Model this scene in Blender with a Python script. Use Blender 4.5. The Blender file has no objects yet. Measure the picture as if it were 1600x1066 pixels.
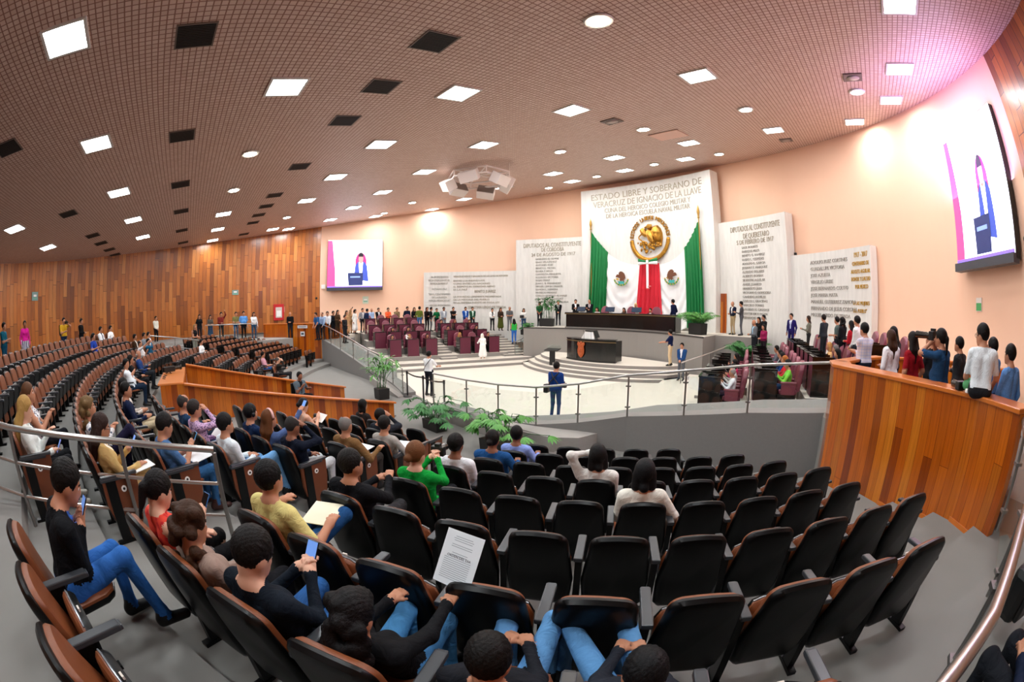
import bpy, math, random
import numpy as np
from mathutils import Vector, Matrix

C = bpy.context.scene.collection
S = bpy.context.scene
R_ = math.radians
sin, cos, pi = math.sin, math.cos, math.pi
random.seed(7)

# ------------------------------------------------------------------ camera (a 15 mm fisheye held in the public gallery)
cam = bpy.data.cameras.new('camera')
cam.type = 'PANO'
cam.panorama_type = 'FISHEYE_EQUISOLID'
cam.sensor_width = 36.0
cam.sensor_height = 24.0
cam.fisheye_lens = 15.19
cam.fisheye_fov = R_(200)
cam.clip_start = 0.05
co = bpy.data.objects.new('camera', cam)
C.objects.link(co)
CAM = Vector((13.1, 0.0, 3.3))
co.location = CAM
co.rotation_euler = (R_(90 - 4.5), 0, R_(47.1))
S.camera = co

# ------------------------------------------------------------------ world and exposure
wd = bpy.data.worlds.new('world')
wd.use_nodes = True
wd.node_tree.nodes['Background'].inputs[0].default_value = (0.8, 0.75, 0.7, 1)
wd.node_tree.nodes['Background'].inputs[1].default_value = 0.0
S.world = wd
S.view_settings.view_transform = 'Standard'
S.view_settings.look = 'None'
S.view_settings.gamma = 1.0
S.view_settings.use_curve_mapping = False
S.view_settings.exposure = 0.08

# ------------------------------------------------------------------ helpers
def lin(c):
    return tuple((v / 12.92 if v <= 0.04045 else ((v + 0.055) / 1.055) ** 2.4) for v in c)

def hexc(h):
    h = h.lstrip('#')
    return lin(tuple(int(h[i:i + 2], 16) / 255 for i in (0, 2, 4)))

_mats = {}
def mat(name, col, rough=0.6, metal=0.0, emit=0.0, alpha=1.0, noise=0.0, nscale=8.0, spec=0.5, coat=0.0):
    """plain procedural material; noise gives a little tone variation"""
    if name in _mats:
        return _mats[name]
    m = bpy.data.materials.new(name)
    m.use_nodes = True
    nt = m.node_tree
    b = nt.nodes['Principled BSDF']
    c = hexc(col) if isinstance(col, str) else col
    b.inputs['Base Color'].default_value = (*c, 1)
    b.inputs['Roughness'].default_value = rough
    b.inputs['Metallic'].default_value = metal
    b.inputs['Specular IOR Level'].default_value = spec
    if coat:
        b.inputs['Coat Weight'].default_value = coat
        b.inputs['Coat Roughness'].default_value = 0.15
    if emit:
        b.inputs['Emission Color'].default_value = (*c, 1)
        b.inputs['Emission Strength'].default_value = emit
    if noise:
        tc = nt.nodes.new('ShaderNodeTexCoord')
        n = nt.nodes.new('ShaderNodeTexNoise')
        n.inputs['Scale'].default_value = nscale
        n.inputs['Detail'].default_value = 6
        nt.links.new(tc.outputs['Object'], n.inputs['Vector'])
        r = nt.nodes.new('ShaderNodeMix')
        r.data_type = 'RGBA'
        r.inputs[6].default_value = (*[v * (1 - noise) for v in c], 1)
        r.inputs[7].default_value = (*[min(1, v * (1 + noise)) for v in c], 1)
        nt.links.new(n.outputs['Fac'], r.inputs[0])
        nt.links.new(r.outputs[2], b.inputs['Base Color'])
    if alpha < 1:
        b.inputs['Alpha'].default_value = alpha
    _mats[name] = m
    return m

def glass_mat(name, tint=(0.93, 0.97, 0.96), fac=0.12):
    m = bpy.data.materials.new(name)
    m.use_nodes = True
    nt = m.node_tree
    nt.nodes.clear()
    out = nt.nodes.new('ShaderNodeOutputMaterial')
    tr = nt.nodes.new('ShaderNodeBsdfTransparent')
    tr.inputs[0].default_value = (*tint, 1)
    gl = nt.nodes.new('ShaderNodeBsdfGlossy')
    gl.inputs[0].default_value = (1, 1, 1, 1)
    gl.inputs['Roughness'].default_value = 0.03
    lw = nt.nodes.new('ShaderNodeLayerWeight')
    lw.inputs[0].default_value = 0.2
    pw = nt.nodes.new('ShaderNodeMath'); pw.operation = 'MULTIPLY_ADD'; pw.inputs[1].default_value = 0.25; pw.inputs[2].default_value = 0.04
    nt.links.new(lw.outputs['Facing'], pw.inputs[0])
    fr = pw
    mx = nt.nodes.new('ShaderNodeMixShader')
    nt.links.new(fr.outputs[0], mx.inputs[0])
    nt.links.new(tr.outputs[0], mx.inputs[1])
    nt.links.new(gl.outputs[0], mx.inputs[2])
    nt.links.new(mx.outputs[0], out.inputs[0])
    return m

def plank_mat(name, cols, pw, pl, rough=0.35, gap=0.006, bump=0.25, coat=0.3, off=0.5, uvrot=True):
    """vertical boards: brick texture in UV metres, turned so that courses run upright"""
    m = bpy.data.materials.new(name)
    m.use_nodes = True
    nt = m.node_tree
    L = nt.links.new
    b = nt.nodes['Principled BSDF']
    uv = nt.nodes.new('ShaderNodeUVMap')
    sep = nt.nodes.new('ShaderNodeSeparateXYZ')
    cmb = nt.nodes.new('ShaderNodeCombineXYZ')
    L(uv.outputs[0], sep.inputs[0])
    # random shift of each board column
    wn = nt.nodes.new('ShaderNodeTexWhiteNoise')
    wn.noise_dimensions = '1D'
    dv = nt.nodes.new('ShaderNodeMath'); dv.operation = 'DIVIDE'; dv.inputs[1].default_value = pw
    fl = nt.nodes.new('ShaderNodeMath'); fl.operation = 'FLOOR'
    L(sep.outputs['X'], dv.inputs[0]); L(dv.outputs[0], fl.inputs[0]); L(fl.outputs[0], wn.inputs['W'])
    ml = nt.nodes.new('ShaderNodeMath'); ml.operation = 'MULTIPLY_ADD'
    ml.inputs[1].default_value = pl
    L(wn.outputs['Value'], ml.inputs[0]); L(sep.outputs['Y'], ml.inputs[2])
    L(ml.outputs[0], cmb.inputs['X']); L(sep.outputs['X'], cmb.inputs['Y'])
    # board id
    d2 = nt.nodes.new('ShaderNodeMath'); d2.operation = 'DIVIDE'; d2.inputs[1].default_value = pl
    f2 = nt.nodes.new('ShaderNodeMath'); f2.operation = 'FLOOR'
    L(ml.outputs[0], d2.inputs[0]); L(d2.outputs[0], f2.inputs[0])
    idc = nt.nodes.new('ShaderNodeCombineXYZ')
    L(fl.outputs[0], idc.inputs['X']); L(f2.outputs[0], idc.inputs['Y'])
    w2 = nt.nodes.new('ShaderNodeTexWhiteNoise'); w2.noise_dimensions = '2D'
    L(idc.outputs[0], w2.inputs['Vector'])
    ramp = nt.nodes.new('ShaderNodeValToRGB')
    els = ramp.color_ramp.elements
    while len(els) < len(cols):
        els.new(0.5)
    for i, cc in enumerate(cols):
        els[i].position = i / (len(cols) - 1)
        els[i].color = (*hexc(cc), 1)
    L(w2.outputs['Value'], ramp.inputs[0])
    # grain
    mp = nt.nodes.new('ShaderNodeMapping')
    mp.inputs['Scale'].default_value = (38, 1.6, 1)
    L(uv.outputs[0], mp.inputs[0])
    gn = nt.nodes.new('ShaderNodeTexNoise'); gn.inputs['Scale'].default_value = 1.0; gn.inputs['Detail'].default_value = 5
    L(mp.outputs[0], gn.inputs['Vector'])
    gr = nt.nodes.new('ShaderNodeMapRange'); gr.inputs[1].default_value = 0.3; gr.inputs[2].default_value = 0.7
    gr.inputs[3].default_value = 0.78; gr.inputs[4].default_value = 1.15
    L(gn.outputs['Fac'], gr.inputs[0])
    mx = nt.nodes.new('ShaderNodeMix'); mx.data_type = 'RGBA'; mx.blend_type = 'MULTIPLY'; mx.inputs[0].default_value = 1
    L(ramp.outputs[0], mx.inputs[6]); L(gr.outputs[0], mx.inputs[7])
    # joints
    def edge(src, size):
        fr = nt.nodes.new('ShaderNodeMath'); fr.operation = 'FRACT'
        L(src.outputs[0], fr.inputs[0])
        s = nt.nodes.new('ShaderNodeMath'); s.operation = 'PINGPONG'; s.inputs[1].default_value = 0.5
        L(fr.outputs[0], s.inputs[0])
        g = nt.nodes.new('ShaderNodeMath'); g.operation = 'GREATER_THAN'; g.inputs[1].default_value = gap / size
        L(s.outputs[0], g.inputs[0])
        return g
    e1 = edge(dv, pw); e2 = edge(d2, pl)
    mi = nt.nodes.new('ShaderNodeMath'); mi.operation = 'MINIMUM'
    L(e1.outputs[0], mi.inputs[0]); L(e2.outputs[0], mi.inputs[1])
    m2 = nt.nodes.new('ShaderNodeMix'); m2.data_type = 'RGBA'
    m2.inputs[6].default_value = (*[v * 0.35 for v in hexc(cols[0])], 1)
    L(mi.outputs[0], m2.inputs[0]); L(mx.outputs[2], m2.inputs[7])
    L(m2.outputs[2], b.inputs['Base Color'])
    # relief: every board stands out by its own amount
    hh = nt.nodes.new('ShaderNodeMath'); hh.operation = 'MULTIPLY'
    L(w2.outputs['Value'], hh.inputs[0]); L(mi.outputs[0], hh.inputs[1])
    bp = nt.nodes.new('ShaderNodeBump'); bp.inputs['Strength'].default_value = bump; bp.inputs['Distance'].default_value = 0.03
    L(hh.outputs[0], bp.inputs['Height']); L(bp.outputs[0], b.inputs['Normal'])
    b.inputs['Roughness'].default_value = rough
    b.inputs['Coat Weight'].default_value = coat
    b.inputs['Coat Roughness'].default_value = 0.2
    return m

def tag(o, label=None, cat=None, group=None, kind=None):
    if label: o['label'] = label
    if cat: o['category'] = cat
    if group: o['group'] = group
    if kind: o['kind'] = kind
    return o

def empty(name, loc=(0, 0, 0), rz=0.0, label=None, cat=None, group=None):
    o = bpy.data.objects.new(name, None)
    o.empty_display_size = 0.1
    C.objects.link(o)
    o.location = loc
    o.rotation_euler = (0, 0, rz)
    return tag(o, label, cat, group)

class MB:
    """collects shapes and links them as ONE mesh object"""
    def __init__(s):
        s.v = []; s.f = []; s.m = []; s.uv = []
    def face(s, idx, m=0, uv=None):
        s.f.append(tuple(idx)); s.m.append(m); s.uv.append(uv)
    def pts(s, pts):
        n = len(s.v); s.v.extend([tuple(p) for p in pts]); return n
    def box(s, c, d, rz=0.0, m=0, rx=0.0, ry=0.0, taper=1.0):
        M = Matrix.Rotation(rz, 3, 'Z') @ Matrix.Rotation(ry, 3, 'Y') @ Matrix.Rotation(rx, 3, 'X')
        P = []
        for z in (-1, 1):
            t = taper if z > 0 else 1
            for x, y in ((-1, -1), (1, -1), (1, 1), (-1, 1)):
                P.append(Vector(c) + M @ Vector((x * d[0] / 2 * t, y * d[1] / 2 * t, z * d[2] / 2)))
        n = s.pts(P)
        for q in ((0, 3, 2, 1), (4, 5, 6, 7), (0, 1, 5, 4), (1, 2, 6, 5), (2, 3, 7, 6), (3, 0, 4, 7)):
            s.face([n + i for i in q], m)
        return s
    def tube(s, path, r, n=8, m=0, caps=True, closed=False):
        P = [Vector(p) for p in path]
        rs = r if isinstance(r, (list, tuple)) else [r] * len(P)
        rings = []
        up = None
        for i, p in enumerate(P):
            if closed:
                t = P[(i + 1) % len(P)] - P[i - 1]
            else:
                t = (P[min(i + 1, len(P) - 1)] - P[max(i - 1, 0)])
            t.normalize()
            if up is None or abs(up.dot(t)) > 0.98:
                up = Vector((0, 0, 1)) if abs(t.z) < 0.95 else Vector((1, 0, 0))
            a = t.cross(up).normalized(); b = a.cross(t).normalized(); up = b
            rings.append(s.pts([p + a * cos(2 * pi * k / n) * rs[i] + b * sin(2 * pi * k / n) * rs[i] for k in range(n)]))
        rr = rings + ([rings[0]] if closed else [])
        for q in range(len(rr) - 1):
            for k in range(n):
                s.face((rr[q] + k, rr[q] + (k + 1) % n, rr[q + 1] + (k + 1) % n, rr[q + 1] + k), m)
        if caps and not closed:
            s.face([rings[0] + k for k in range(n)][::-1], m)
            s.face([rings[-1] + k for k in range(n)], m)
        return s
    def cyl(s, c, r, z0, z1, n=20, m=0, r2=None):
        return s.tube([(c[0], c[1], z0), (c[0], c[1], z1)], [r, r if r2 is None else r2], n, m)
    def lathe(s, c, prof, n=24, m=0, M=None):
        rings = []
        for r, z in prof:
            pts = [Vector((r * cos(2 * pi * k / n), r * sin(2 * pi * k / n), z)) for k in range(n)]
            if M is not None: pts = [M @ p for p in pts]
            rings.append(s.pts([Vector(c) + p for p in pts]))
        for q in range(len(rings) - 1):
            for k in range(n):
                s.face((rings[q] + k, rings[q] + (k + 1) % n, rings[q + 1] + (k + 1) % n, rings[q + 1] + k), m)
        s.face([rings[0] + k for k in range(n)][::-1], m); s.face([rings[-1] + k for k in range(n)], m)
        return s
    def ball(s, c, r, n=12, m=0, sc=(1, 1, 1)):
        k = max(4, n // 2)
        prof = [(max(1e-4, r * sin(pi * i / k)), -r * cos(pi * i / k)) for i in range(k + 1)]
        return s.lathe(c, prof, n, m, Matrix.Diagonal(Vector(sc)))
    def prism(s, poly, z0, z1, m=0, mt=None):
        """poly: list of (x, y); z0, z1 numbers or functions of (x, y)"""
        f0 = z0 if callable(z0) else (lambda x, y: z0)
        f1 = z1 if callable(z1) else (lambda x, y: z1)
        n = len(poly)
        a = s.pts([(x, y, f0(x, y)) for x, y in poly]); b = s.pts([(x, y, f1(x, y)) for x, y in poly])
        ln = 0
        for i in range(n):
            j = (i + 1) % n
            d = math.dist(poly[i], poly[j])
            s.face((a + i, a + j, b + j, b + i), m, [(ln, s.v[a + i][2]), (ln + d, s.v[a + j][2]), (ln + d, s.v[b + j][2]), (ln, s.v[b + i][2])])
            ln += d
        s.face([b + i for i in range(n)], m if mt is None else mt, [(p[0], p[1]) for p in poly])
        s.face([a + i for i in range(n)][::-1], m, [(p[0], p[1]) for p in poly][::-1])
        return s
    def wall(s, path, zb, zt, t, m=0, mt=None, side=1):
        """upright slab along a plan path; thickness t to the left (side=1) or right; UV in metres"""
        P = [Vector((p[0], p[1])) for p in path]; n = len(P)
        zb = [zb] * n if not isinstance(zb, (list, tuple)) else zb
        zt = [zt] * n if not isinstance(zt, (list, tuple)) else zt
        O = []
        for i in range(n):
            d = (P[min(i + 1, n - 1)] - P[max(i - 1, 0)]).normalized()
            O.append(P[i] + Vector((-d.y, d.x)) * t * side)
        a = s.pts([(P[i].x, P[i].y, zb[i]) for i in range(n)]); b = s.pts([(P[i].x, P[i].y, zt[i]) for i in range(n)])
        c = s.pts([(O[i].x, O[i].y, zb[i]) for i in range(n)]); d_ = s.pts([(O[i].x, O[i].y, zt[i]) for i in range(n)])
        ln = 0; mt = m if mt is None else mt
        for i in range(n - 1):
            L = (P[i + 1] - P[i]).length
            q = [(ln, zb[i]), (ln + L, zb[i + 1]), (ln + L, zt[i + 1]), (ln, zt[i])]
            fr = (a + i, a + i + 1, b + i + 1, b + i); bk = (c + i + 1, c + i, d_ + i, d_ + i + 1)
            s.face(fr, m, q); s.face(bk, m, [q[1], q[0], q[3], q[2]])
            s.face((b + i, b + i + 1, d_ + i + 1, d_ + i), mt, [(0, ln), (0, ln + L), (t, ln + L), (t, ln)])
            s.face((a + i + 1, a + i, c + i, c + i + 1), m, [(0, ln + L), (0, ln), (t, ln), (t, ln + L)])
            ln += L
        s.face((c, a, b, d_), m, [(0, zb[0]), (t, zb[0]), (t, zt[0]), (0, zt[0])])
        e = n - 1
        s.face((a + e, c + e, d_ + e, b + e), m, [(0, zb[e]), (t, zb[e]), (t, zt[e]), (0, zt[e])])
        return s
    def build(s, name, mats, parent=None, smooth=False, loc=None, rz=None, bevel=0.0):
        me = bpy.data.meshes.new(name)
        me.from_pydata(s.v, [], s.f)
        mats = mats if isinstance(mats, (list, tuple)) else [mats]
        for m in mats: me.materials.append(m)
        if len(mats) > 1: me.polygons.foreach_set('material_index', s.m)
        if any(u is not None for u in s.uv):
            lay = me.uv_layers.new(name='UVMap')
            flat = []
            for f, u in zip(s.f, s.uv):
                for k in range(len(f)):
                    flat.extend(u[k] if u else (0.0, 0.0))
            lay.data.foreach_set('uv', flat)
        if smooth:
            me.polygons.foreach_set('use_smooth', [True] * len(me.polygons))
            if smooth == 'auto':
                try: me.set_sharp_from_angle(angle=R_(40))
                except Exception: pass
        me.validate(); me.update()
        o = bpy.data.objects.new(name, me)
        C.objects.link(o)
        if parent is not None: o.parent = parent
        if loc is not None: o.location = loc
        if rz is not None: o.rotation_euler = (0, 0, rz)
        if bevel:
            bv = o.modifiers.new('bevel', 'BEVEL'); bv.width = bevel; bv.segments = 2; bv.limit_method = 'ANGLE'
        return o

def struct(name, mb, mats, smooth=False, parent=None):
    return tag(mb.build(name, mats, parent, smooth), kind='structure')

def copy_tree(o, parent=None):
    c = o.copy(); C.objects.link(c)
    if parent is not None: c.parent = parent
    for ch in list(o.children): copy_tree(ch, c)
    return c

def arc(cx, cy, r, a0, a1, n):
    """points at polar angle a (degrees) measured from +Y towards +X"""
    return [(cx + r * sin(R_(a0 + (a1 - a0) * i / n)), cy + r * cos(R_(a0 + (a1 - a0) * i / n))) for i in range(n + 1)]

# the room: a drum of radius RW round (0, QW); gallery rows are arcs round (0, QS)
RW, QW, QS = 18.66, 5.74, 19.17
def ceil_z(y): return 7.97 + 0.16 * y
def seat_xy(phi, r): return (r * sin(R_(phi)), QS - r * cos(R_(phi)))
def wall_xy(th, r): return (r * sin(R_(th)), QW + r * cos(R_(th)))
ROW_R = dict(g=16.55, f=17.4, e=18.2, d=19.0, c=19.85, b=20.7, a=21.57, D=22.4, C=23.35, B=24.3, A=25.2)
ROW_Z = dict(g=.16, f=.32, e=.47, d=.63, c=.78, b=.93, a=1.08, D=1.22, C=1.40, B=1.62, A=1.80)
PANEL_W, SPOT_W = 55.0, 120.0     # watts of the square panels and of the round lamps
# ================================================================== MATERIALS OF THE SETTING
def ceiling_mat():
    m = bpy.data.materials.new('egg_crate_ceiling'); m.use_nodes = True
    nt = m.node_tree; L = nt.links.new; b = nt.nodes['Principled BSDF']
    tc = nt.nodes.new('ShaderNodeTexCoord')
    br = nt.nodes.new('ShaderNodeTexBrick')
    br.offset = 0.0
    br.inputs['Scale'].default_value = 1.0
    br.inputs['Brick Width'].default_value = 0.135
    br.inputs['Row Height'].default_value = 0.125
    br.inputs['Mortar Size'].default_value = 0.014
    br.inputs['Mortar Smooth'].default_value = 0.3
    br.inputs['Color1'].default_value = (*hexc('dcc3b6'), 1)
    br.inputs['Color2'].default_value = (*hexc('d0b3a4'), 1)
    br.inputs['Mortar'].default_value = (*hexc('94695a'), 1)
    L(tc.outputs['Object'], br.inputs['Vector'])
    L(br.outputs['Color'], b.inputs['Base Color'])
    bp = nt.nodes.new('ShaderNodeBump'); bp.inputs['Strength'].default_value = 0.5; bp.inputs['Distance'].default_value = 0.02; bp.invert = True
    L(br.outputs['Fac'], bp.inputs['Height']); L(bp.outputs[0], b.inputs['Normal'])
    b.inputs['Roughness'].default_value = 0.55
    return m

def concrete_mat(name, c0, c1, streak=2.5):
    m = bpy.data.materials.new(name); m.use_nodes = True
    nt = m.node_tree; L = nt.links.new; b = nt.nodes['Principled BSDF']
    uv = nt.nodes.new('ShaderNodeUVMap')
    mp = nt.nodes.new('ShaderNodeMapping'); mp.inputs['Scale'].default_value = (streak, 0.35, 1)
    L(uv.outputs[0], mp.inputs[0])
    n = nt.nodes.new('ShaderNodeTexNoise'); n.inputs['Scale'].default_value = 2.0; n.inputs['Detail'].default_value = 8; n.inputs['Roughness'].default_value = 0.65
    L(mp.outputs[0], n.inputs['Vector'])
    mr = nt.nodes.new('ShaderNodeMapRange'); mr.inputs[1].default_value = 0.3; mr.inputs[2].default_value = 0.7
    L(n.outputs['Fac'], mr.inputs[0])
    mx = nt.nodes.new('ShaderNodeMix'); mx.data_type = 'RGBA'
    mx.inputs[6].default_value = (*hexc(c0), 1); mx.inputs[7].default_value = (*hexc(c1), 1)
    L(mr.outputs[0], mx.inputs[0]); L(mx.outputs[2], b.inputs['Base Color'])
    bp = nt.nodes.new('ShaderNodeBump'); bp.inputs['Strength'].default_value = 0.15; bp.inputs['Distance'].default_value = 0.02
    L(n.outputs['Fac'], bp.inputs['Height']); L(bp.outputs[0], b.inputs['Normal'])
    b.inputs['Roughness'].default_value = 0.85
    return m

M_CEIL = ceiling_mat()
M_WOODW = plank_mat('wood_wall_boards', ['7d4016', 'a35a20', 'bb6d2c', 'ae6020', 'c97f3c', '8f4c1a'], 0.30, 1.9, rough=0.3, gap=0.010, bump=0.5)
M_WOODC = plank_mat('polished_wood_boards', ['7d3206', 'a64d08', 'c4640e', 'b55608', 'd27a1c', '8e3d06'], 0.17, 9.0, rough=0.25, gap=0.0025, bump=0.05, coat=0.5)
M_WOODTOP = mat('polished_wood_top', 'cc6f24', 0.3, noise=0.12, nscale=3, coat=0.4)
M_PEACH = mat('peach_plaster', 'f2c7aa', 0.75, noise=0.03, nscale=0.6)
M_CONC = concrete_mat('board_marked_concrete', 'd2d0cb', 'e3e1dc')
M_CARPET = mat('light_grey_carpet', '83817d', 0.95, noise=0.06, nscale=3)
M_PIT = mat('cream_stone_floor', 'd8d1c4', 0.6, noise=0.03, nscale=2)
M_GREYF = mat('grey_textured_paint', '8d8883', 0.85, noise=0.05, nscale=30)
M_GREYD = mat('dark_grey_plaster', '7d7b79', 0.85, noise=0.06, nscale=20)
M_CURB = mat('grey_render', '9b9792', 0.85, noise=0.08, nscale=10)
M_STEEL = mat('brushed_steel', 'b9b7b4', 0.28, 0.9)
M_STEELD = mat('dull_steel_post', '8f8d8a', 0.35, 0.85)
M_BLACK = mat('black_plastic', '0b0b0c', 0.4)
M_BLKGLOSS = mat('black_lacquer', '0d0b0a', 0.18, coat=0.5)
M_GLASS = glass_mat('rail_glass')
M_WHITE = mat('white_paint', 'f2f0ec', 0.5)
M_DARKEDGE = mat('dark_edge_trim', '3a3633', 0.6)

# ================================================================== FLOORS
mb = MB()
mb.prism(wall_pts := [wall_xy(t, RW + 0.1) for t in range(-180, 180, 4)], -0.2, 0.0)
struct('floor', mb, M_CARPET)
mb = MB()
pit = [(-5.0, 18.0), (-6.3, 10.4), (-8.2, 9.9), (-1.0, 8.1), (0, 7.9), (2.4, 7.5), (8.3, 9.9), (6.3, 10.4), (5.0, 18.0), (2, 20), (-2, 20)]
mb.prism(pit[::-1], 0.0, 0.012)
struct('floor_pit', mb, M_PIT)

# stepped gallery: ring-shaped terraces
def clampw(x, y, r=RW - 0.02):
    d = math.hypot(x, y - QW)
    return (x, y) if d <= r else (x * r / d, QW + (y - QW) * r / d)
mb = MB()
prev = 15.75
keys = ['g', 'f', 'e', 'd', 'c', 'b', 'a', 'D', 'C', 'B', 'A']
for k in keys:
    r1 = ROW_R[k] + 0.12 if k != 'A' else 38.0
    z = ROW_Z[k]
    lim = 48 if r1 < 21.3 else 62
    ph = [(-lim + 2 * lim * i / 64) for i in range(65)]
    inner = [clampw(*seat_xy(p, prev)) for p in ph]
    outer = [clampw(*seat_xy(p, r1)) for p in ph]
    n = len(ph)
    a = mb.pts([(x, y, z) for x, y in inner]); b = mb.pts([(x, y, z) for x, y in outer]); c = mb.pts([(x, y, -0.1) for x, y in inner])
    for i in range(n - 1):
        mb.face((a + i, a + i + 1, b + i + 1, b + i)[::-1], 0)
        mb.face((c + i, c + i + 1, a + i + 1, a + i)[::-1], 1)
    prev = r1
struct('floor_gallery', mb, [M_CARPET, M_CURB])

# ================================================================== DRUM WALL AND CEILING
def drum(name, t0, t1, m, thick=0.15):
    n = max(2, int(abs(t1 - t0) / 2.5))
    path = [wall_xy(t0 + (t1 - t0) * i / n, RW) for i in range(n + 1)]
    mb = MB()
    mb.wall(path, 0.0, [ceil_z(p[1]) + 0.1 for p in path], thick, side=1)
    return struct(name, mb, m)
drum('wall_front', -77.7, 77.7, M_PEACH)
drum('wall_back_left', -180, -77.7, M_WOODW)
drum('wall_back_right', 77.7, 180, M_WOODW)
mb = MB()
ring = [wall_xy(t, RW + 0.1) for t in range(-180, 180, 3)]
# the ceiling is one inclined plane: z = 7.97 + 0.16 y
mb.prism(ring, lambda x, y: ceil_z(y), lambda x, y: ceil_z(y) + .25)
struct('ceiling', mb, M_CEIL)

# ================================================================== CONCRETE PANELS BEHIND THE STAGE
def cpanel(name, t0, t1, r, zb, zt, depth, side_pts=14):
    path = [wall_xy(t0 + (t1 - t0) * i / side_pts, r) for i in range(side_pts + 1)]
    mb = MB(); mb.wall(path, zb, zt, depth, side=1, mt=1)
    return mb.build(name, [M_CONC, M_GREYD])
P_CEN = struct('wall_panel_centre', MB().wall([wall_xy(-14.75 + 31.3 * i / 14, 17.5) for i in range(15)], 2.0, 11.2, 0.75, side=1), M_CONC)
P_AL = struct('wall_panel_inner_left', MB().wall([wall_xy(-30.9 + 17 * i / 14, 17.95) for i in range(15)], 0.8, 8.12, 0.6, side=1, mt=1), [M_CONC, M_GREYD])
P_AR = struct('wall_panel_inner_right', MB().wall([wall_xy(14.5 + 17.3 * i / 14, 17.95) for i in range(15)], 0.8, 8.12, 0.6, side=1, mt=1), [M_CONC, M_GREYD])
P_BL = struct('wall_panel_outer_left', MB().wall([wall_xy(-52.9 + 23 * i / 14, 18.2) for i in range(15)], 0.8, 5.93, 0.4, side=1, mt=1), [M_CONC, M_GREYD])
P_BR = struct('wall_panel_outer_right', MB().wall([wall_xy(30.5 + 18.5 * i / 14, 18.2) for i in range(15)], 0.8, 6.0, 0.4, side=1, mt=1), [M_CONC, M_GREYD])
# small wooden door in the gap right of the centre panel
mb = MB(); mb.wall([wall_xy(16.7, 17.93), wall_xy(18.0, 17.93)], 2.06, 4.2, 0.04, side=-1)
struct('door_1', mb, M_WOODC)

# lettering -----------------------------------------------------------------
M_LET = mat('dark_bronze_letters', 'a39a88', 0.45, 0.4)
M_LETD = mat('grey_metal_letters', 'a5a19a', 0.5, 0.2)
M_GOLD = mat('gold_letters', 'c9a24c', 0.35, 0.8)
def text_verts(s, size, extr=0.015, align='LEFT'):
    cu = bpy.data.curves.new('tmp', 'FONT'); cu.body = s; cu.size = size; cu.extrude = extr; cu.align_x = align
    cu.resolution_u = 2
    ob = bpy.data.objects.new('tmp', cu); C.objects.link(ob)
    dg = bpy.context.evaluated_depsgraph_get()
    me = ob.evaluated_get(dg).to_mesh()
    V = [tuple(v.co) for v in me.vertices]; F = [tuple(p.vertices) for p in me.polygons]
    ob.evaluated_get(dg).to_mesh_clear()
    bpy.data.objects.remove(ob); bpy.data.curves.remove(cu)
    return V, F
def inscribe(name, lines, r, m, parent):
    """lines: (text, theta_start, theta_end or None, z base, cap height); bent on to a drum of radius r"""
    mb = MB()
    for s, t0, t1, z, h in lines:
        V, F = text_verts(s, h / 0.7)
        if not V: continue
        w = max(v[0] for v in V)
        k = 1.0 if t1 is None else R_(t1 - t0) * r / w
        n = mb.pts([(*wall_xy(t0 + math.degrees(v[0] * k / r), r - v[2] - 0.012), z + v[1]) for v in V])
        for f in F: mb.face([n + i for i in f])
    return mb.build(name, m, parent)
inscribe('inscription', [('ESTADO LIBRE Y SOBERANO DE', -12.4, 14.4, 10.45, .42), ('VERACRUZ DE IGNACIO DE LA LLAVE', -11.8, 14.1, 9.93, .40),
    ('CUNA DEL HEROICO COLEGIO MILITAR Y', -9.2, 11.4, 9.52, .30), ('DE LA HEROICA ESCUELA NAVAL MILITAR', -8.9, 11.2, 9.14, .29)], 17.5, M_LET, P_CEN)
inscribe('heading', [('DIPUTADOS AL CONSTITUYENTE', -29.2, -15.6, 7.52, .30), ('DE CORDOBA', -25.0, -19.6, 7.2, .28), ('24 DE AGOSTO DE 1917', -27.3, -17.0, 6.87, .24)], 17.95, M_LET, P_AL)
nm = ['DESIDERIO B. OLMOS', 'ISAAC VELAZQUEZ', 'ANTONIO RUIZ', 'BENITO L. MATIAS', 'ELOISA Y BELLA', 'CARMELITA MENDIETA', 'RODRIGO VICTORIA', 'ROJAS PEREZ', 'JUAN L. B. FERNANDEZ', 'MIGUEL LIMON URIARTE', 'RAMON L. GERRERA', 'PATRICIO MENDEZ', 'CARLOS MORENO ALVAREZ', 'MAURO LOYO SANCHEZ', 'RODOLFO CASTILLO MEDINA', 'GASPAR MENDEZ', 'LUIS G. ORTEGA']
inscribe('name_list', [(s, -26.3, None, 6.62 - i * .215, .125) for i, s in enumerate(nm)], 17.95, M_LETD, P_AL)
inscribe('heading', [('DIPUTADOS AL CONSTITUYENTE', 19.2, 30.5, 7.48, .30), ('DE QUERETARO', 22.0, 28.0, 7.08, .28), ('5 DE FEBRERO DE 1917', 20.5, 28.9, 6.78, .24)], 17.95, M_LET, P_AR)
nm = ['SAUL RODILES', 'ENRIQUE MEZA', 'BENITO G. RAMIREZ', 'ELISEO L. CESPEDES', 'ADOLFO G. GARCIA', 'JOSAFAT F. MARQUEZ', 'ALFREDO SOLARES', 'ALBERTO ROMAN', 'SILVESTRE AGUILAR', 'ANGEL JUARICO', 'HERIBERTO JARA', 'VICTORIO E. GONGORA', 'CANDIDO AGUILAR', 'CARLOS L. GRACIDAS', 'MARCELO TORRES', 'GALDINO H. CASADOS', 'JUAN DE DIOS PALMA', 'FERNANDO PEREYRA']
inscribe('name_list', [(s, 21.6, None, 6.55 - i * .215, .125) for i, s in enumerate(nm)], 17.95, M_LETD, P_AR)
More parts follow.
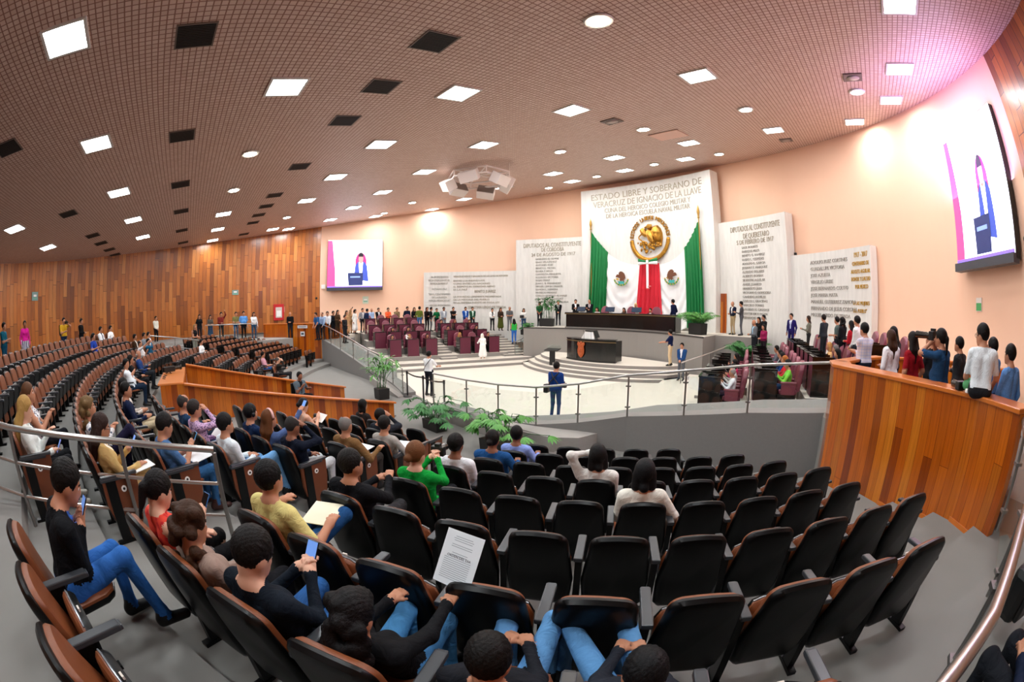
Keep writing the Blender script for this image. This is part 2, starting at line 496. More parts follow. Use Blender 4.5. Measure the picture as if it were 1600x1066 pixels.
inscribe('quotation', [('"AL BICENTENARIO', -51.3, -47.2, 5.5, .15), ('DE LA CREACION DE LA', -51.8, -46.8, 5.25, .15), ('ARMADA DE MEXICO"', -51.4, -47.2, 5.0, .15), ('OCTAVIO PAZ', -51.0, -47.4, 4.6, .13),
    ('"2015, CENTENARIO', -51.8, -46.6, 4.22, .14), ('DE LA FUERZA', -51.0, -47.4, 3.98, .14), ('AEREA MEXICANA"', -51.8, -46.6, 3.74, .14), ('AÑO DEL BICENTENARIO', -51.5, -46.6, 3.4, .13)], 18.2, M_LETD, P_BL)
inscribe('quotation', [('VERACRUZ HEROE Y BALUARTE DE LAS LEYES DE REFORMA', -45.9, -33.0, 5.52, .13), ('ENTRE LOS INDIVIDUOS', -45.9, -38.5, 5.2, .12), ('COMO ENTRE LAS NACIONES', -45.9, -37.2, 4.98, .12),
    ('EL RESPETO AL DERECHO AJENO', -45.9, -36.0, 4.76, .12), ('ES LA PAZ', -45.9, -42.6, 4.54, .12), ('BENITO JUAREZ', -40.9, -35.9, 4.36, .2),
    ('LA VOLUNTAD LIBREMENTE MANIFESTADA', -45.9, -34.6, 4.02, .12), ('DE LA MAYORIA DEL PUEBLO', -45.9, -37.4, 3.8, .12), ('ES LA PRIMERA FUENTE DE TODA LEY', -45.9, -35.0, 3.58, .12), ('SEBASTIAN LERDO DE TEJADA', -42.5, -33.5, 3.2, .2)], 18.2, M_LET, P_BL)
inscribe('name_list', [(s, 36.1, None, 5.5 - i * .29, .155) for i, s in enumerate(['ADOLFO RUIZ CORTINES', 'GUADALUPE VICTORIA', 'JOSE AZUETA', 'VIRGILIO URIBE', 'JOSE BERNARDO COUTO', 'JOSE MARIA MATA', 'MANUEL GUTIERREZ ZAMORA', 'FERNANDO DE JESUS CORONA', 'MIGUEL LERDO DE TEJADA'])], 18.2, M_LETD, P_BR)
inscribe('gilded_lines', [('1917 - 2017', 45.5, 48.4, 5.6, .2), ('CENTENARIO DE', 45.1, 48.6, 5.27, .16), ('ADOLFO AGUILAR', 44.8, 48.8, 4.96, .16), ('HONOR Y LEALTAD', 44.8, 48.8, 4.66, .16), ('POR MEXICO', 45.6, 48.3, 4.36, .16),
    ('"A LAS MUJERES', 45.0, 48.6, 3.72, .15), ('DEL PUEBLO"', 45.2, 48.0, 3.42, .15)], 18.2, M_GOLD, P_BR)

# ================================================================== STAGE: DAIS, ROSTRUM, TIERS
def fascia_y(x): return 20.5 - 1.95 * (x / 5.75) ** 2
fx = [-5.8 + 11.6 * i / 20 for i in range(21)]
poly = [(x, fascia_y(x)) for x in fx]
top = [wall_xy(t, RW - 0.1) for t in (17.5, 10, 0, -10, -17.5)]
mb = MB(); mb.prism(poly + top, 0.0, 2.06, m=0, mt=1)
mb.wall([(x, y - 0.015) for x, y in poly], 2.0, 2.075, 0.05, m=2, side=1)
struct('floor_dais', mb, [M_GREYF, M_PIT, M_DARKEDGE])
mb = MB(); mb.prism([(5.6, 20.4), (8.3, 20.4), (8.3, 21.4), (7.2, 22.0), (5.6, 22.4)], 0, 2.06, m=0, mt=1); struct('floor_dais_landing', mb, [M_GREYF, M_PIT])
# rostrum in front of the dais: four round steps
mb = MB()
for i, (r, hw) in enumerate([(7.2, 4.6), (6.83, 4.45), (6.46, 4.3), (6.1, 4.15)]):
    a = math.degrees(math.asin(hw / r))
    pp = [(r * sin(R_(-a + 2 * a * j / 24)), 22.8 - r * cos(R_(-a + 2 * a * j / 24))) for j in range(25)]
    mb.prism(pp + [(hw + 0.6, fascia_y(hw) - 0.0), (0, 20.5), (-hw - 0.6, fascia_y(hw))], 0.0 if i == 0 else 0.15 * i, 0.15 * (i + 1), m=0, mt=1)
struct('floor_rostrum', mb, [M_GREYF, M_PIT])

# deputies' tiers on both sides: lines run from near the ramp to the dais
TU = Vector((0.268, 0.963))            # along a desk row (left side), away from the gallery
TN = Vector((-0.963, 0.268))           # up the tiers (left side)
T0 = Vector((-8.75, 10.3))
TIER_D, TIER_H, TIER_B = 1.55, 0.37, 0.52
def tier_pt(side, along, back):
    """along: metres along the row, back: metres behind the front edge of tier one"""
    v = T0 + TU * along + TN * back
    return (v.x if side < 0 else -v.x, v.y)
for side, nm in ((-1, 'left'), (1, 'right')):
    mb = MB()
    def quad(al0, al1, b0, b1, z0, z1):
        p = [tier_pt(side, al0, b0), tier_pt(side, al1, b0), tier_pt(side, al1, b1), tier_pt(side, al0, b1)]
        if side < 0: p = p[::-1]
        p = [clampw(*q, RW - 0.05) for q in p]
        mb.prism(p, z0, z1, m=0, mt=1)
    quad(-1.2, 9.2, -2.3, 9, 0.0, 0.15)
    quad(-0.6, 9.0, -1.25, 9, 0.15, 0.30)
    for i in range(4):
        quad(-0.3, 8.0, TIER_D * i, 9, 0.30 if i == 0 else TIER_B + TIER_H * (i - 1), TIER_B + TIER_H * i)
    # flights of steps: middle aisle and beside the dais
    for al0, al1 in ((3.55, 4.55), (7.6, 9.4)):
        for j in range(9):
            z = TIER_B - 0.12 + 0.123 * j
            quad(al0, al1, -0.3 + 0.52 * j, 9, 0.28 if j == 0 else z - 0.125, z)
    struct('floor_tiers_' + nm, mb, [M_GREYF, M_PIT])

# ramps that rise from the pit to the upper corners, with their outer walls
RAIL_R = [(2.1, 6.95, .36), (3.7, 7.02, .36), (4.8, 7.22, .36), (5.9, 7.5, .40), (6.9, 7.9, .56), (8.1, 8.2, .86), (9.5, 8.25, 1.09), (10.9, 8.35, 1.31), (12.7, 8.5, 1.48)]
RAIL_L = [(-1.0, 7.55, .12), (-2.2, 7.75, .30), (-3.5, 7.95, .36), (-5.2, 8.0, .50), (-7.2, 8.05, .80), (-9.2, 8.08, 1.08), (-10.9, 8.1, 1.30), (-12.6, 8.1, 1.48)]
for nm, rl, sd in (('right', RAIL_R, 1), ('left', RAIL_L, -1)):
    mb = MB()
    inn = [(x, y + (1.5 if abs(x) > 5 else 0.55)) for x, y, z in rl]
    a = mb.pts([(x, y, z) for x, y, z in rl]); b = mb.pts([(p[0], p[1], r[2]) for p, r in zip(inn, rl)])
    c = mb.pts([(x, y, 0) for x, y, z in rl]); d = mb.pts([(p[0], p[1], 0) for p in inn])
    n = len(rl)
    for i in range(n - 1):
        f1 = (a + i, a + i + 1, b + i + 1, b + i); f2 = (c + i, c + i + 1, a + i + 1, a + i); f3 = (b + i, b + i + 1, d + i + 1, d + i)
        if sd < 0: f1, f2, f3 = f1[::-1], f2[::-1], f3[::-1]
        mb.face(f1, 1); mb.face(f2, 0); mb.face(f3, 0)
    mb.face((a, b, d, c), 0)
    mb.face((a + n - 1, b + n - 1, d + n - 1, c + n - 1), 0)
    struct('wall_ramp_' + nm, mb, [M_GREYD, M_CARPET])
# low planting plinth outside the glass
mb = MB()
po = [(2.15, 6.83), (4.1, 6.8), (5.7, 6.85), (6.8, 7.05), (7.3, 7.45), (7.45, 8.25), (6.5, 7.85), (5.5, 7.45), (3.7, 7.05), (2.1, 6.98)]
mb.prism(po, 0.0, lambda x, y: 0.36 if x > 2.9 else 0.05 + 0.31 * (x - 2.1) / 0.8, 0)
struct('trim_1', mb, M_CURB)
mb = MB()
po = [(-0.9, 7.5), (-0.85, 7.25), (-2.2, 7.25), (-4.6, 7.75), (-4.6, 8.05), (-2.2, 7.8)]
mb.prism(po[::-1], 0.0, lambda x, y: 0.05 if x > -1 else 0.3, 0)
struct('trim_2', mb, M_CURB)

# raised corner boxes behind the side counters: floor level
for sd, nm in ((1, 'right'), (-1, 'left')):
    mb = MB()
    pts = [(12.55, 8.15)] + [seat_xy(48, r) for r in (17.5, 19, 20.5, 22)] + [clampw(*seat_xy(56, 23)), *[wall_xy(t, RW - .05) for t in (110, 100, 92, 84, 76, 70)], (15.2, 11.5), (12.5, 10.2)]
    pts = [(sd * x, y) for x, y in pts]
    if sd < 0: pts = pts[::-1]
    mb.prism(pts, 0.0, 1.46, 0)
    struct('floor_box_' + nm, mb, M_CARPET)
    mb = MB()
    pts = [(12.5, 9.9), (15.2, 11.0), wall_xy(72, RW - .05), wall_xy(64, RW - .05), wall_xy(56, RW - .05), wall_xy(48, RW - .05), wall_xy(36, RW - .05), tier_pt(1, 7.6, 6.2), tier_pt(1, -0.3, 6.2)]
    pts = [(sd * x, y) for x, y in pts]
    if sd < 0: pts = pts[::-1]
    mb.prism(pts, 0.0, 1.66, 0)
    struct('floor_walkway_' + nm, mb, M_PIT)
# ================================================================== CEILING FITTINGS
M_DIFF = mat('lit_diffuser', 'ffffff', 0.5, emit=26.0)
M_DIFFW = mat('lit_lamp_lens', 'fff2dc', 0.5, emit=70.0)
M_FRAME = mat('white_fitting_frame', 'd9d6d2', 0.5)
M_GRILLE = mat('dark_grille', '2b2826', 0.6)
CT = Matrix(((1, 0, 0), (0, 1, 0), (0, 0.16, 1)))
def ceil_thing(name, x, y, label, cat, group=None):
    o = empty(name, (x, y, ceil_z(y)), 0, label, cat, group)
    o.rotation_euler = (math.atan(0.16), 0, 0)
    return o
SQ = [(8.75, 1.46), (13.05, 1.46), (13.4, 5.8), (11.5, -3.2), (7.27,-3.23),(4.41,1.46),(4.78,5.85),(2.61,-3.31),(0.34,5.84),(0.96,9.83),(-3.83,5.71),(-3.26,9.79),(-1.95,-3.33),(-7.38,9.69),(-6.27,17.31),(-8.15,5.65),(-10.06,17.09),(-6.45,-3.36),(-8.89,1.28),(-11.3,9.57),(-13.85,16.9),(-2.45,-8.32),(-13.01,1.24),(-10.85,-3.39),(-15.13,9.36),(-16.27,5.43),(-17.1,6.78),(-15.4,13.0),(-16.9,1.11),(-7.16,-8.36),(15.43,7.36),(9.6,9.9),(15.55,11.03),(5.3,9.78),(15.4,13.9),(13.9,16.6),(10.18,16.96),(6.09,17.09),(2.04,17.07),(4.46,20.34),(-2.16,17.26),(0.47,20.52),(-3.37,20.42)]
RD = [(-0.09,1.41),(-4.4,1.36),(-12.31,5.54),(-6.91,13.65),(-10.74,13.44),(-14.2,13.1),(9.3,5.77),(14.1,12.9),(9.89,13.6),(5.69,13.62),(1.46,13.66),(6.43,20.3),(2.55,20.29),(-1.54,20.5),(-5.58,20.65)]
VT = [(6.61,-0.82),(6.87,3.73),(4.6,3.73),(2.36,3.7),(2.0,-0.88),(4.01,-5.68),(-2.03,3.61),(-2.53,-0.93),(-6.3,3.54),(-8.49,3.54),(-10.59,3.48),(-12.73,3.46),(-2.93,-5.77),(-6.76,-0.97),(-11.37,-1.04),(-15.57,-1.05),(-7.58,-5.78),(-9.83,-5.81),(-12.18,-5.78),(-14.33,-5.81),(-16.6,3.36)]
def ordw(i):
    return ['first', 'second', 'third', 'fourth', 'fifth', 'sixth', 'seventh', 'eighth', 'ninth', 'tenth', 'eleventh', 'twelfth', 'thirteenth', 'fourteenth', 'fifteenth', 'sixteenth', 'seventeenth', 'eighteenth', 'nineteenth', 'twentieth', 'twenty-first', 'twenty-second', 'twenty-third', 'twenty-fourth', 'twenty-fifth', 'twenty-sixth', 'twenty-seventh', 'twenty-eighth', 'twenty-ninth', 'thirtieth', 'thirty-first', 'thirty-second', 'thirty-third', 'thirty-fourth'][i]
def cross_rows(pts, tol=1.0):
    """group ceiling fittings in cross rows from the stage back; inside a row from the viewer's right"""
    rows = []
    for p in sorted(pts, key=lambda p: -p[1]):
        for r in rows:
            if abs(r[0][1] - p[1]) < tol: r.append(p); break
        else: rows.append([p])
    return [sorted(r, key=lambda p: -p[0]) for r in rows]
proto = None
def place_fit(name, pts, make, label, cat, group):
    proto = None
    for ri, row in enumerate(cross_rows(pts)):
        for i, (x, y) in enumerate(row):
            if proto is None:
                proto = o = make(x, y)
            else:
                o = copy_tree(proto)
            o.location = (x, y, ceil_z(y))
            tag(o, '%s, %s from the right, %s row from the stage' % (label, ordw(i), ordw(ri)), cat, group)
def mk_sq(x, y):
    o = ceil_thing('ceiling_light', x, y, None, None)
    b = MB(); h = 0.42
    for dx, dy, w, d in ((0, h, 2 * h + .06, .06), (0, -h, 2 * h + .06, .06), (h, 0, .06, 2 * h - .06), (-h, 0, .06, 2 * h - .06)):
        b.box((dx, dy, -.02), (w, d, .04))
    b.build('frame', M_FRAME, o)
    MB().box((0, 0, -.015), (.78, .78, .012)).build('diffuser', M_DIFF, o)
    return o
def mk_rd(x, y):
    o = ceil_thing('spot_light', x, y, None, None)
    MB().lathe((0, 0, 0), [(.26, 0), (.3, -.02), (.28, -.06), (.22, -.05)], 24).build('ring', M_FRAME, o, 'auto')
    MB().lathe((0, 0, 0), [(.2, -.045), (.21, -.06), (.12, -.075), (.01, -.08)], 20).build('lens', M_DIFFW, o, True)
    return o
def mk_vt(x, y):
    o = ceil_thing('ceiling_vent', x, y, None, None)
    b = MB(); h = 0.36
    for dx, dy, w, d in ((0, h, 2 * h + .04, .03), (0, -h, 2 * h + .04, .03), (h, 0, .03, 2 * h - .03), (-h, 0, .03, 2 * h - .03)):
        b.box((dx, dy, -.012), (w, d, .025))
    b.build('frame', mat('grey_vent_frame', '6b5c53', 0.5), o)
    b = MB(); b.box((0, 0, -.002), (.7, .7, .004))
    for i in range(14): b.box((-.34 + .0523 * i, 0, -.012), (.02, .69, .018))
    b.build('grille', M_GRILLE, o)
    return o
place_fit('ceiling_light', SQ, mk_sq, 'lit square ceiling panel', 'ceiling light', 'square ceiling panels')
place_fit('spot_light', RD, mk_rd, 'round glowing ceiling lamp', 'ceiling lamp', 'round ceiling lamps')
place_fit('ceiling_vent', VT, mk_vt, 'dark square ceiling vent', 'vent', 'dark ceiling vents')
for x, y, lb in ((5.42, 11.86, 'small dark ceiling speaker between lit panels, right of the hanging speaker cluster'), (14.0, 11.6, 'dark square ceiling speaker by the purple glow near the right wall'), (10.37, 19.0, 'small dark ceiling speaker close to the peach wall at right')):
    o = ceil_thing('ceiling_speaker', x, y, lb, 'speaker', 'ceiling speakers')
    MB().box((0, 0, -.02), (.62, .62, .04)).build('casing', mat('taupe_grille', '6f625b', 0.6), o, bevel=.01)
    MB().lathe((0, 0, 0), [(.2, -.035), (.22, -.05), (.05, -.06)], 20).build('cone', mat('grey_cone', 'a79a92', 0.5), o, True)
o = ceil_thing('access_hatch', 6.0, 15.2, 'pale ceiling hatch hanging slightly open with a dark gap along its edge', 'hatch')
MB().box((0, 0.0, -.03), (1.3, 1.2, .03), rx=0).build('panel', mat('pale_pink_panel', 'e0b6a4', 0.6), o)
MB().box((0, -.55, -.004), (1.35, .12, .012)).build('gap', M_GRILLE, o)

# working light of the lamps: one area lamp under each square panel, one spot in each round lamp
for i, (x, y) in enumerate(SQ):
    l = bpy.data.lights.new('panel_glow', 'AREA'); l.shape = 'SQUARE'; l.size = .75
    stage = min(1, max(0, (y - 0) / 16))
    l.energy = PANEL_W * (1.15 - 0.05 * stage)
    l.color = (0.86, 0.95, 1.0)
    ob = bpy.data.objects.new('panel_glow', l); C.objects.link(ob)
    ob.location = (x, y, ceil_z(y) - .09); ob.rotation_euler = (math.atan(0.16), 0, 0)
for i, (x, y) in enumerate(RD):
    l = bpy.data.lights.new('lamp_beam', 'SPOT'); l.spot_size = R_(120); l.spot_blend = .7; l.shadow_soft_size = .15
    l.energy = SPOT_W; l.color = (1.0, .93, .82)
    ob = bpy.data.objects.new('lamp_beam', l); C.objects.link(ob)
    ob.location = (x, y, ceil_z(y) - .14)
# the big right-hand screen throws its own violet light on the ceiling and wall beside it
l = bpy.data.lights.new('screen_glow', 'AREA'); l.shape = 'RECTANGLE'; l.size = 3.5; l.size_y = 2.5; l.energy = 240; l.color = (.62, .36, 1.0)
ob = bpy.data.objects.new('screen_glow', l); C.objects.link(ob)
x_, y_ = wall_xy(70.8, 17.6); ob.location = (x_, y_, 7.2); ob.rotation_euler = (R_(148), 0, R_(180 - 70.8) + pi)
# ================================================================== GALLERY SEATS
M_SHELL = mat('black_seat_shell', '030405', 0.36, spec=.3)
M_BROWN = mat('brown_seat_leather', '78401f', 0.45, noise=0.12, nscale=9)
M_BROWNP = mat('brown_seat_panel', '6e3a1e', 0.45, noise=0.1, nscale=6)
M_PAD = mat('grey_arm_pad', '34373b', 0.3)
M_YEL = mat('yellow_print', 'd9b32c', 0.6)
M_WPR = mat('white_print', 'd8cfc4', 0.6)
M_TRIM = mat('silver_seat_edge', '8b8f94', 0.3, 0.7)

def seat_outline(n=9):
    """half-rounded back outline in (x, s): s runs up the back"""
    w0, w1, hgt, rc = .235, .218, .76, .095
    pts = [(-w0 + .05, 0), (w0 - .05, 0), (w0 - .01, .05), (w0 + .01, .30), (w1 - .012, hgt - rc)]
    for i in range(1, n):
        a = pi / 2 * i / n
        pts.append((w1 - .012 - rc + rc * cos(a), hgt - rc + rc * sin(a)))
    pts += [(.06, hgt + .008), (0, hgt + .011)]
    left = [(-x, s) for x, s in pts[::-1] if abs(x) > 1e-6]
    full = pts + left[:-2]
    return full
def back_pt(x, s, dep):
    """seat-back frame: leans back, slightly hollow; dep is towards the front"""
    t = .22
    return (x, .15 - s * sin(t) + dep * cos(t) + .3 * x * x, .16 + s * cos(t))
def loft(mb, layers, m):
    """layers: (scale, depth) along the outline; closes both ends"""
    out = seat_outline(); n = len(out); rings = []
    for sc, dp in layers:
        rings.append(mb.pts([back_pt(x * sc, .38 + (s - .38) * sc, dp) for x, s in out]))
    for a, b in zip(rings, rings[1:]):
        for i in range(n): mb.face((a + i, a + (i + 1) % n, b + (i + 1) % n, b + i), m)
    mb.face([rings[0] + i for i in range(n)][::-1], m); mb.face([rings[-1] + i for i in range(n)], m)
def pan(mb, up, m0, m1, m2):
    """tip-up pan: brown cushion, black tray below, silver front edge"""
    hinge = Vector((0, .15, .33)) if up else Vector((0, .17, .41)); a = R_(80) if up else R_(4)
    Mx = Matrix.Rotation(a, 3, 'X')
    def P(x, y, z): return hinge + Mx @ Vector((x, y * (.84 if up else 1), z))
    o = [(-.2, 0), (.2, 0), (.215, .05), (.215, .31), (.18, .38), (.12, .405), (-.12, .405), (-.18, .38), (-.215, .31), (-.215, .05)]
    for z0, z1, sc, m in ((-.05, .0, 1.0, m1), (.0, .035, 1.0, m0)):
        n = len(o); r = []
        for z, s in ((z0, .93 if m == m1 else 1), ((z0 + z1) / 2, 1.0), (z1, 1.0 if m == m1 else .9)):
            r.append(mb.pts([P(x * s, .21 + (y - .21) * s, z) for x, y in o]))
        for p, q in zip(r, r[1:]):
            for i in range(n): mb.face((p + i, p + (i + 1) % n, q + (i + 1) % n, q + i), m)
        mb.face([r[0] + i for i in range(n)][::-1], m); mb.face([r[-1] + i for i in range(n)], m)
    e = [P(x, y, .002) for x, y in ((-.18, .384), (-.12, .408), (.12, .408), (.18, .384))]
    mb.tube(e, .007, 6, m2)
def make_seat(up=True, panel=0):
    t = empty('theatre_seat')
    b = MB(); loft(b, [(.86, -.055), (.95, -.045), (1.0, -.02), (1.0, .0), (.97, .008)], 0)
    bk = b.build('backrest', M_SHELL, t, 'auto')
    b = MB(); loft(b, [(.96, .006), (.965, .02), (.93, .045), (.80, .055)], 0)
    for (x, s, w, hh) in ((0, .58, .055, .2), (.012, .47, .07, .06)):
        p = [back_pt(x + dx * w / 2, s + ds * hh / 2, .0585) for dx, ds in ((-1, -1), (1, -1), (.5, 1), (-.4, 1))]
        n = b.pts(p); b.face((n, n + 1, n + 2, n + 3), 1)
    for i in range(3):
        p = [back_pt(dx * (.09 - .012 * i), (.36 + .028 * i) + ds * .008, .0585) for dx, ds in ((-1, -1), (1, -1), (1, 1), (-1, 1))]
        n = b.pts(p); b.face((n, n + 1, n + 2, n + 3), 2)
    b.build('upholstery', [M_BROWN, M_YEL, M_WPR], t, 'auto')
    b = MB(); pan(b, up, 0, 1, 2); sp_ = b.build('seat_pan', [M_BROWN, M_SHELL, M_TRIM], t, 'auto')
    if up: MB().box((.06, .232, .672), (.035, .012, .018)).build('number_tag', M_WPR, sp_)
    sides = (1,) if panel == 0 else ((1, -1) if panel < 0 else (1,))
    b = MB()
    b.box((.275, .22, .655), (.065, .36, .035)); b.box((.275, .39, .65), (.055, .05, .03))
    b.build('armrest', M_PAD, t, bevel=.008)
    b = MB(); b.box((.275, .16, .32), (.05, .12, .64)); b.box((.275, .17, .015), (.06, .26, .03)); b.build('pedestal', M_SHELL, t)
    if panel:
        s = panel
        b = MB(); x = .275 * s
        prof = [(.06, .66), (.48, .66), (.475, .42), (.43, .2), (.36, .06), (.24, .03), (.12, .16), (.06, .40)]
        n0 = b.pts([(x - .015, y, z) for y, z in prof]); n1 = b.pts([(x + .015, y, z) for y, z in prof]); n = len(prof)
        for i in range(n): b.face((n0 + i, n0 + (i + 1) % n, n1 + (i + 1) % n, n1 + i), 0)
        b.face([n0 + i for i in range(n)][::-1], 0); b.face([n1 + i for i in range(n)], 0)
        ep = b.build('end_panel', M_BROWNP, t)
        MB().box((x, .27, .675), (.06, .44, .03)).build('panel_cap', M_PAD, ep, bevel=.008)
        b = MB(); b.lathe((x + .015 * s, .30, .54), [(.032, 0), (.032, .004 * s), (.001, .005 * s)], 18, 0, Matrix.Rotation(pi / 2, 3, 'Y'))
        b.lathe((x + .019 * s, .30, .54), [(.014, 0), (.014, .002 * s), (.001, .003 * s)], 12, 1, Matrix.Rotation(pi / 2, 3, 'Y'))
        b.build('row_plate', [M_WHITE, M_BLACK], ep)
    return t
SEATS = []      # (row, block, number in block, phi)
def fill(row, block, p0, p1):
    dp = math.degrees(.55 / ROW_R[row]); n = int(round((p1 - p0) / dp)) + 1
    for i in range(n): SEATS.append((row, block, i, p0 + dp * i, n))
for row, a, b in (('a', 28.6, 40.4), ('b', 28.7, 42.4), ('c', 29.1, 41.8), ('d', 29.2, 42.5), ('e', 29.7, 41.9), ('f', 30.0, 41.0), ('g', 30.5, 37.8), ('D', 27.9, 36.4), ('C', 27.9, 30.6)):
    fill(row, 'right', a, b)
for row, a, b in (('b', 12.1, 22.9), ('c', 14.0, 23.6), ('d', 14.0, 23.9), ('e', 15.4, 23.9), ('f', 16.0, 23.5), ('g', 16.6, 22.6)):
    fill(row, 'centre', a, b)
    fill(row, 'far', -b + .4, -a + .4)
fill('a', 'rear', -21.0, 22.9); fill('D', 'rear', -20.4, 23.0); fill('C', 'rear', -20.2, 21.7); fill('B', 'rear', -18.5, 18.0); fill('A', 'rear', -18.0, 15.0)
for row, a, b in (('a', 27.5, 38.5), ('b', 27.5, 42.4), ('c', 27.6, 41.8), ('d', 27.8, 42.5), ('e', 28.3, 42.2), ('f', 29.0, 41.0), ('g', 39.5, 41.4), ('D', 28.0, 36.0)):
    fill(row, 'corner', -b, -a)
OCC = {}        # (row, nearest phi) of the people who sit
def take(row, phi):
    best = min((s for s in SEATS if s[0] == row), key=lambda s: abs(s[3] - phi))
    OCC[best[:3]] = True
    return best[3]
BLK = dict(right='black-backed seat right of the near aisle', centre='seat left of the near aisle', rear='brown-fronted seat of the long rear rows', far='brown-fronted seat beyond the wooden booth', corner='brown-fronted seat in the far corner block')
RNAME = dict(g='front row', f='second row', e='third row', d='fourth row', c='fifth row', b='sixth row', a='seventh row', D='eighth row', C='ninth row', B='tenth row', A='last row')
def build_seats():
    prot = {}
    lst = sorted(SEATS, key=lambda s: (Vector((*seat_xy(s[3], ROW_R[s[0]]), ROW_Z[s[0]] + .7)) - CAM).length)
    for s in lst[:300]:
        row, block, i, phi, n = s
        up = (row, block, i) not in OCC
        pn = 0
        if block == 'centre' and i == n - 1 or (block == 'rear' and row in 'aDC' and i == n - 1): pn = 1
        elif block == 'corner' and i == 0: pn = 0
        elif block in ('corner',) and i == n - 1: pn = 1
        key = (up, pn)
        if key not in prot: prot[key] = o = make_seat(up, pn)
        else: o = copy_tree(prot[key])
        x, y = seat_xy(phi, ROW_R[row]); o.location = (x, y, ROW_Z[row]); o.rotation_euler = (0, 0, R_(phi))
        # outward from the aisle nearest to the viewer
        side = 'left'
        tag(o, '%s, %s, %s from the left%s' % (BLK[block], RNAME[row], ordw(i), '' if up else ', taken'), 'seat', BLK[block] + 's')
    # the rest of the far corner, too small to tell apart: one object
    m = MB()
    def light_seat(x, y, z, phi):
        M = Matrix.Translation((x, y, z)) @ Matrix.Rotation(R_(phi), 4, 'Z')
        b = MB(); loft(b, [(.95, -.045), (1.0, 0)], 0); loft(b, [(.96, .006), (.9, .05)], 1)
        p = [back_pt(dx * .028, .56 + ds * .1, .056) for dx, ds in ((-1, -1), (1, -1), (1, 1), (-1, 1))]
        n = b.pts(p); b.face((n, n + 1, n + 2, n + 3), 2)
        p = [back_pt(dx * .085, .38 + ds * .035, .056) for dx, ds in ((-1, -1), (1, -1), (1, 1), (-1, 1))]
        n = b.pts(p); b.face((n, n + 1, n + 2, n + 3), 3)
        b.box((0, .24, .56), (.42, .05, .40), 0, 0); b.box((.275, .24, .65), (.06, .36, .035), 0, 0); b.box((.275, .16, .31), (.05, .12, .62), 0, 0)
        n = m.pts([M @ Vector(v) for v in b.v])
        for f, mi in zip(b.f, b.m): m.face([n + k for k in f], mi)
    for row, block, i, phi, n in lst[300:]:
        x, y = seat_xy(phi, ROW_R[row]); light_seat(x, y, ROW_Z[row], phi)
    if m.v:
        o = m.build('theatre_seats', [M_SHELL, M_BROWN, M_YEL, M_WPR])
        tag(o, 'farthest brown-fronted seats by the left wooden counter and back wall', 'seats', None, 'stuff')
# ================================================================== PEOPLE: BODY BUILDER
# a body is one continuous surface, grown round a posed skeleton with a distance field
class Field:
    def __init__(s): s.p = []
    def cap(s, a, b, ra, rb, m): s.p.append(('c', np.array(a, float), np.array(b, float), ra, rb, m))
    def ell(s, c, r, m, M=None): s.p.append(('e', np.array(c, float), np.array(r, float), None if M is None else np.array(M, float), 0, m))
    def bounds(s, q):
        if q[0] == 'c':
            r = max(q[3], q[4]); return np.minimum(q[1], q[2]) - r, np.maximum(q[1], q[2]) + r
        r = max(q[2]) if q[3] is not None else q[2]
        return q[1] - r, q[1] + r
    def dist(s, q, X, Y, Z):
        if q[0] == 'c':
            a, b = q[1], q[2]; ba = b - a; L = float(ba @ ba) + 1e-9
            t = np.clip(((X - a[0]) * ba[0] + (Y - a[1]) * ba[1] + (Z - a[2]) * ba[2]) / L, 0, 1)
            dx = X - a[0] - t * ba[0]; dy = Y - a[1] - t * ba[1]; dz = Z - a[2] - t * ba[2]
            return np.sqrt(dx * dx + dy * dy + dz * dz) - (q[3] + (q[4] - q[3]) * t)
        c, r, M = q[1], q[2], q[3]
        dx, dy, dz = X - c[0], Y - c[1], Z - c[2]
        if M is not None:
            dx, dy, dz = (M[0][0] * dx + M[1][0] * dy + M[2][0] * dz, M[0][1] * dx + M[1][1] * dy + M[2][1] * dz, M[0][2] * dx + M[1][2] * dy + M[2][2] * dz)
        k = np.sqrt((dx / r[0]) ** 2 + (dy / r[1]) ** 2 + (dz / r[2]) ** 2)
        return (k - 1) * float(min(r))
    def grid(s, h, k, cut=None):
        lo = np.min([s.bounds(q)[0] for q in s.p], 0) - 2.5 * h
        hi = np.max([s.bounds(q)[1] for q in s.p], 0) + 2.5 * h
        n = np.ceil((hi - lo) / h).astype(int) + 1
        F = np.full(n, 0.2, np.float32); I = np.zeros(n, np.int8); D = np.full(n, 9.0, np.float32)
        ax = [lo[i] + h * np.arange(n[i]) for i in range(3)]
        for q in s.p:
            a, b = s.bounds(q); mg = k + 2 * h
            i0 = np.maximum(0, np.floor((a - mg - lo) / h).astype(int)); i1 = np.minimum(n, np.ceil((b + mg - lo) / h).astype(int) + 1)
            sl = tuple(slice(i0[j], i1[j]) for j in range(3))
            d = s.dist(q, ax[0][sl[0]][:, None, None], ax[1][sl[1]][None, :, None], ax[2][sl[2]][None, None, :]).astype(np.float32)
            f = F[sl]; hh = np.maximum(k - np.abs(f - d), 0) / k
            F[sl] = np.minimum(f, d) - hh * hh * k * 0.25
            w = d < D[sl]; D[sl] = np.where(w, d, D[sl]); I[sl] = np.where(w, q[5], I[sl])
        if cut:
            for q in cut:
                d = s.dist(q, ax[0][:, None, None], ax[1][None, :, None], ax[2][None, None, :])
                F = np.maximum(F, -d)
        return F, I, lo, ax

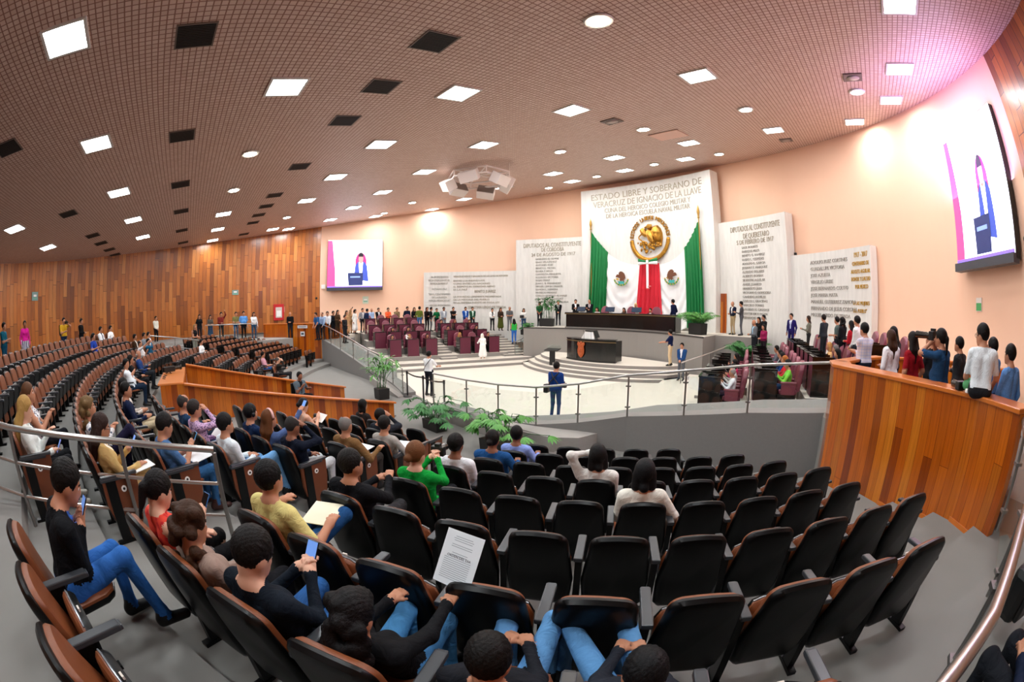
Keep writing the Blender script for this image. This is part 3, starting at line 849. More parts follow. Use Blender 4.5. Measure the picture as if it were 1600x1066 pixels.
def surface_nets(F, lo, h):
    ins = F < 0
    c = np.zeros(np.array(F.shape) - 1, np.int8)
    for dx in (0, 1):
        for dy in (0, 1):
            for dz in (0, 1):
                c += ins[dx:F.shape[0] - 1 + dx, dy:F.shape[1] - 1 + dy, dz:F.shape[2] - 1 + dz]
    act = (c > 0) & (c < 8)
    idx = np.full(act.shape, -1, np.int64); ijk = np.argwhere(act); idx[act] = np.arange(len(ijk))
    sm = np.zeros((len(ijk), 3)); ct = np.zeros(len(ijk))
    cor = [(a, b, d) for a in (0, 1) for b in (0, 1) for d in (0, 1)]
    for u in range(8):
        for v in range(u + 1, 8):
            df = np.array(cor[v]) - np.array(cor[u])
            if np.abs(df).sum() != 1: continue
            A = ijk + cor[u]; B = ijk + cor[v]
            fa = F[A[:, 0], A[:, 1], A[:, 2]]; fb = F[B[:, 0], B[:, 1], B[:, 2]]
            x = (fa < 0) != (fb < 0)
            t = np.where(x, fa / np.where(x, fa - fb, 1), 0)
            sm[x] += np.array(cor[u]) + t[x, None] * df; ct[x] += 1
    V = lo + h * (ijk + sm / ct[:, None])
    Q = []
    for a in range(3):
        b, d = (a + 1) % 3, (a + 2) % 3
        s0 = [slice(None)] * 3; s1 = [slice(None)] * 3
        s0[a] = slice(0, -1); s1[a] = slice(1, None)
        x = ins[tuple(s0)] != ins[tuple(s1)]
        E = np.argwhere(x)
        E = E[(E[:, b] > 0) & (E[:, d] > 0) & (E[:, b] < act.shape[b]) & (E[:, d] < act.shape[d])]
        if not len(E): continue
        eb = np.zeros(3, int); eb[b] = 1; ed = np.zeros(3, int); ed[d] = 1
        g = lambda P: idx[P[:, 0], P[:, 1], P[:, 2]]
        q = np.stack([g(E - eb - ed), g(E - ed), g(E), g(E - eb)], 1)
        fl = ins[E[:, 0], E[:, 1], E[:, 2]]
        q[~fl] = q[~fl][:, ::-1]
        Q.append(q)
    return V, np.concatenate(Q), ijk

def ik(S_, T, l1, l2, pole):
    S_, T, pole = np.array(S_, float), np.array(T, float), np.array(pole, float)
    d = T - S_; L = np.linalg.norm(d)
    if L > 0.985 * (l1 + l2):
        T = S_ + d / L * 0.985 * (l1 + l2); d = T - S_; L = np.linalg.norm(d)
    u = d / L
    x = (l1 * l1 - l2 * l2 + L * L) / (2 * L); hgt = math.sqrt(max(1e-6, l1 * l1 - x * x))
    p = pole - u * (pole @ u); p /= np.linalg.norm(p) + 1e-9
    return S_ + u * x + p * hgt, T

ARMS_STAND = dict(down=(.25, .03, .83), front=(.03, .21, .92), phone=(.06, .30, 1.14), crossed=(-.10, .19, 1.14), raise_=(.16, .30, 1.74), camera=(.07, .20, 1.50), hip=(.22, .02, 1.0), pocket=(.20, .08, .88), belly=(.05, .24, 1.06), ledge=(.16, .38, 1.02), behind=(.08, -.18, .93), chin=(.06, .17, 1.42), out=(.20, .42, 1.10), lean=(.10, .30, .80), reach=(.14, .46, 1.02))
ARMS_SIT = dict(lap=(.07, .33, .63), phone=(.05, .33, .80), paper=(.13, .36, .72), rest=(.27, .30, .70), chin=(.05, .20, 1.06), raise_=(.16, .46, 1.14), desk=(.17, .42, .80), crossed=(-.10, .20, .84), knee=(.12, .46, .58), down=(.26, .10, .55), write=(.08, .40, .66), far=(.30, .34, .72))

_people_mats = {}
def pm(c, rough=0.8, kind='cloth'):
    key = (c, kind)
    if key not in _people_mats:
        _people_mats[key] = mat('%s_%s' % (kind, c), c, rough, noise=0.07 if kind == 'cloth' else 0.0, nscale=14, spec=.12 if kind == 'cloth' else .18 if kind == 'hair' else .4)
        if kind in ('cloth', 'hair'):
            nt = _people_mats[key].node_tree
            tc = nt.nodes.new('ShaderNodeTexCoord'); n = nt.nodes.new('ShaderNodeTexNoise'); bp = nt.nodes.new('ShaderNodeBump')
            n.inputs['Scale'].default_value = 11 if kind == 'cloth' else 60; n.inputs['Detail'].default_value = 3; n.inputs['Distortion'].default_value = 1.2
            bp.inputs['Strength'].default_value = .55; bp.inputs['Distance'].default_value = .03 if kind == 'cloth' else .008
            nt.links.new(tc.outputs['Object'], n.inputs['Vector']); nt.links.new(n.outputs['Fac'], bp.inputs['Height']); nt.links.new(bp.outputs[0], nt.nodes['Principled BSDF'].inputs['Normal'])
    return _people_mats[key]
SKIN = dict(l='d9a78c', m='b98163', d='8a5840')

def pattern_mat(name, c0, c1, kind='check', scale=30):
    if name in _mats: return _mats[name]
    m = bpy.data.materials.new(name); m.use_nodes = True
    nt = m.node_tree; L = nt.links.new; b = nt.nodes['Principled BSDF']; b.inputs['Roughness'].default_value = .85
    tc = nt.nodes.new('ShaderNodeTexCoord')
    mx = nt.nodes.new('ShaderNodeMix'); mx.data_type = 'RGBA'
    mx.inputs[6].default_value = (*hexc(c0), 1); mx.inputs[7].default_value = (*hexc(c1), 1)
    if kind == 'check':
        n = nt.nodes.new('ShaderNodeTexBrick'); n.offset = 0; n.inputs['Scale'].default_value = scale
        n.inputs['Mortar Size'].default_value = .03; n.inputs['Brick Width'].default_value = .5; n.inputs['Row Height'].default_value = .5
        sp = nt.nodes.new('ShaderNodeSeparateXYZ'); cb = nt.nodes.new('ShaderNodeCombineXYZ')
        L(tc.outputs['Object'], sp.inputs[0]); L(sp.outputs['X'], cb.inputs['X']); L(sp.outputs['Z'], cb.inputs['Y'])
        L(cb.outputs[0], n.inputs['Vector']); L(n.outputs['Fac'], mx.inputs[0])
    elif kind == 'stripe':
        n = nt.nodes.new('ShaderNodeTexWave'); n.inputs['Scale'].default_value = scale; n.inputs['Distortion'].default_value = 4
        L(tc.outputs['Object'], n.inputs['Vector']); L(n.outputs['Fac'], mx.inputs[0])
    else:
        n = nt.nodes.new('ShaderNodeTexVoronoi'); n.inputs['Scale'].default_value = scale
        cr = nt.nodes.new('ShaderNodeMapRange'); cr.inputs[1].default_value = .3; cr.inputs[2].default_value = .5
        L(tc.outputs['Object'], n.inputs['Vector']); L(n.outputs['Distance'], cr.inputs[0]); L(cr.outputs[0], mx.inputs[0])
    L(mx.outputs[2], b.inputs['Base Color'])
    _mats[name] = m
    return m

def mesh_from(name, V, Qs, mi, mats, smooth=True):
    me = bpy.data.meshes.new(name)
    nv, nf = len(V), len(Qs)
    me.vertices.add(nv); me.vertices.foreach_set('co', np.asarray(V, np.float32).ravel())
    me.loops.add(nf * 4); me.loops.foreach_set('vertex_index', np.asarray(Qs, np.int32).ravel())
    me.polygons.add(nf); me.polygons.foreach_set('loop_start', np.arange(0, nf * 4, 4, dtype=np.int32))
    try: me.polygons.foreach_set('loop_total', np.full(nf, 4, np.int32))
    except Exception: pass
    for m in mats: me.materials.append(m)
    me.update(calc_edges=True)
    me.polygons.foreach_set('material_index', np.asarray(mi, np.int32))
    me.polygons.foreach_set('use_smooth', np.ones(nf, bool))
    me.validate()
    return me

def person(label, loc, yaw, pose='stand', arms=('down', 'down'), h=1.72, fem=False, top='3a3a3a', low='22242a', shoe='1a1a1a', skin='m', hair='short', hairc='0e0a08',
           sleeve='long', inner=None, tie=None, bottom='trousers', head=(0, 0), lean=0.0, group=None, fat=1.0, legs=None, glasses=False, res=None, topmat=None, lowmat=None, cat='person', twist=0.0):
    loc = Vector(loc)
    d = (loc + Vector((0, 0, 1)) - CAM).length
    if res is None: res = min(.032, max(.0095, d * .0026))
    near = d < 9.0
    k = h / 1.72
    F = Field()
    mats = [pm(SKIN.get(skin, skin), .55, 'skin'), topmat or pm(top), lowmat or pm(low), pm(shoe, .5, 'shoe'), pm(inner or 'e8e8e6'), pm(tie or '1c2a5a'), pm('8c4a44', .5, 'lip')]
    mats.append(mats[1])
    SK, TP, LW, SH, IN, TI, LP, TA = range(8)
    sw = (.165 if fem else .185) * k * (1 + .5 * (fat - 1))
    X = lambda v: np.array(v, float) * k
    # torso frame
    if pose == 'stand': pel = X((0, 0, .95))
    elif pose == 'perch': pel = X((0, 0, .10))
    else: pel = X((0, .10, .485))
    ang = lean
    U = np.array((0, sin(ang), cos(ang))); Fw = np.array((0, cos(ang), -sin(ang))); Rx = np.array((1., 0, 0))
    ct, st = cos(twist), sin(twist)
    def T(x, y, z):   # torso coordinates: right, forward, up above the pelvis
        tw = min(1, max(0, z / .35)) ; a = twist * tw
        xx, yy = x * cos(a) - y * sin(a), x * sin(a) + y * cos(a)
        return pel + k * (Rx * xx + Fw * yy + U * z)
    fw = fat * (.94 if fem else 1)
    F.cap(T(-.085, 0, 0), T(.085, 0, 0), .108 * k * fat, .108 * k * fat, LW)
    for s in (-1, 1):
        F.cap(T(s * .065 * fat, .01, .05), T(s * .085, .0, .33), .098 * k * fw, .105 * k * (fw * .5 + .5), TP)
        F.cap(T(s * .085, 0, .33), T(s * sw / k * .78, -.01, .405), .1 * k, .058 * k, TP)
        F.cap(T(s * .02, -.012, .455), T(s * sw / k * .8, -.01, .405), .045 * k, .05 * k, TP)
        if fem: F.ell(T(s * .07, .085, .30), (.055 * k, .05 * k, .055 * k), TP)
    if fat > 1.1: F.ell(T(0, .06, .12), (.14 * k * fat, .12 * k * fat, .14 * k), TP)
    F.cap(T(0, -.01, .42), T(0, .0, .455), .068 * k, .058 * k, TP)
    nb = T(0, 0, .46); nt_ = T(0, .022, .535)
    F.cap(nb, nt_, .053 * k, .05 * k, SK)
    # head
    hy, hp = head
    HM = np.array(Matrix.Rotation(hy + twist, 3, 'Z') @ Matrix.Rotation(hp, 3, 'X'))
    hc = nt_ + HM @ X((0, .02, .08))
    def H(x, y, z): return hc + HM @ X((x, y, z))
    F.ell(H(0, -.005, .02), np.array((.078, .097, .105)) * k, SK, HM)
    F.ell(H(0, .025, -.045), np.array((.058, .068, .07)) * k, SK, HM)
    if near:
        F.cap(H(0, .090, .005), H(0, .104, -.03), .007 * k, .011 * k, SK)
        F.cap(H(-.017, .084, -.066), H(.017, .084, -.066), .0075 * k, .0075 * k, LP)
        F.cap(H(0, .078, -.1), H(0, .08, -.1), .018 * k, .018 * k, SK)
    for s in (-1, 1):
        F.ell(H(s * .078, -.005, -.01), np.array((.012, .02, .03)) * k, SK, HM)
    # arms
    tab = ARMS_STAND if pose == 'stand' else ARMS_SIT
    hands = []
    zoff = 0 if pose != 'perch' else -.43
    jk = .008 if inner else 0.0
    for s, nm in ((-1, arms[0]), (1, arms[1])):
        sh = T(s * sw / k, -.005, .395)
        t = nm if isinstance(nm, tuple) else tab[nm]
        tgt = X((s * t[0], t[1], t[2] + zoff))
        if twist: tgt = np.array((tgt[0] * ct - tgt[1] * st, tgt[0] * st + tgt[1] * ct, tgt[2]))
        el, wr = ik(sh, tgt, .285 * k, .255 * k, (s * .55, -.55, -.75) if nm not in ('camera', 'raise_') else (s * .8, .1, -.6))
        sm = TA if sleeve != 'none' else SK
        F.cap(sh, el, (.058 + jk) * k * (fat * .4 + .6), (.044 + jk) * k, sm)
        if sleeve == 'short':
            mid = sh + (el - sh) * .72
            F.p.pop(); F.cap(sh, mid, .06 * k, .052 * k, TA); F.cap(mid, el, .043 * k, .041 * k, SK)
        F.cap(el, wr, .042 * k, .03 * k, TA if sleeve == 'long' else SK)
        u = (wr - el) / np.linalg.norm(wr - el)
        hands.append((wr, u, s))
        F.cap(wr, wr + u * .03 * k, .028 * k, .03 * k, SK)
        if d > 7:
            F.cap(wr + u * .02 * k, wr + u * .085 * k, .034 * k, .03 * k, SK); F.cap(wr + u * .08 * k, wr + u * .15 * k, .026 * k, .016 * k, SK)
    # legs
    lw = LW if bottom in ('trousers', 'jeans') else SK
    for s in (-1, 1):
        if pose == 'stand':
            L = (legs or {}).get(s)
            hip = T(s * .09, 0, -.04); kn = X((s * .10, .025, .51)) if not L else X(L[0]); an = X((s * .11, -.02, .10)) if not L else X(L[1])
            to = an + X((s * .02, .17, -.055))
        else:
            L = (legs or {}).get(s)
            hip = T(s * .09, .02, -.02)
            if pose == 'perch':
                kn = X((s * .12, .44, .08)); an = X((s * .12, .40, -.34))
            else:
                kn = X((s * .13, .53, .52)); an = X((s * .13, .50, .10))
            if L: kn, an = X(L[0]), X(L[1])
            to = an + X((s * .02, .16, -.055 if not L or len(L) < 3 else L[2]))
        F.cap(hip, kn, .088 * k * (fat * .5 + .5), .06 * k, LW if bottom != 'skirt' or pose != 'stand' else SK)
        F.cap(kn, an, .058 * k if lw == LW else .052 * k, .046 * k if lw == LW else .036 * k, lw)
        F.cap(an + X((0, -.045, -.035)), to, .046 * k, .036 * k, SH)
        F.cap(an + X((0, -.02, -.01)), an + X((0, -.01, .03)), .045 * k, .043 * k, SH)
    if bottom == 'skirt' and pose == 'stand':
        for s in (-1, 1):
            F.cap(T(s * .05, 0, 0), X((s * .09, .0, .32)), .12 * k, .145 * k, LW)
    if bottom == 'dress' and pose == 'stand':
        for s in (-1, 1):
            F.cap(T(s * .05, 0, 0), X((s * .11, 0, .38)), .12 * k, .16 * k, LW)
    G, I, lo, ax = F.grid(res, .035 * k)
    V, Q, ijk = surface_nets(G, lo, res)
    vi = np.clip(np.rint((V - lo) / res).astype(int), 0, np.array(I.shape) - 1)
    vm = I[vi[:, 0], vi[:, 1], vi[:, 2]].astype(int)
    fm = vm[Q[:, 0]]
    fc = V[Q].mean(1)
    r0 = (fc - pel) / k; u0 = r0 @ U
    w0 = ((fm == TP) | (fm == LW)) & (np.abs(r0[:, 0]) < .17) & (np.abs(r0 @ Fw) < .15) & (np.abs(u0) < .16)
    fm[w0] = np.where(u0[w0] > .01, TP, LW)
    w1 = ((fm == TP) | (fm == SK)) & (np.abs(r0[:, 0]) < .085) & (np.abs(r0 @ Fw) < .09) & (u0 > .36) & (u0 < .56)
    fm[w1] = np.where(u0[w1] > .472 - .35 * np.maximum(0, (r0 @ Fw)[w1] - .02), SK, TP)
    if inner or tie:
        rel = (fc - pel) / k
        f_ = rel @ Fw; u_ = rel @ U; x_ = rel[:, 0] - (-(f_ * st) if twist else 0)
        op = np.clip((u_ - .05) / .40, 0, 1) * .055 + .012
        w = (fm == TP) & (f_ > .03) & (np.abs(x_) < op) & (u_ > .08)
        fm[w] = IN
        if tie: fm[w & (np.abs(x_) < .022)] = TI
    # fingers for people near enough to see them
    if d <= 7:
        for wr, u, s in hands:
            hf = Field()
            side = np.cross(u, np.array((0, 0, 1.))); nn = np.linalg.norm(side); side = side / nn if nn > .2 else np.array((1., 0, 0))
            nrm = np.cross(side, u); cr_ = -nrm * .5
            for j in range(4):
                o = (j - 1.5) * .019 * k
                b0 = wr + u * .02 * k + side * o * .7; b1 = wr + u * .085 * k + side * o
                hf.cap(b0, b1, .016 * k, .0125 * k, 0)
                ln = (.034, .04, .037, .028)[j] * k
                k1 = b1 + (u * .9 - nrm * .35) * ln; k2 = k1 + (u * .5 - nrm * .8) * ln * .75
                hf.cap(b1, k1, .0098 * k, .009 * k, 0); hf.cap(k1, k2, .009 * k, .0075 * k, 0)
            th0 = wr + u * .03 * k - side * s * .02 * k; th1 = wr + u * .065 * k - side * s * .048 * k - nrm * .012 * k; th2 = th1 + (u * .8 - nrm * .5) * .03 * k
            hf.cap(th0, th1, .015 * k, .011 * k, 0); hf.cap(th1, th2, .0105 * k, .008 * k, 0)
            hr = max(.0042, d * .0011)
            g2, i2, lo2, a2 = hf.grid(hr, .008)
            v2, q2, _ = surface_nets(g2, lo2, hr)
            Q = np.concatenate([Q, q2 + len(V)]); V = np.concatenate([V, v2]); fm = np.concatenate([fm, np.zeros(len(q2), int)])
    me = mesh_from('person', V, Q, fm, mats)
    o = bpy.data.objects.new('person', me); C.objects.link(o)
    o.location = loc; o.rotation_euler = (0, 0, yaw)
    tag(o, label, cat, group)
    # hair -------------------------------------------------------------
    hm = pm(hairc, .55, 'hair')
    if hair != 'none':
        hf = Field(); cut = []
        sc = lambda a, b, c: np.array((a, b, c)) * k
        if hair in ('short', 'long', 'bun', 'pony', 'curly', 'bob', 'thin', 'longback'):
            t = .013 if hair != 'thin' else .007
            hf.ell(H(0, -.014, .032), sc(.082 + t, .098 + t, .104 + t), 0, HM)
            cut.append(('e', H(0, .115, -.04), sc(.115, .108, .118), HM, 0, 0))
            cut.append(('e', H(0, .03, -.165), sc(.16, .16, .115), HM, 0, 0) if hair in ('short', 'thin', 'bun', 'pony') else ('e', H(0, .10, -.16), sc(.07, .10, .12), HM, 0, 0))
            if hair == 'thin': cut.append(('e', H(0, .07, .13), sc(.075, .12, .07), HM, 0, 0))
        if hair == 'bald':
            hf.ell(H(0, -.02, .0), sc(.084, .092, .07), 0, HM)
            cut.append(('e', H(0, .09, .0), sc(.1, .11, .14), HM, 0, 0)); cut.append(('e', H(0, 0, .12), sc(.13, .16, .10), HM, 0, 0)); cut.append(('e', H(0, 0, -.13), sc(.15, .15, .1), HM, 0, 0))
        if hair in ('long', 'longback'):
            for s in (-1, 0, 1):
                hf.cap(H(s * .055, -.045, .0), H(s * .075, -.075 if s else -.095, -.16), .05 * k, .055 * k, 0)
                hf.cap(H(s * .075, -.075 if s else -.095, -.16), H(s * .06, -.08 if s else -.1, -.34 if hair == 'longback' else -.27), .055 * k, .03 * k, 0)
        if hair == 'bob':
            for s in (-1, 0, 1):
                hf.cap(H(s * .062, -.03, .0), H(s * .07, -.04 if s else -.08, -.11), .045 * k, .045 * k, 0)
        if hair == 'curly':
            rnd = random.Random(int(d * 1000))
            for i in range(46):
                a = rnd.uniform(-pi, pi); z = rnd.uniform(-.26, .1)
                if abs(a) < 1.0 and z < .05: continue
                rr = .085 + .02 * (z < 0)
                hf.ell(H(sin(a) * rr, cos(a) * rr * .95 - .02, z), sc(.034, .034, .034) * rnd.uniform(.8, 1.2), 0)
        if hair == 'bun':
            hf.ell(H(0, -.125, -.01), sc(.042, .04, .042), 0)
        if hair == 'pony':
            hf.ell(H(0, -.115, .02), sc(.03, .035, .03), 0); hf.cap(H(0, -.13, .0), H(0, -.13, -.2), .036 * k, .018 * k, 0)
        if hair == 'cap':
            hf.ell(H(0, -.005, .045), sc(.092, .108, .085), 0, HM); hf.cap(H(-.03, .09, .055), H(.03, .09, .055), .03 * k, .03 * k, 0); hf.ell(H(0, .12, .05), sc(.065, .06, .012), 0, HM)
            cut.append(('e', H(0, .07, -.1), sc(.15, .2, .125), HM, 0, 0))
        if hair == 'scarf':
            hf.ell(H(0, -.012, .02), sc(.095, .112, .118), 0, HM); hf.ell(H(0, -.03, -.10), sc(.085, .085, .08), 0, HM)
            cut.append(('e', H(0, .12, -.02), sc(.068, .08, .1), HM, 0, 0))
        hr = max(.007, res * .7)
        g2, i2, lo2, a2 = hf.grid(hr, .02, cut)
        v2, q2, _ = surface_nets(g2, lo2, hr)
        if near and hair in ('short', 'long', 'curly', 'pony', 'longback'):
            w = np.sin(v2[:, 0] * 260 + np.sin(v2[:, 2] * 90) * 2) * np.sin(v2[:, 2] * 120 + v2[:, 1] * 140)
            v2 = v2 + (v2 - hc) / (np.linalg.norm(v2 - hc, axis=1)[:, None] + 1e-6) * w[:, None] * .0022
        hm_ = mesh_from('hair', v2, q2, np.zeros(len(q2), int), [hm])
        ho = bpy.data.objects.new('hair', hm_); C.objects.link(ho); ho.parent = o
    if d < 6.5:
        for s in (-1, 1):
            b = MB(); c = H(s * .031, .078, .005)
            b.ball(tuple(c), .0125 * k, 10, 0); b.ball(tuple(H(s * .032, .0865, .005)), .0062 * k, 8, 1)
            b.build('eye', [mat('eye_white', 'e6e1da', .3), mat('eye_dark', '1d130d', .2)], o, True)
        for s in (-1, 1): MB().tube([tuple(H(s * .015, .09, .027)), tuple(H(s * .032, .09, .034)), tuple(H(s * .05, .078, .027))], .0042 * k, 6).build('eyebrow', pm(hairc, .55, 'hair'), o, True)
    if glasses:
        b = MB()
        for s in (-1, 1):
            b.tube([tuple(H(s * .034 + .026 * cos(q), .103, .003 + .02 * sin(q))) for q in [2 * pi * i / 14 for i in range(14)]], .003 * k, 6, closed=True)
            b.tube([tuple(H(s * .06, .1, .006)), tuple(H(s * .083, -.0, .004))], .003 * k, 6)
        b.build('glasses', M_BLACK, o)
    o['_hand_l'] = list(hands[0][0] + hands[0][1] * .09); o['_hand_r'] = list(hands[1][0] + hands[1][1] * .09)
    o['_head'] = list(hc)
    return o
def hand_world(o, which):
    M = Matrix.Translation(o.location) @ Matrix.Rotation(o.rotation_euler.z, 4, 'Z')
    return M @ Vector(o['_hand_' + which])
# ================================================================== WOODEN COUNTERS, BOOTH
def counter(side, label):
    sx = side
    path = [(12.6, 8.15)] + [seat_xy(47.6, r) for r in (17.2, 18.0, 18.8, 19.6, 20.3)] + [(15.45, 4.75)]
    zf = [0.0, .32, .47, .63, .78, .93, .93]
    path = [(sx * x, y) for x, y in path]
    t = empty('wooden_counter', (path[0][0], path[0][1], 0), 0, label, 'counter', 'corner counters')
    ox, oy = path[0]
    P = [(x - ox, y - oy) for x, y in path]
    zb = [0.0] * len(P)
    mb = MB(); mb.wall(P, zb, [2.44] * len(P), .12, side=sx)
    # return along the ramp head
    mb.wall([(P[0][0], P[0][1]), (sx * .55, 1.2), (sx * 1.0, 1.75)], 1.2, 2.44, .12, side=-sx)
    mb.build('front_boards', M_WOODC, t)
    mb = MB(); P2 = [(P[0][0] - sx * .03, P[0][1])] + P[1:]
    mb.wall([(x - sx * .03, y - .02) for x, y in P], [2.44] * len(P), [2.50] * len(P), .42, side=sx)
    mb.wall([(0, 0), (sx * .55, 1.2), (sx * 1.0, 1.75)], 2.44, 2.50, .3, side=-sx)
    mb.build('top_board', M_WOODTOP, t, bevel=.012)
    mb = MB()
    for i in range(len(P) - 1):
        mb.wall([(P[i][0] - sx * .012, P[i][1] - .012), (P[i + 1][0] - sx * .012, P[i + 1][1] - .012)], zf[i], zf[i] + .06, .02, side=sx)
    mb.build('skirting', M_WOODTOP, t)
    return t
counter(1, 'tall curved wooden counter at right, people standing behind it')
CL = counter(-1, 'tall wooden counter at far left end of the ramp, with small white signs')
# inner rear screen wall of the right box
t = empty('wooden_partition', (15.0, 11.0, 1.46), 0, 'low dark wooden partition behind the people in the right corner box', 'partition')
mb = MB(); pth = [(-1.7, -1.2), (0, -.35), (1.2, -.6), (2.2, -1.4)]
mb.wall(pth, 0, .95, .08, side=1); mb.build('boards', M_WOODC, t)
mb = MB(); mb.wall([(x, y - .05) for x, y in pth], .95, 1.0, .2, side=1); mb.build('top_board', M_WOODTOP, t, bevel=.01)
# technicians' booth in the middle of the gallery
def booth_wall(x, y0, y1, z0, z1, label):
    t = empty('booth_wall', (x, y0, 0), 0, label, 'wooden wall')
    mb = MB(); mb.wall([(0, 0), (0, y1 - y0)], 0, [z0, z1], .1, side=1); mb.build('boards', M_WOODC, t)
    mb = MB(); mb.wall([(.04, .03), (.04, y1 - y0)], [z0, z1], [z0 + .05, z1 + .05], .18, side=1); mb.build('cap_rail', M_WOODTOP, t, bevel=.01)
booth_wall(1.57, 5.78, -.45, .46, 1.58, 'near sloping wooden booth wall, low end towards the pit')
booth_wall(-1.62, 5.37, -.45, .49, 1.72, 'far sloping wooden booth wall, beside the standing security guard')
t = empty('control_desk', (0, -.85, 0), 0, 'light orange wooden control desk closing the rear of the booth', 'desk')
mb = MB(); mb.box((0.0, 0, 1.62), (3.35, .75, .05)); mb.build('desk_top', mat('light_orange_wood', 'd9813f', .35, noise=.1, nscale=4, coat=.4), t, bevel=.01)
mb = MB(); mb.wall([(-1.65, .33), (1.65, .33)], .5, 1.6, .06); mb.wall([(1.67, .36), (1.67, -.3)], .5, 1.6, .06, side=-1); mb.wall([(-1.67, -.3), (-1.67, .36)], .5, 1.6, .06, side=-1); mb.build('front_boards', M_WOODC, t)
mb = MB(); mb.prism([(-1.6, -.2), (1.55, -.2), (1.55, 6.2), (-1.6, 6.0)], 0, lambda x, y: max(.05, .5 - .16 * y)); o = mb.build('floor_booth', M_CARPET); o.location = (0, -.3, 0); tag(o, kind='structure')
# black video camera lying on the desk
t = empty('video_camera', (-.35, -1.0, 1.645), .5, 'black video camera with cables on the orange control desk', 'camera')
mb = MB(); mb.box((0, 0, .12), (.16, .42, .16)); mb.build('body', M_BLACK, t, bevel=.02)
mb = MB(); mb.tube([(0, .2, .13), (0, .42, .13)], .06, 14); mb.tube([(0, .42, .13), (0, .47, .13)], .075, 14); mb.build('lens', M_BLKGLOSS, t, 'auto')
mb = MB(); mb.tube([(0, -.15, .24), (0, -.1, .29), (0, .12, .29), (0, .17, .22)], .012, 8); mb.build('handle', M_BLACK, t)
mb = MB()
for a in (.3, 2.4, 4.5): mb.tube([(0, 0, .05), (.13 * cos(a), .13 * sin(a), 0)], .012, 8)
mb.build('tripod_foot', M_BLACK, t)
mb = MB(); mb.tube([(.1 * i, -.1 + .06 * sin(i * 1.7), .01) for i in range(-1, 9)], .008, 6); o = mb.build('cable', M_BLACK); o.location = (.1, -1.0, 1.648); tag(o, 'black cable lying along the orange control desk', 'cable')

# small signs on the left counter
def flat_sign(name, loc, rz, w, h, cols, label, cat='sign', th=.015):
    t = empty(name, loc, rz, label, cat)
    MB().box((0, 0, 0), (w, th, h)).build('board', mat('sign_' + cols[0], cols[0], .5), t)
    b = MB()
    for (x, z, ww, hh, m) in cols[1]: b.box((x, -th * .6, z), (ww, .004, hh), 0, m)
    b.build('print', [mat('sign_' + c, c, .5) for c in cols[2]], t)
    return t
def left_counter_pt(r, z, off=.05):
    x, y = seat_xy(-47.6, r); nx, ny = cos(R_(-47.6)), sin(R_(-47.6))
    return (x + off * cos(R_(-47.6)) * 1.0, y + off * sin(R_(-47.6)), z)
flat_sign('counter_sign', left_counter_pt(18.0, 2.28, .1), R_(-47.6) + pi / 2, .75, .17, ('d9d9d4', [(0, 0, .6, .05, 0)], ['77777a']), 'white strip sign on the left wooden counter')
flat_sign('counter_sign', left_counter_pt(18.0, 1.85, .1), R_(-47.6) + pi / 2, .32, .28, ('e2e2de', [(0, 0, .2, .12, 0)], ['3c4a55']), 'square white sign with dark pictogram below the strip sign')

# ================================================================== RAILINGS WITH GLASS
def railing(label, pts, hts=.95, post_every=1, glass=True, rails=0, name='glass_railing', post_r=.022, rail_r=.028, bars=()):
    t = empty(name, pts[0], 0, label, 'railing')
    o = Vector(pts[0]); P = [Vector(p) - o for p in pts]
    for i, p in enumerate(P):
        if i % post_every: continue
        b = MB(); b.tube([p, p + Vector((0, 0, hts - .03))], post_r, 10)
        if glass:
            for z in (.22, .7): b.box(tuple(p + Vector((0, 0, z))), (.09, .09, .03))
        b.build('post', M_STEELD, t, 'auto')
    b = MB(); b.tube([p + Vector((0, 0, hts)) for p in P], rail_r, 10); b.build('handrail', M_STEEL, t, 'auto')
    for z in bars:
        b = MB(); b.tube([p + Vector((0, 0, z)) for p in P], rail_r * .6, 8); b.build('rail_bar', M_STEEL, t, 'auto')
    if glass:
        for i in range(len(P) - 1):
            a, c = P[i], P[i + 1]; d = (c - a).normalized()
            a2, c2 = a + d * .05, c - d * .05
            nx = Vector((-d.y, d.x, 0)).normalized() * .005
            b = MB(); n = b.pts([a2 + Vector((0, 0, .1)) - nx, c2 + Vector((0, 0, .1)) - nx, c2 + Vector((0, 0, hts - .13)) - nx, a2 + Vector((0, 0, hts - .13)) - nx, a2 + Vector((0, 0, .1)) + nx, c2 + Vector((0, 0, .1)) + nx, c2 + Vector((0, 0, hts - .13)) + nx, a2 + Vector((0, 0, hts - .13)) + nx])
            for q in ((0, 1, 2, 3), (7, 6, 5, 4), (0, 4, 5, 1), (1, 5, 6, 2), (2, 6, 7, 3), (3, 7, 4, 0)): b.face([n + k for k in q])
            b.build('glass_pane', M_GLASS, t)
    return t
railing('curved glass railing in front of the pit, rising to the right counter', RAIL_R)
railing('glass railing climbing the left ramp from the belt barrier', RAIL_L, hts=.92)
railing('steel guard rail of three bars at lower left, in front of seated women', [(9.05, .05, 1.05), (9.0, -.95, 1.2), (8.95, -2.4, 1.38), (8.55, -4.2, 1.62)], hts=1.02, glass=False, name='guard_rail', bars=(.68, .34), post_r=.024, rail_r=.032)
railing('steel stair rail sloping down through the distant left seats', [(-9.2, -2.6, 1.45), (-9.0, -1.2, 1.3), (-8.9, .2, 1.1)], hts=.95, glass=False, name='guard_rail', bars=(.5,), post_r=.022)
railing('glass railing of the rear left landing where people stand', [(-14.2, .6, 1.62), (-13.6, 1.6, 1.62), (-13.1, 2.7, 1.62), (-12.8, 3.9, 1.62)], hts=1.0)
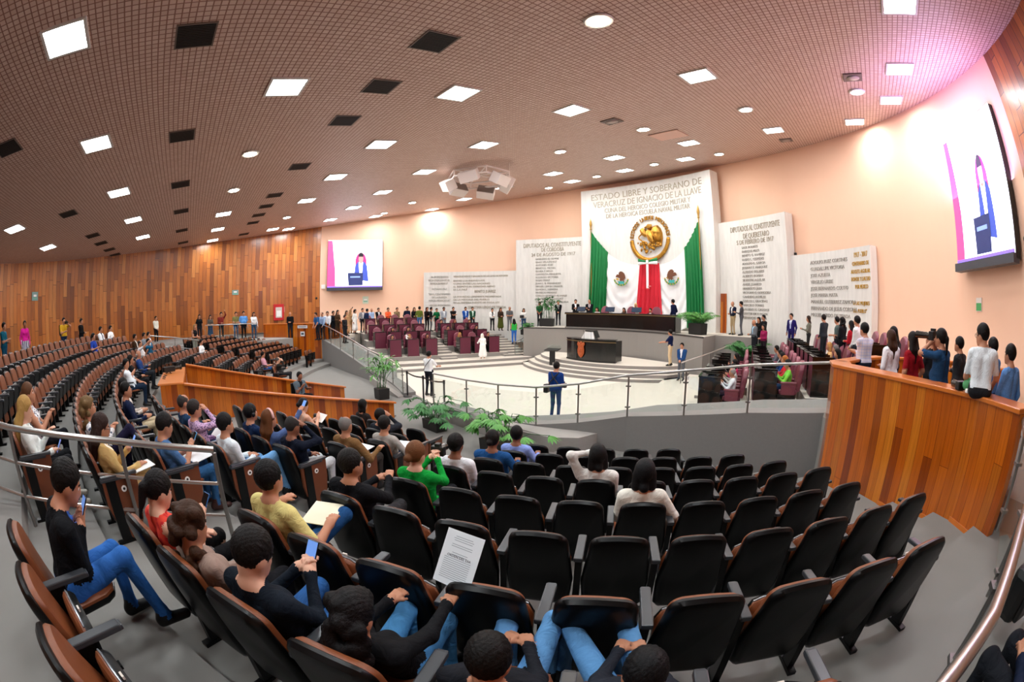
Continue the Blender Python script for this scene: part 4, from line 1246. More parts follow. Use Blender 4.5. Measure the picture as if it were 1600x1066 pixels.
railing('glass stair railing beside the right counter, bottom right corner', [(15.75, 5.3, 1.4), (15.35, 4.3, 1.36), (14.95, 3.1, 1.34), (14.3, 1.95, 1.42), (13.9, 1.2, 1.46), (13.4, .5, 1.46)], hts=1.0, rail_r=.035)
railing('short steel rail beside the steps left of the dais', [(-6.25, 19.6, .9), (-6.0, 18.5, .45), (-5.9, 17.9, .35)], hts=.85, glass=True, name='stair_rail')
railing('steel rail on top of the small landing left of the dais', [(-8.9, 22.0, 2.02), (-7.6, 22.2, 2.02), (-6.4, 22.1, 2.02)], hts=.6, glass=False, name='stair_rail')
railing('white stair rail right of the dais below the two men with papers', [(7.4, 21.6, 2.06), (7.7, 20.6, 1.6), (8.2, 20.0, 1.35)], hts=.9, glass=False, name='stair_rail')
railing('long steel rail between the dais corner and the right deputies', [(5.6, 16.6, .15), (6.4, 17.9, .5), (7.3, 19.3, .95)], hts=.92, glass=False, name='stair_rail')
# landing under the rear left railing
mb = MB(); mb.prism([(-14.6, .3), (-13.0, .4), (-12.6, 4.2), (-13.2, 6.3), (-16.5, 5.5), (-16.4, 1.0)][::-1], 0, 1.62); struct('floor_landing', mb, M_CURB)
# belt barrier across the gap
for x, y, lb in ((-.87, 7.67, 'black barrier post at the end of the left glass railing'), (.5, 7.55, 'middle black barrier post behind the man in white'), (1.72, 7.6, 'black barrier post beside the right glass railing')):
    t = empty('barrier_post', (x, y, 0), 0, lb, 'barrier post', 'belt barrier posts')
    MB().lathe((0, 0, 0), [(.17, 0), (.17, .02), (.05, .05), (.03, .06)], 24).build('base', M_BLACK, t, 'auto')
    MB().cyl((0, 0), .032, .05, .95, 14).build('pole', M_BLACK, t, 'auto')
    MB().cyl((0, 0), .04, .86, .98, 14).build('belt_head', M_BLACK, t, 'auto')
for a, c, lb in (((-.87, 7.67), (.5, 7.55), 'black belt between the left and middle barrier posts'), ((.5, 7.55), (1.72, 7.6), 'black belt between the middle and right barrier posts')):
    b = MB(); n = 8; pa = [(a[0] + (c[0] - a[0]) * i / n, a[1] + (c[1] - a[1]) * i / n, .92 - .05 * sin(pi * i / n)) for i in range(n + 1)]
    for z in (-.025,):
        r0 = b.pts([(x, y - .002, zz - .025) for x, y, zz in pa]); r1 = b.pts([(x, y - .002, zz + .025) for x, y, zz in pa]); r2 = b.pts([(x, y + .002, zz - .025) for x, y, zz in pa]); r3 = b.pts([(x, y + .002, zz + .025) for x, y, zz in pa])
        for i in range(n):
            b.face((r0 + i, r0 + i + 1, r1 + i + 1, r1 + i)); b.face((r2 + i + 1, r2 + i, r3 + i, r3 + i + 1)); b.face((r1 + i, r1 + i + 1, r3 + i + 1, r3 + i)); b.face((r0 + i + 1, r0 + i, r2 + i, r2 + i + 1))
    tag(b.build('barrier_belt', M_BLACK), lb, 'belt')

# ================================================================== DAIS FURNITURE
def arc_desk_pts(off, hw, n=16):
    return [(-hw + 2 * hw * i / n, fascia_y(-hw + 2 * hw * i / n) + off) for i in range(n + 1)]
t = empty('presidium_desk', (0, 20.7, 2.06), 0, 'long curved black lacquered desk on the dais', 'desk')
P = [(x, y - 20.7) for x, y in arc_desk_pts(.25, 3.62)]
mb = MB(); mb.wall(P, 0.0, .88, .06, side=1); mb.wall([P[0], (P[0][0], P[0][1] + .8)], 0, .88, .06, side=-1); mb.wall([P[-1], (P[-1][0], P[-1][1] + .8)], 0, .88, .06, side=1); mb.build('front', M_BLKGLOSS, t)
mb = MB(); mb.wall([(x * 1.015, y - .06) for x, y in P], .88, .94, .85, side=1); mb.build('desk_top', M_BLKGLOSS, t, bevel=.01)
mb = MB(); mb.wall([(x * 1.016, y - .07) for x, y in P], .83, .88, .02, side=1); mb.build('gilt_band', mat('dull_gilt_band', '6d5a3c', .4, .4), t)
mb = MB(); mb.wall([(x * 1.01, y - .05) for x, y in P], .0, .08, .04, side=1); mb.build('plinth', M_STEELD, t)
def monitor(x, y, z, rz, label, w=.5):
    t = empty('desk_monitor', (x, y, z), rz, label, 'monitor', 'desk monitors')
    mb = MB(); mb.box((0, 0, .2), (w, .03, .3), rx=-.35); mb.build('screen', M_BLACK, t, bevel=.008)
    mb = MB(); mb.box((0, -.021, .208), (w - .04, .004, .26), rx=-.35); mb.build('panel', mat('dark_monitor_face', '2d3d52', .2), t)
    mb = MB(); mb.box((0, .06, .03), (.22, .16, .02)); mb.tube([(0, .06, .03), (0, .03, .15)], .02, 8); mb.build('stand', M_BLACK, t)
for x, lb in ((-2.9, 'dark monitor on the presidium desk, left end'), (-1.1, 'dark monitor on the presidium desk beside the seated dark-haired woman'), (.7, 'dark monitor on the presidium desk before the seated man in suit')):
    monitor(x, fascia_y(x) + .55, 3.0, .15 * x / 3 + .2, lb, .6)
# speaker's lectern on the rostrum
t = empty('rostrum_lectern', (0.05, 17.55, .6), 0, 'wide black lectern bearing a carved coppery coat of arms', 'lectern')
LP = [(-1.55 + 3.1 * i / 14, -.38 * (1 - ((-1.55 + 3.1 * i / 14) / 1.55) ** 2)) for i in range(15)]
mb = MB(); mb.wall(LP, .06, 1.08, .06, side=1); mb.wall([LP[0], (LP[0][0], .55)], .06, 1.08, .06, side=-1); mb.wall([LP[-1], (LP[-1][0], .55)], .06, 1.08, .06, side=1); mb.build('front', M_BLKGLOSS, t)
mb = MB(); mb.wall([(x * 1.02, y - .04) for x, y in LP], .98, 1.03, .02, side=1); mb.build('gilt_band', mat('dull_gilt_band', '6d5a3c'), t)
mb = MB(); mb.wall([(x * 1.01, y - .03) for x, y in LP], 1.08, 1.13, .62, side=1); mb.build('desk_top', M_BLKGLOSS, t, bevel=.008)
mb = MB(); mb.wall([(x * 1.01, y - .03) for x, y in LP], .0, .07, .55, side=1); mb.build('plinth', M_BLACK, t)
M_COP = mat('carved_copper_wood', 'b0562a', .4, .25, noise=.25, nscale=25)
crest = [(0, .43), (.09, .36), (.2, .4), (.24, .28), (.17, .16), (.21, .0), (.2, -.18), (.12, -.32), (0, -.42), (-.12, -.32), (-.2, -.18), (-.21, .0), (-.17, .16), (-.24, .28), (-.2, .4), (-.09, .36)]
mb = MB()
for sc, y0, y1 in ((1.0, 0, -.03), (.78, -.03, -.05)):
    a = mb.pts([(x * sc, y0, z * sc) for x, z in crest]); b_ = mb.pts([(x * sc * .96, y1, z * sc * .96) for x, z in crest]); n = len(crest)
    for i in range(n): mb.face((a + i, a + (i + 1) % n, b_ + (i + 1) % n, b_ + i))
    mb.face([b_ + i for i in range(n)])
for i in range(9):
    a = 2 * pi * i / 9; mb.ball((.09 * cos(a), -.05, .02 + .14 * sin(a)), .035, 8)
mb.ball((0, -.055, .02), .07, 10, 0, (1, .5, 1.3)); mb.ball((0, -.05, .33), .05, 8)
cr = mb.build('coat_of_arms', M_COP, t, 'auto'); cr.location = (-.28, -.43, .58)
for mx_ in (-.35, .1): MB().tube([(mx_, -.1, 1.12), (mx_ + .02, -.12, 1.4), (mx_ + .02, -.2, 1.55)], .008, 6).build('microphone', M_BLACK, t)
t = empty('teleprompter_hood', (-.15, 17.75, 1.735), 0, 'silver hood-shaped device standing on the black lectern', 'device')
mb = MB(); n0 = mb.pts([(-.42, -.2, 0), (.42, -.2, 0), (.42, .2, 0), (-.42, .2, 0)]); n1 = mb.pts([(-.24, -.08, .34), (.26, -.08, .34), (.26, .14, .34), (-.24, .14, .34)])
for q in ((0, 1, 5, 4), (1, 2, 6, 5), (2, 3, 7, 6), (3, 0, 4, 7), (4, 5, 6, 7)): mb.face([n0 + k for k in q])
mb.build('hood', M_STEEL, t, bevel=.03)
mb = MB(); mb.box((.02, .04, .37), (.5, .26, .05)); mb.box((.36, .1, .22), (.05, .3, .4), ry=-.45); mb.build('cap', M_BLACK, t, bevel=.01)
# music-stand style podium on the pit floor
t = empty('slim_podium', (-1.7, 16.6, .012), .3, 'slim black podium with clear sloping top, near the man in blue', 'podium')
MB().box((0, 0, .02), (.5, .4, .04)).build('base', M_BLACK, t, bevel=.01)
MB().box((0, 0, .55), (.28, .12, 1.04)).build('column', M_BLACK, t, bevel=.01)
MB().box((0, 0, 1.1), (.75, .5, .04), rx=.15).build('top', M_BLACK, t, bevel=.008)
MB().box((0, .24, 1.22), (.75, .012, .22), rx=.15).build('clear_edge', M_GLASS, t)

# ================================================================== DEPUTIES' DESKS AND CHAIRS
M_BURG = mat('burgundy_laminate', '5c1830', .4, noise=.05, nscale=5)
M_BURGL = mat('burgundy_leather', '7d3848', .38, noise=.12, nscale=10, coat=.2)
def deputy_chair():
    t = empty('deputy_chair')
    b = MB()
    for y, z, w, d, h in ((-.02, .42, .54, .52, .11), (.0, .455, .5, .46, .05)): b.box((0, y, z), (w, d, h))
    b.build('seat', M_BURGL, t, 'auto', bevel=.05)
    out = []; n = 18
    b = MB(); rings = []
    prof = [(-.24, 0), (.24, 0), (.27, .2), (.27, .45)] + [(.27 * cos(pi * i / 12), .48 + .26 * sin(pi * i / 12)) for i in range(0, 13)] + [(-.27, .45), (-.27, .2)]
    for sc, dp in ((.9, -.08), (1, -.05), (1, .02), (.93, .06)):
        rings.append(b.pts([(x * sc, -.28 - .16 * (s) + dp, .44 + (.35 + (s - .35) * sc) * 1.06) for x, s in prof]))
    m = len(prof)
    for p, q in zip(rings, rings[1:]):
        for i in range(m): b.face((p + i, p + (i + 1) % m, q + (i + 1) % m, q + i))
    b.face([rings[0] + i for i in range(m)][::-1]); b.face([rings[-1] + i for i in range(m)])
    b.build('backrest', M_BURGL, t, 'auto')
    for s in (-1, 1):
        b = MB(); b.box((s * .31, -.02, .66), (.09, .46, .06)); b.box((s * .31, -.02, .5), (.06, .40, .28)); b.build('armrest', M_BURGL, t, 'auto', bevel=.02)
    b = MB(); b.box((0, 0, .33), (.6, .5, .08)); b.box((-.24, .0, .18), (.06, .5, .36)); b.box((.24, .0, .18), (.06, .5, .36)); b.box((0, -.2, .2), (.5, .05, .3)); b.build('base', M_BLKGLOSS, t)
    return t
def deputy_desk(w):
    t = empty('deputy_desk')
    MB().box((0, 0, .50), (w - .06, .03, .96)).build('front_panel', M_BURG, t)
    b = MB()
    for s in (-1, 1): b.box((s * (w / 2 - .015), .3, .5), (.035, .62, 1.0))
    b.box((0, .0, .99), (w, .06, .03)); b.build('side_panels', M_BLKGLOSS, t)
    MB().box((0, .34, .76), (w - .06, .52, .035)).build('desk_top', M_BURG, t)
    MB().box((0, .10, .93), (w - .1, .16, .12), rx=-.3).build('console', M_BLACK, t)
    return t
DP = deputy_chair(); DK = deputy_desk(.72)
used_d = [False, False]
CHAIRS = {}
tiersets = {('l', 0): [.95, 2.0, 3.1], ('l', 1): [.35, 1.3, 2.3, 3.15], ('l', 2): [.2, 1.2, 2.2, 3.2], ('l', 3): [.2, 1.15, 2.15, 3.1],
            ('m', 0): [5.2, 6.15, 7.1], ('m', 1): [4.95, 5.95, 6.95], ('m', 2): [5.0, 6.0, 7.0]}
def put_deputy(side, blk, tier, i, al):
    z = TIER_B + TIER_H * tier
    rz = math.atan2(TN.y, TN.x) - pi / 2          # desk +Y looks up the tiers on the left side
    if side > 0: rz = -rz
    x, y = tier_pt(side, al, TIER_D * tier + .16)
    o = DK if not used_d[0] else copy_tree(DK)
    used_d[0] = True
    o.location = (x, y, z); o.rotation_euler = (0, 0, rz)
    sw = 'left' if side < 0 else 'right'
    bw = 'block by the ramp' if blk == 'l' else 'block by the dais'
    tw = ('lowest', 'second', 'third', 'top')[tier]
    tag(o, 'burgundy desk on the %s tier, %s from the ramp, %s %s' % (tw, ordw(i), sw, bw), 'desk', 'deputies\' desks')
    x, y = tier_pt(side, al, TIER_D * tier + 1.08)
    c = DP if not used_d[1] else copy_tree(DP)
    used_d[1] = True
    c.location = (x, y, z); c.rotation_euler = (0, 0, rz + pi)
    tag(c, 'burgundy leather armchair on the %s tier, %s from the ramp, %s %s' % (tw, ordw(i), sw, bw), 'chair', 'deputies\' chairs')
    CHAIRS[(side, blk, tier, i)] = (x, y, z, rz + pi)
for side in (-1, 1):
    for (blk, tier), als in tiersets.items():
        for i, al in enumerate(als): put_deputy(side, blk, tier, i, al)
for x, lb in ((-2.3, 'high burgundy leather chair behind the presidium desk, left'), (-.55, 'high burgundy leather chair behind the presidium desk, middle'), (1.25, 'high burgundy leather chair behind the presidium desk, right')):
    c = copy_tree(DP); c.location = (x, fascia_y(x) + 1.75, 2.06); c.rotation_euler = (0, 0, pi + .15); c.scale = (1, 1, 1.1)
    tag(c, lb, 'chair', 'presidium chairs')
# ================================================================== FLAGS, EMBLEM, SCREENS
def fold_cloth(name, cols, top, bot, r, mats_, parent, nu=70, nv=40, amp=.07, nfold=9, sag=0.0, seed=0):
    """hanging cloth in drum coordinates: top/bot give (theta, z) along u"""
    mb = MB(); rnd = random.Random(seed); ph = [rnd.uniform(0, 6) for _ in range(4)]
    for layer in (0, 1):
        for j in range(nv + 1):
            v = j / nv
            for i in range(nu + 1):
                u = i / nu
                ta, za = top(u); tb, zb = bot(u)
                th = ta + (tb - ta) * v; z = za + (zb - za) * v
                f = amp * (.35 + .65 * v) * (sin(u * nfold * 2 * pi + ph[0] + .6 * sin(v * 3 + ph[1])) + .4 * sin(u * nfold * 3.7 * pi + ph[2]))
                x, y = wall_xy(th, r - .10 - f - (0.012 if layer == 0 else 0))
                mb.v.append((x, y, z))
    N = (nu + 1) * (nv + 1)
    for layer in (0, 1):
        for j in range(nv):
            for i in range(nu):
                a = layer * N + j * (nu + 1) + i
                q = (a, a + nu + 1, a + nu + 2, a + 1)
                mb.face(q if layer == 0 else q[::-1])
    return mb.build(name, mats_, parent, True)
M_GREEN = mat('flag_green_cloth', '0b7a3e', .65, noise=.08, nscale=4)
M_RED = mat('flag_red_cloth', 'd0122c', .65, noise=.08, nscale=4)
M_FWHITE = mat('flag_white_cloth', 'f4f4f4', .7)
M_BRASS = mat('brass', 'b08b46', .3, .9)
FR = 17.42
t = empty('draped_flag', (*wall_xy(1.0, 17.3), 2.06), 0, 'huge green, white and red flag draped behind the presidium', 'flag')
TP = Vector(t.location)
def child(o):
    o.parent = t; o.matrix_parent_inverse = Matrix.Translation(-TP); return o
lerp = lambda a, b, u: a + (b - a) * u
child(fold_cloth('green_cloth', None, lambda u: (lerp(-12.2, -8.3, u), lerp(8.35, 6.85, u ** .8)), lambda u: (lerp(-13.2, -9.0, u), 2.3), FR, M_GREEN, None, amp=.09, nfold=6, seed=1))
child(fold_cloth('green_cloth', None, lambda u: (lerp(9.7, 13.4, u), lerp(6.8, 8.3, u ** 1.25)), lambda u: (lerp(10.4, 14.3, u), 2.25), FR, M_GREEN, None, amp=.09, nfold=6, seed=2))
def white_swag(name, a0, a1, z0, z1, b0, b1, sd, flip):
    mb = MB(); nu, nv = 44, 60
    for layer in (0, 1):
        for j in range(nv + 1):
            v = j / nv
            for i in range(nu + 1):
                u = i / nu
                th = lerp(lerp(a0, b0, v), lerp(a1, b1, v), u)
                w = u if not flip else 1 - u
                zt = z0 + (z1 - z0) * (1 - (1 - w) ** 2.2)
                z = zt + (2.3 - zt) * v - .5 * sin(pi * u) * min(1, v * 3) * (1 - v * .5)
                f = .035 * sin(2 * pi * (v * 4.5 - .9 * sin(pi * u) + .15 * u)) * (.3 + .7 * v) + .015 * sin(u * 25 + 6 * v)
                x, y = wall_xy(th, FR - .07 - f - (.012 if layer == 0 else 0)); mb.v.append((x, y, z))
    N = (nu + 1) * (nv + 1)
    for layer in (0, 1):
        for j in range(nv):
            for i in range(nu):
                a = layer * N + j * (nu + 1) + i; q = (a, a + nu + 1, a + nu + 2, a + 1); mb.face(q if layer == 0 else q[::-1])
    return child(mb.build(name, M_FWHITE, None, True))
white_swag('white_cloth', -8.4, -.7, 6.8, 5.98, -9.2, -1.9, 3, False)
white_swag('white_cloth', 3.7, 9.8, 6.75, 5.95, 4.3, 10.6, 4, True)
child(fold_cloth('red_cloth', None, lambda u: (lerp(-.75, 3.85, u), 6.0), lambda u: (lerp(-2.1, 4.5, u), 2.2), FR - .05, M_RED, None, amp=.06, nfold=6, seed=5))
# eagles printed on the white fields: small relief of brown eagle over a green wreath half
M_EAG = mat('eagle_brown', '6b3f26', .7); M_WRE = mat('wreath_green', '3f8a4a', .7); M_NOP = mat('cactus_teal', '3aa6a0', .7); M_GLD = mat('snake_gold', 'c9a23a', .6)
def flat_patch(mb, poly, th0, z0, r, s, m):
    n0 = mb.pts([(*wall_xy(th0 + math.degrees(x * s / r), r), z0 + z * s) for x, z in poly]); n1 = mb.pts([(*wall_xy(th0 + math.degrees(x * s / r), r - .02), z0 + z * s) for x, z in poly]); n = len(poly)
    for i in range(n): mb.face((n0 + i, n0 + (i + 1) % n, n1 + (i + 1) % n, n1 + i), m)
    mb.face([n1 + i for i in range(n)], m)
EAGLE = [(-.5, .12), (-.42, .3), (-.3, .36), (-.2, .3), (-.22, .46), (-.08, .58), (.1, .56), (.28, .42), (.38, .2), (.4, -.05), (.3, .02), (.34, -.16), (.22, -.08), (.28, -.28), (.1, -.16), (-.02, -.22), (-.14, -.12), (-.1, .02), (-.22, .06), (-.34, .1)]
for th, sgn in ((-5.0, 1), (6.95, -1)):
    mb = MB()
    flat_patch(mb, [(x * sgn, z) for x, z in EAGLE], th, 5.13, FR - .27, .78, 0)
    for i in range(22):
        a = pi + .15 + (pi - .3) * i / 21
        flat_patch(mb, [(.62 * cos(a) - .07, .5 * sin(a) + .02), (.62 * cos(a) + .03, .5 * sin(a) - .07), (.62 * cos(a) + .08, .5 * sin(a) + .04), (.62 * cos(a), .5 * sin(a) + .09)], th, 5.1, FR - .26, .78, 1 if i % 3 else 3)
    flat_patch(mb, [(-.3, -.2), (.3, -.22), (.24, -.42), (-.2, -.44)], th, 5.13, FR - .265, .78, 2)
    flat_patch(mb, [(-.5, .0), (-.3, .05), (-.2, -.1), (-.36, -.12)], th, 5.13, FR - .262, .78, 3)
    child(mb.build('eagle_print', [M_EAG, M_WRE, M_NOP, M_GLD]))
for th, zt in ((-12.35, 9.15), (13.45, 9.15)):
    x, y = wall_xy(th, FR - .1)
    mb = MB(); mb.tube([(x, y, 2.2), (x, y, zt - .75)], .03, 10); mb.lathe((x, y, zt - .75), [(.03, 0), (.07, .05), (.04, .12), (.05, .2), (.09, .38), (.06, .58), (.004, .8)], 12)
    child(mb.build('flag_pole', M_BRASS, None, 'auto'))
# bow with hanging ribbon
t2 = empty('tricolour_bow', (*wall_xy(1.5, FR - .3), 6.0), 0, 'green, white and red bow with a long white ribbon under the gold emblem', 'bow')
b3 = Vector(t2.location)
for s in (-1, 1):
    for k, (m, z0, z1) in enumerate(((M_GREEN, .12, .32), (M_FWHITE, -.08, .12))):
        mb = MB(); pts = []
        for i in range(7):
            u = i / 6; pts.append((s * (.06 + .62 * u), -.06 - .1 * sin(pi * u), u))
        a = mb.pts([(x, y, z0 * (.5 + .5 * u) - .02 * u) for x, y, u in pts]); b = mb.pts([(x, y, z1 * (.45 + .55 * u)) for x, y, u in pts])
        a2 = mb.pts([(x, y + .03, z0 * (.5 + .5 * u) - .02 * u) for x, y, u in pts]); b2 = mb.pts([(x, y + .03, z1 * (.45 + .55 * u)) for x, y, u in pts])
        for i in range(6):
            mb.face((a + i, a + i + 1, b + i + 1, b + i)); mb.face((a2 + i + 1, a2 + i, b2 + i, b2 + i + 1)); mb.face((b + i, b + i + 1, b2 + i + 1, b2 + i)); mb.face((a + i + 1, a + i, a2 + i, a2 + i + 1))
        o = mb.build('bow_loop', m, t2, True)
MB().ball((0, -.1, .08), .11, 12, 0, (.8, .7, 1.3)).build('bow_knot', M_FWHITE, t2, True)
mb = MB(); mb.box((.0, -.09, -.75), (.15, .02, 1.45)); mb.build('ribbon_tail', M_FWHITE, t2)
mb = MB(); mb.box((.02, -.09, -1.50), (.2, .02, .06)); mb.box((.14, -.1, -1.38), (.22, .03, .05)); mb.build('ribbon_end', mat('pale_red_ribbon', 'd98a86', .7), t2)
t2.rotation_euler = (0, 0, R_(-1.5))

# gold emblem: round relief
t = empty('gold_emblem', (*wall_xy(1.5, 17.46), 7.55), R_(-1.5), 'large round gold relief emblem above the flag', 'emblem')
M_AUR = mat('old_gold', 'a8782c', .32, .85, noise=.35, nscale=18)
M_AURL = mat('bright_gold', 'd2a04a', .28, .85, noise=.2, nscale=14)
Rm = 1.32
mb = MB()
for i in range(34):      # wreath of leaves on the lower half
    for q in (0, 1):
        a = pi * (1.03 + .94 * i / 33); rr = Rm - .06 + .1 * q
        c = (rr * cos(a), -.06 - .03 * q, rr * sin(a))
        mb.ball(c, .09, 8, 0, (1.1, .5, 1.1))
mb.tube([((Rm - .02) * cos(pi + pi * i / 30), -.03, (Rm - .02) * sin(pi + pi * i / 30)) for i in range(31)], .11, 8)
mb.build('laurel_wreath', M_AUR, t, True)
mb = MB(); word = 'ESTADOS UNIDOS MEXICANOS'
for i, ch in enumerate(word):
    V, F = text_verts(ch, .36, .04)
    if not V: continue
    w = max(v[0] for v in V); a = pi * (1.0 - .04) - pi * .92 * i / (len(word) - 1)
    ca, sa = cos(a - pi / 2), sin(a - pi / 2)
    n = mb.pts([((Rm - .12) * cos(a) + (v[0] - w / 2) * ca - v[1] * sa, -.05 - v[2], (Rm - .12) * sin(a) + (v[0] - w / 2) * sa + v[1] * ca) for v in V])
    for f in F: mb.face([n + k for k in f])
mb.build('ring_lettering', M_AUR, t)
def relief(name, polys, m):
    mb = MB()
    for poly, y, th in polys:
        a = mb.pts([(x, -.01, z) for x, z in poly]); c = (sum(p[0] for p in poly) / len(poly), sum(p[1] for p in poly) / len(poly))
        b = mb.pts([(c[0] + (x - c[0]) * .8, -y, c[1] + (z - c[1]) * .8) for x, z in poly]); n = len(poly); k = mb.pts([(c[0], -y - th, c[1])])
        for i in range(n): mb.face((a + i, a + (i + 1) % n, b + (i + 1) % n, b + i)); mb.face((b + i, b + (i + 1) % n, k))
    return mb.build(name, m, t)
body = [(-.18, .1), (-.3, .3), (-.22, .55), (-.02, .66), (.16, .5), (.3, .2), (.36, -.15), (.2, -.3), (-.02, -.24)]
wingR = [(.05, .5), (.25, .78), (.55, .82), (.78, .6), (.9, .3), (.92, -.05), (.84, -.4), (.66, -.5), (.5, -.3), (.34, .0), (.18, .2)]
wingL = [(-.2, .42), (-.3, .66), (-.52, .74), (-.7, .62), (-.66, .4), (-.52, .2), (-.36, .12), (-.24, .22)]
hd = [(-.12, .6), (-.18, .78), (-.06, .92), (.14, .9), (.2, .72), (.1, .58)]
beak = [(-.14, .8), (-.34, .74), (-.3, .66), (-.14, .68)]
relief('eagle_body', [(body, .2, .08), (hd, .22, .08), (beak, .2, .04)], M_AURL)
relief('eagle_wing', [(wingR, .16, .06)], M_AURL); relief('eagle_wing', [(wingL, .16, .06)], M_AURL)
mb = MB(); mb.tube([(-.62 + .16 * sin(i * .9), -.14 - .03 * sin(i), .55 - i * .085) for i in range(12)], .045, 8); mb.build('snake', M_AUR, t, True)
mb = MB(); rnd = random.Random(4)
for i in range(60):
    a = rnd.uniform(pi * 1.05, pi * 1.95); rr = rnd.uniform(.25, .98)
    mb.ball((rr * cos(a) * .95, -.08 - rnd.uniform(0, .08), -.12 + rr * sin(a) * .78), rnd.uniform(.05, .1), 8, 0, (1, .6, 1.2))
mb.build('cactus_and_rocks', M_AUR, t, True)
for k in range(7):
    MB().tube([(.3 + .08 * k, -.2, .42 - .02 * k), (.42 + .075 * k, -.2, .05 - .03 * k), (.45 + .06 * k, -.17, -.3 + .01 * k)], .028, 6).build('feather', M_AUR, t, True)

# wall screens: picture built as flat shapes inside the screen (a seated speaker with a laptop)
M_SCR = mat('screen_white', 'f6f4ff', .4, emit=2.6)
def screen(th0, th1, label):
    n = 6; r = 18.42
    p0, p1 = wall_xy(th0, r), wall_xy(th1, r)
    W = math.dist(p0, p1); cx, cy = (p0[0] + p1[0]) / 2, (p0[1] + p1[1]) / 2
    rz = math.atan2(p1[1] - p0[1], p1[0] - p0[0])
    t = empty('wall_screen', (cx, cy, 6.62), rz, label, 'screen', 'wall screens'); t.rotation_euler = (R_(-3), 0, rz)
    H = 3.62
    MB().box((0, .1, 0), (W + .06, .2, H + .06)).build('casing', M_BLACK, t)
    MB().box((0, .0, -H / 2 - .03), (W + .06, .26, .22)).build('lower_bar', mat('screen_bar', '3b3d45', .4), t)
    MB().box((0, -.012, .04), (W, .02, H)).build('display', M_SCR, t)
    # picture
    pic = MB()
    def poly(pts, m, y=-.026):
        a = pic.pts([(x * W / 2, y, z * H / 2) for x, z in pts]); b = pic.pts([(x * W / 2, y - .002, z * H / 2) for x, z in pts]); k = len(pts)
        pic.face([b + i for i in range(k)], m)
        for i in range(k): pic.face((a + i, a + (i + 1) % k, b + (i + 1) % k, b + i), m)
    oval = lambda cx, cz, rx, rz_, n=20, a0=0, a1=2 * pi: [(cx + rx * cos(a0 + (a1 - a0) * i / n), cz + rz_ * sin(a0 + (a1 - a0) * i / n)) for i in range(n + 1)]
    poly([(-1, 1), (-.84, 1), (-.78, .4), (-.72, -.2), (-.7, -.9), (-1, -.9)], 0)
    poly(oval(.22, .12, .2, .36, 20, 0, pi) + [(.02, -.4), (.42, -.4)], 1, -.029)
    poly([(-.02, -.45), (.02, -.05), (.12, .1), (.34, .1), (.44, -.05), (.48, -.45), (.5, -.72), (-.04, -.62)], 2, -.032)
    poly([(.14, .08), (.3, .08), (.26, -.5), (.18, -.5)], 3, -.035)
    poly(oval(.22, .22, .085, .2), 4, -.038)
    poly(oval(.22, .34, .088, .15, 20, -.2, pi + .2), 5, -.041)
    poly([(-.26, -.36), (.3, -.36), (.3, -.88), (-.22, -.88)], 6, -.044)
    poly([(-.16, -.5), (.2, -.5), (.2, -.56), (-.16, -.56)], 7, -.047)
    poly([(-1, -.9), (1, -.9), (1, -1.0), (-1, -1.0)], 8, -.03)
    pic.build('picture', [mat('scr_pink', 'f0407a', .5, emit=1.4), mat('scr_plum', 'b02a78', .5, emit=.9), mat('scr_blue', '3a4fb0', .5, emit=.8), mat('scr_shirt', 'ffffff', .5, emit=2.4), mat('scr_skin', 'c98a86', .5, emit=1.1), mat('scr_hair', '241a2a', .5), mat('scr_navy', '28346e', .5, emit=.35), mat('scr_pale', '7f9ade', .5, emit=1.0), mat('scr_violet', '7d63d8', .5, emit=1.2)], t)
    return t
screen(-76.0, -62.9, 'big wall screen at left showing a seated speaker with a laptop')
screen(65.8, 75.8, 'big wall screen at upper right seen steeply, showing a seated speaker')

# ================================================================== HANGING SPEAKER CLUSTER
zc = ceil_z(12.2) + .25
t = empty('speaker_cluster', (-2.5, 12.3, zc), .25, 'cluster of angled white speakers on a hexagonal frame under the ceiling', 'speaker cluster')
M_SPK = mat('white_speaker_box', 'e9dcd6', .5); M_SPG = mat('grey_speaker_grille', '8e8079', .6, noise=.1, nscale=60)
hexp = [(1.75 * cos(pi / 3 * i + .3), 1.5 * sin(pi / 3 * i + .3)) for i in range(6)]
mb = MB()
for dz in (-.55, -.85):
    mb.tube([(x * .9, y * .9, dz) for x, y in hexp], .045, 8, closed=True)
for i in range(6):
    a, b = hexp[i], hexp[(i + 3) % 6]; mb.tube([(a[0] * .9, a[1] * .9, -.55), (a[0] * .9, a[1] * .9, -.85)], .03, 6)
    if i < 3: mb.tube([(a[0] * .9, a[1] * .9, -.55), (b[0] * .9, b[1] * .9, -.55)], .03, 6)
mb.build('hexagonal_frame', M_SPK, t, 'auto')
for i in (0, 2, 4):
    x, y = hexp[i]; MB().tube([(x * .9, y * .9, -.55), (x * .9, y * .9, .35)], .012, 6).build('suspension_rod', M_SPK, t)
for i in range(6):
    a = pi / 3 * i + .3 + pi / 6
    b = MB(); b.box((0, 0, 0), (.86, .5, .5)); sp = b.build('speaker_box', M_SPK, t, bevel=.02)
    sp.location = (1.5 * cos(a), 1.3 * sin(a), -.98 - .12 * (i % 2)); sp.rotation_euler = (R_(-30), R_((-14, 10, 0)[i % 3]), a + pi / 2 + pi + .25 * (i % 2))
    MB().box((0, -.255, 0), (.82, .02, .46)).build('grille', M_SPG, sp)

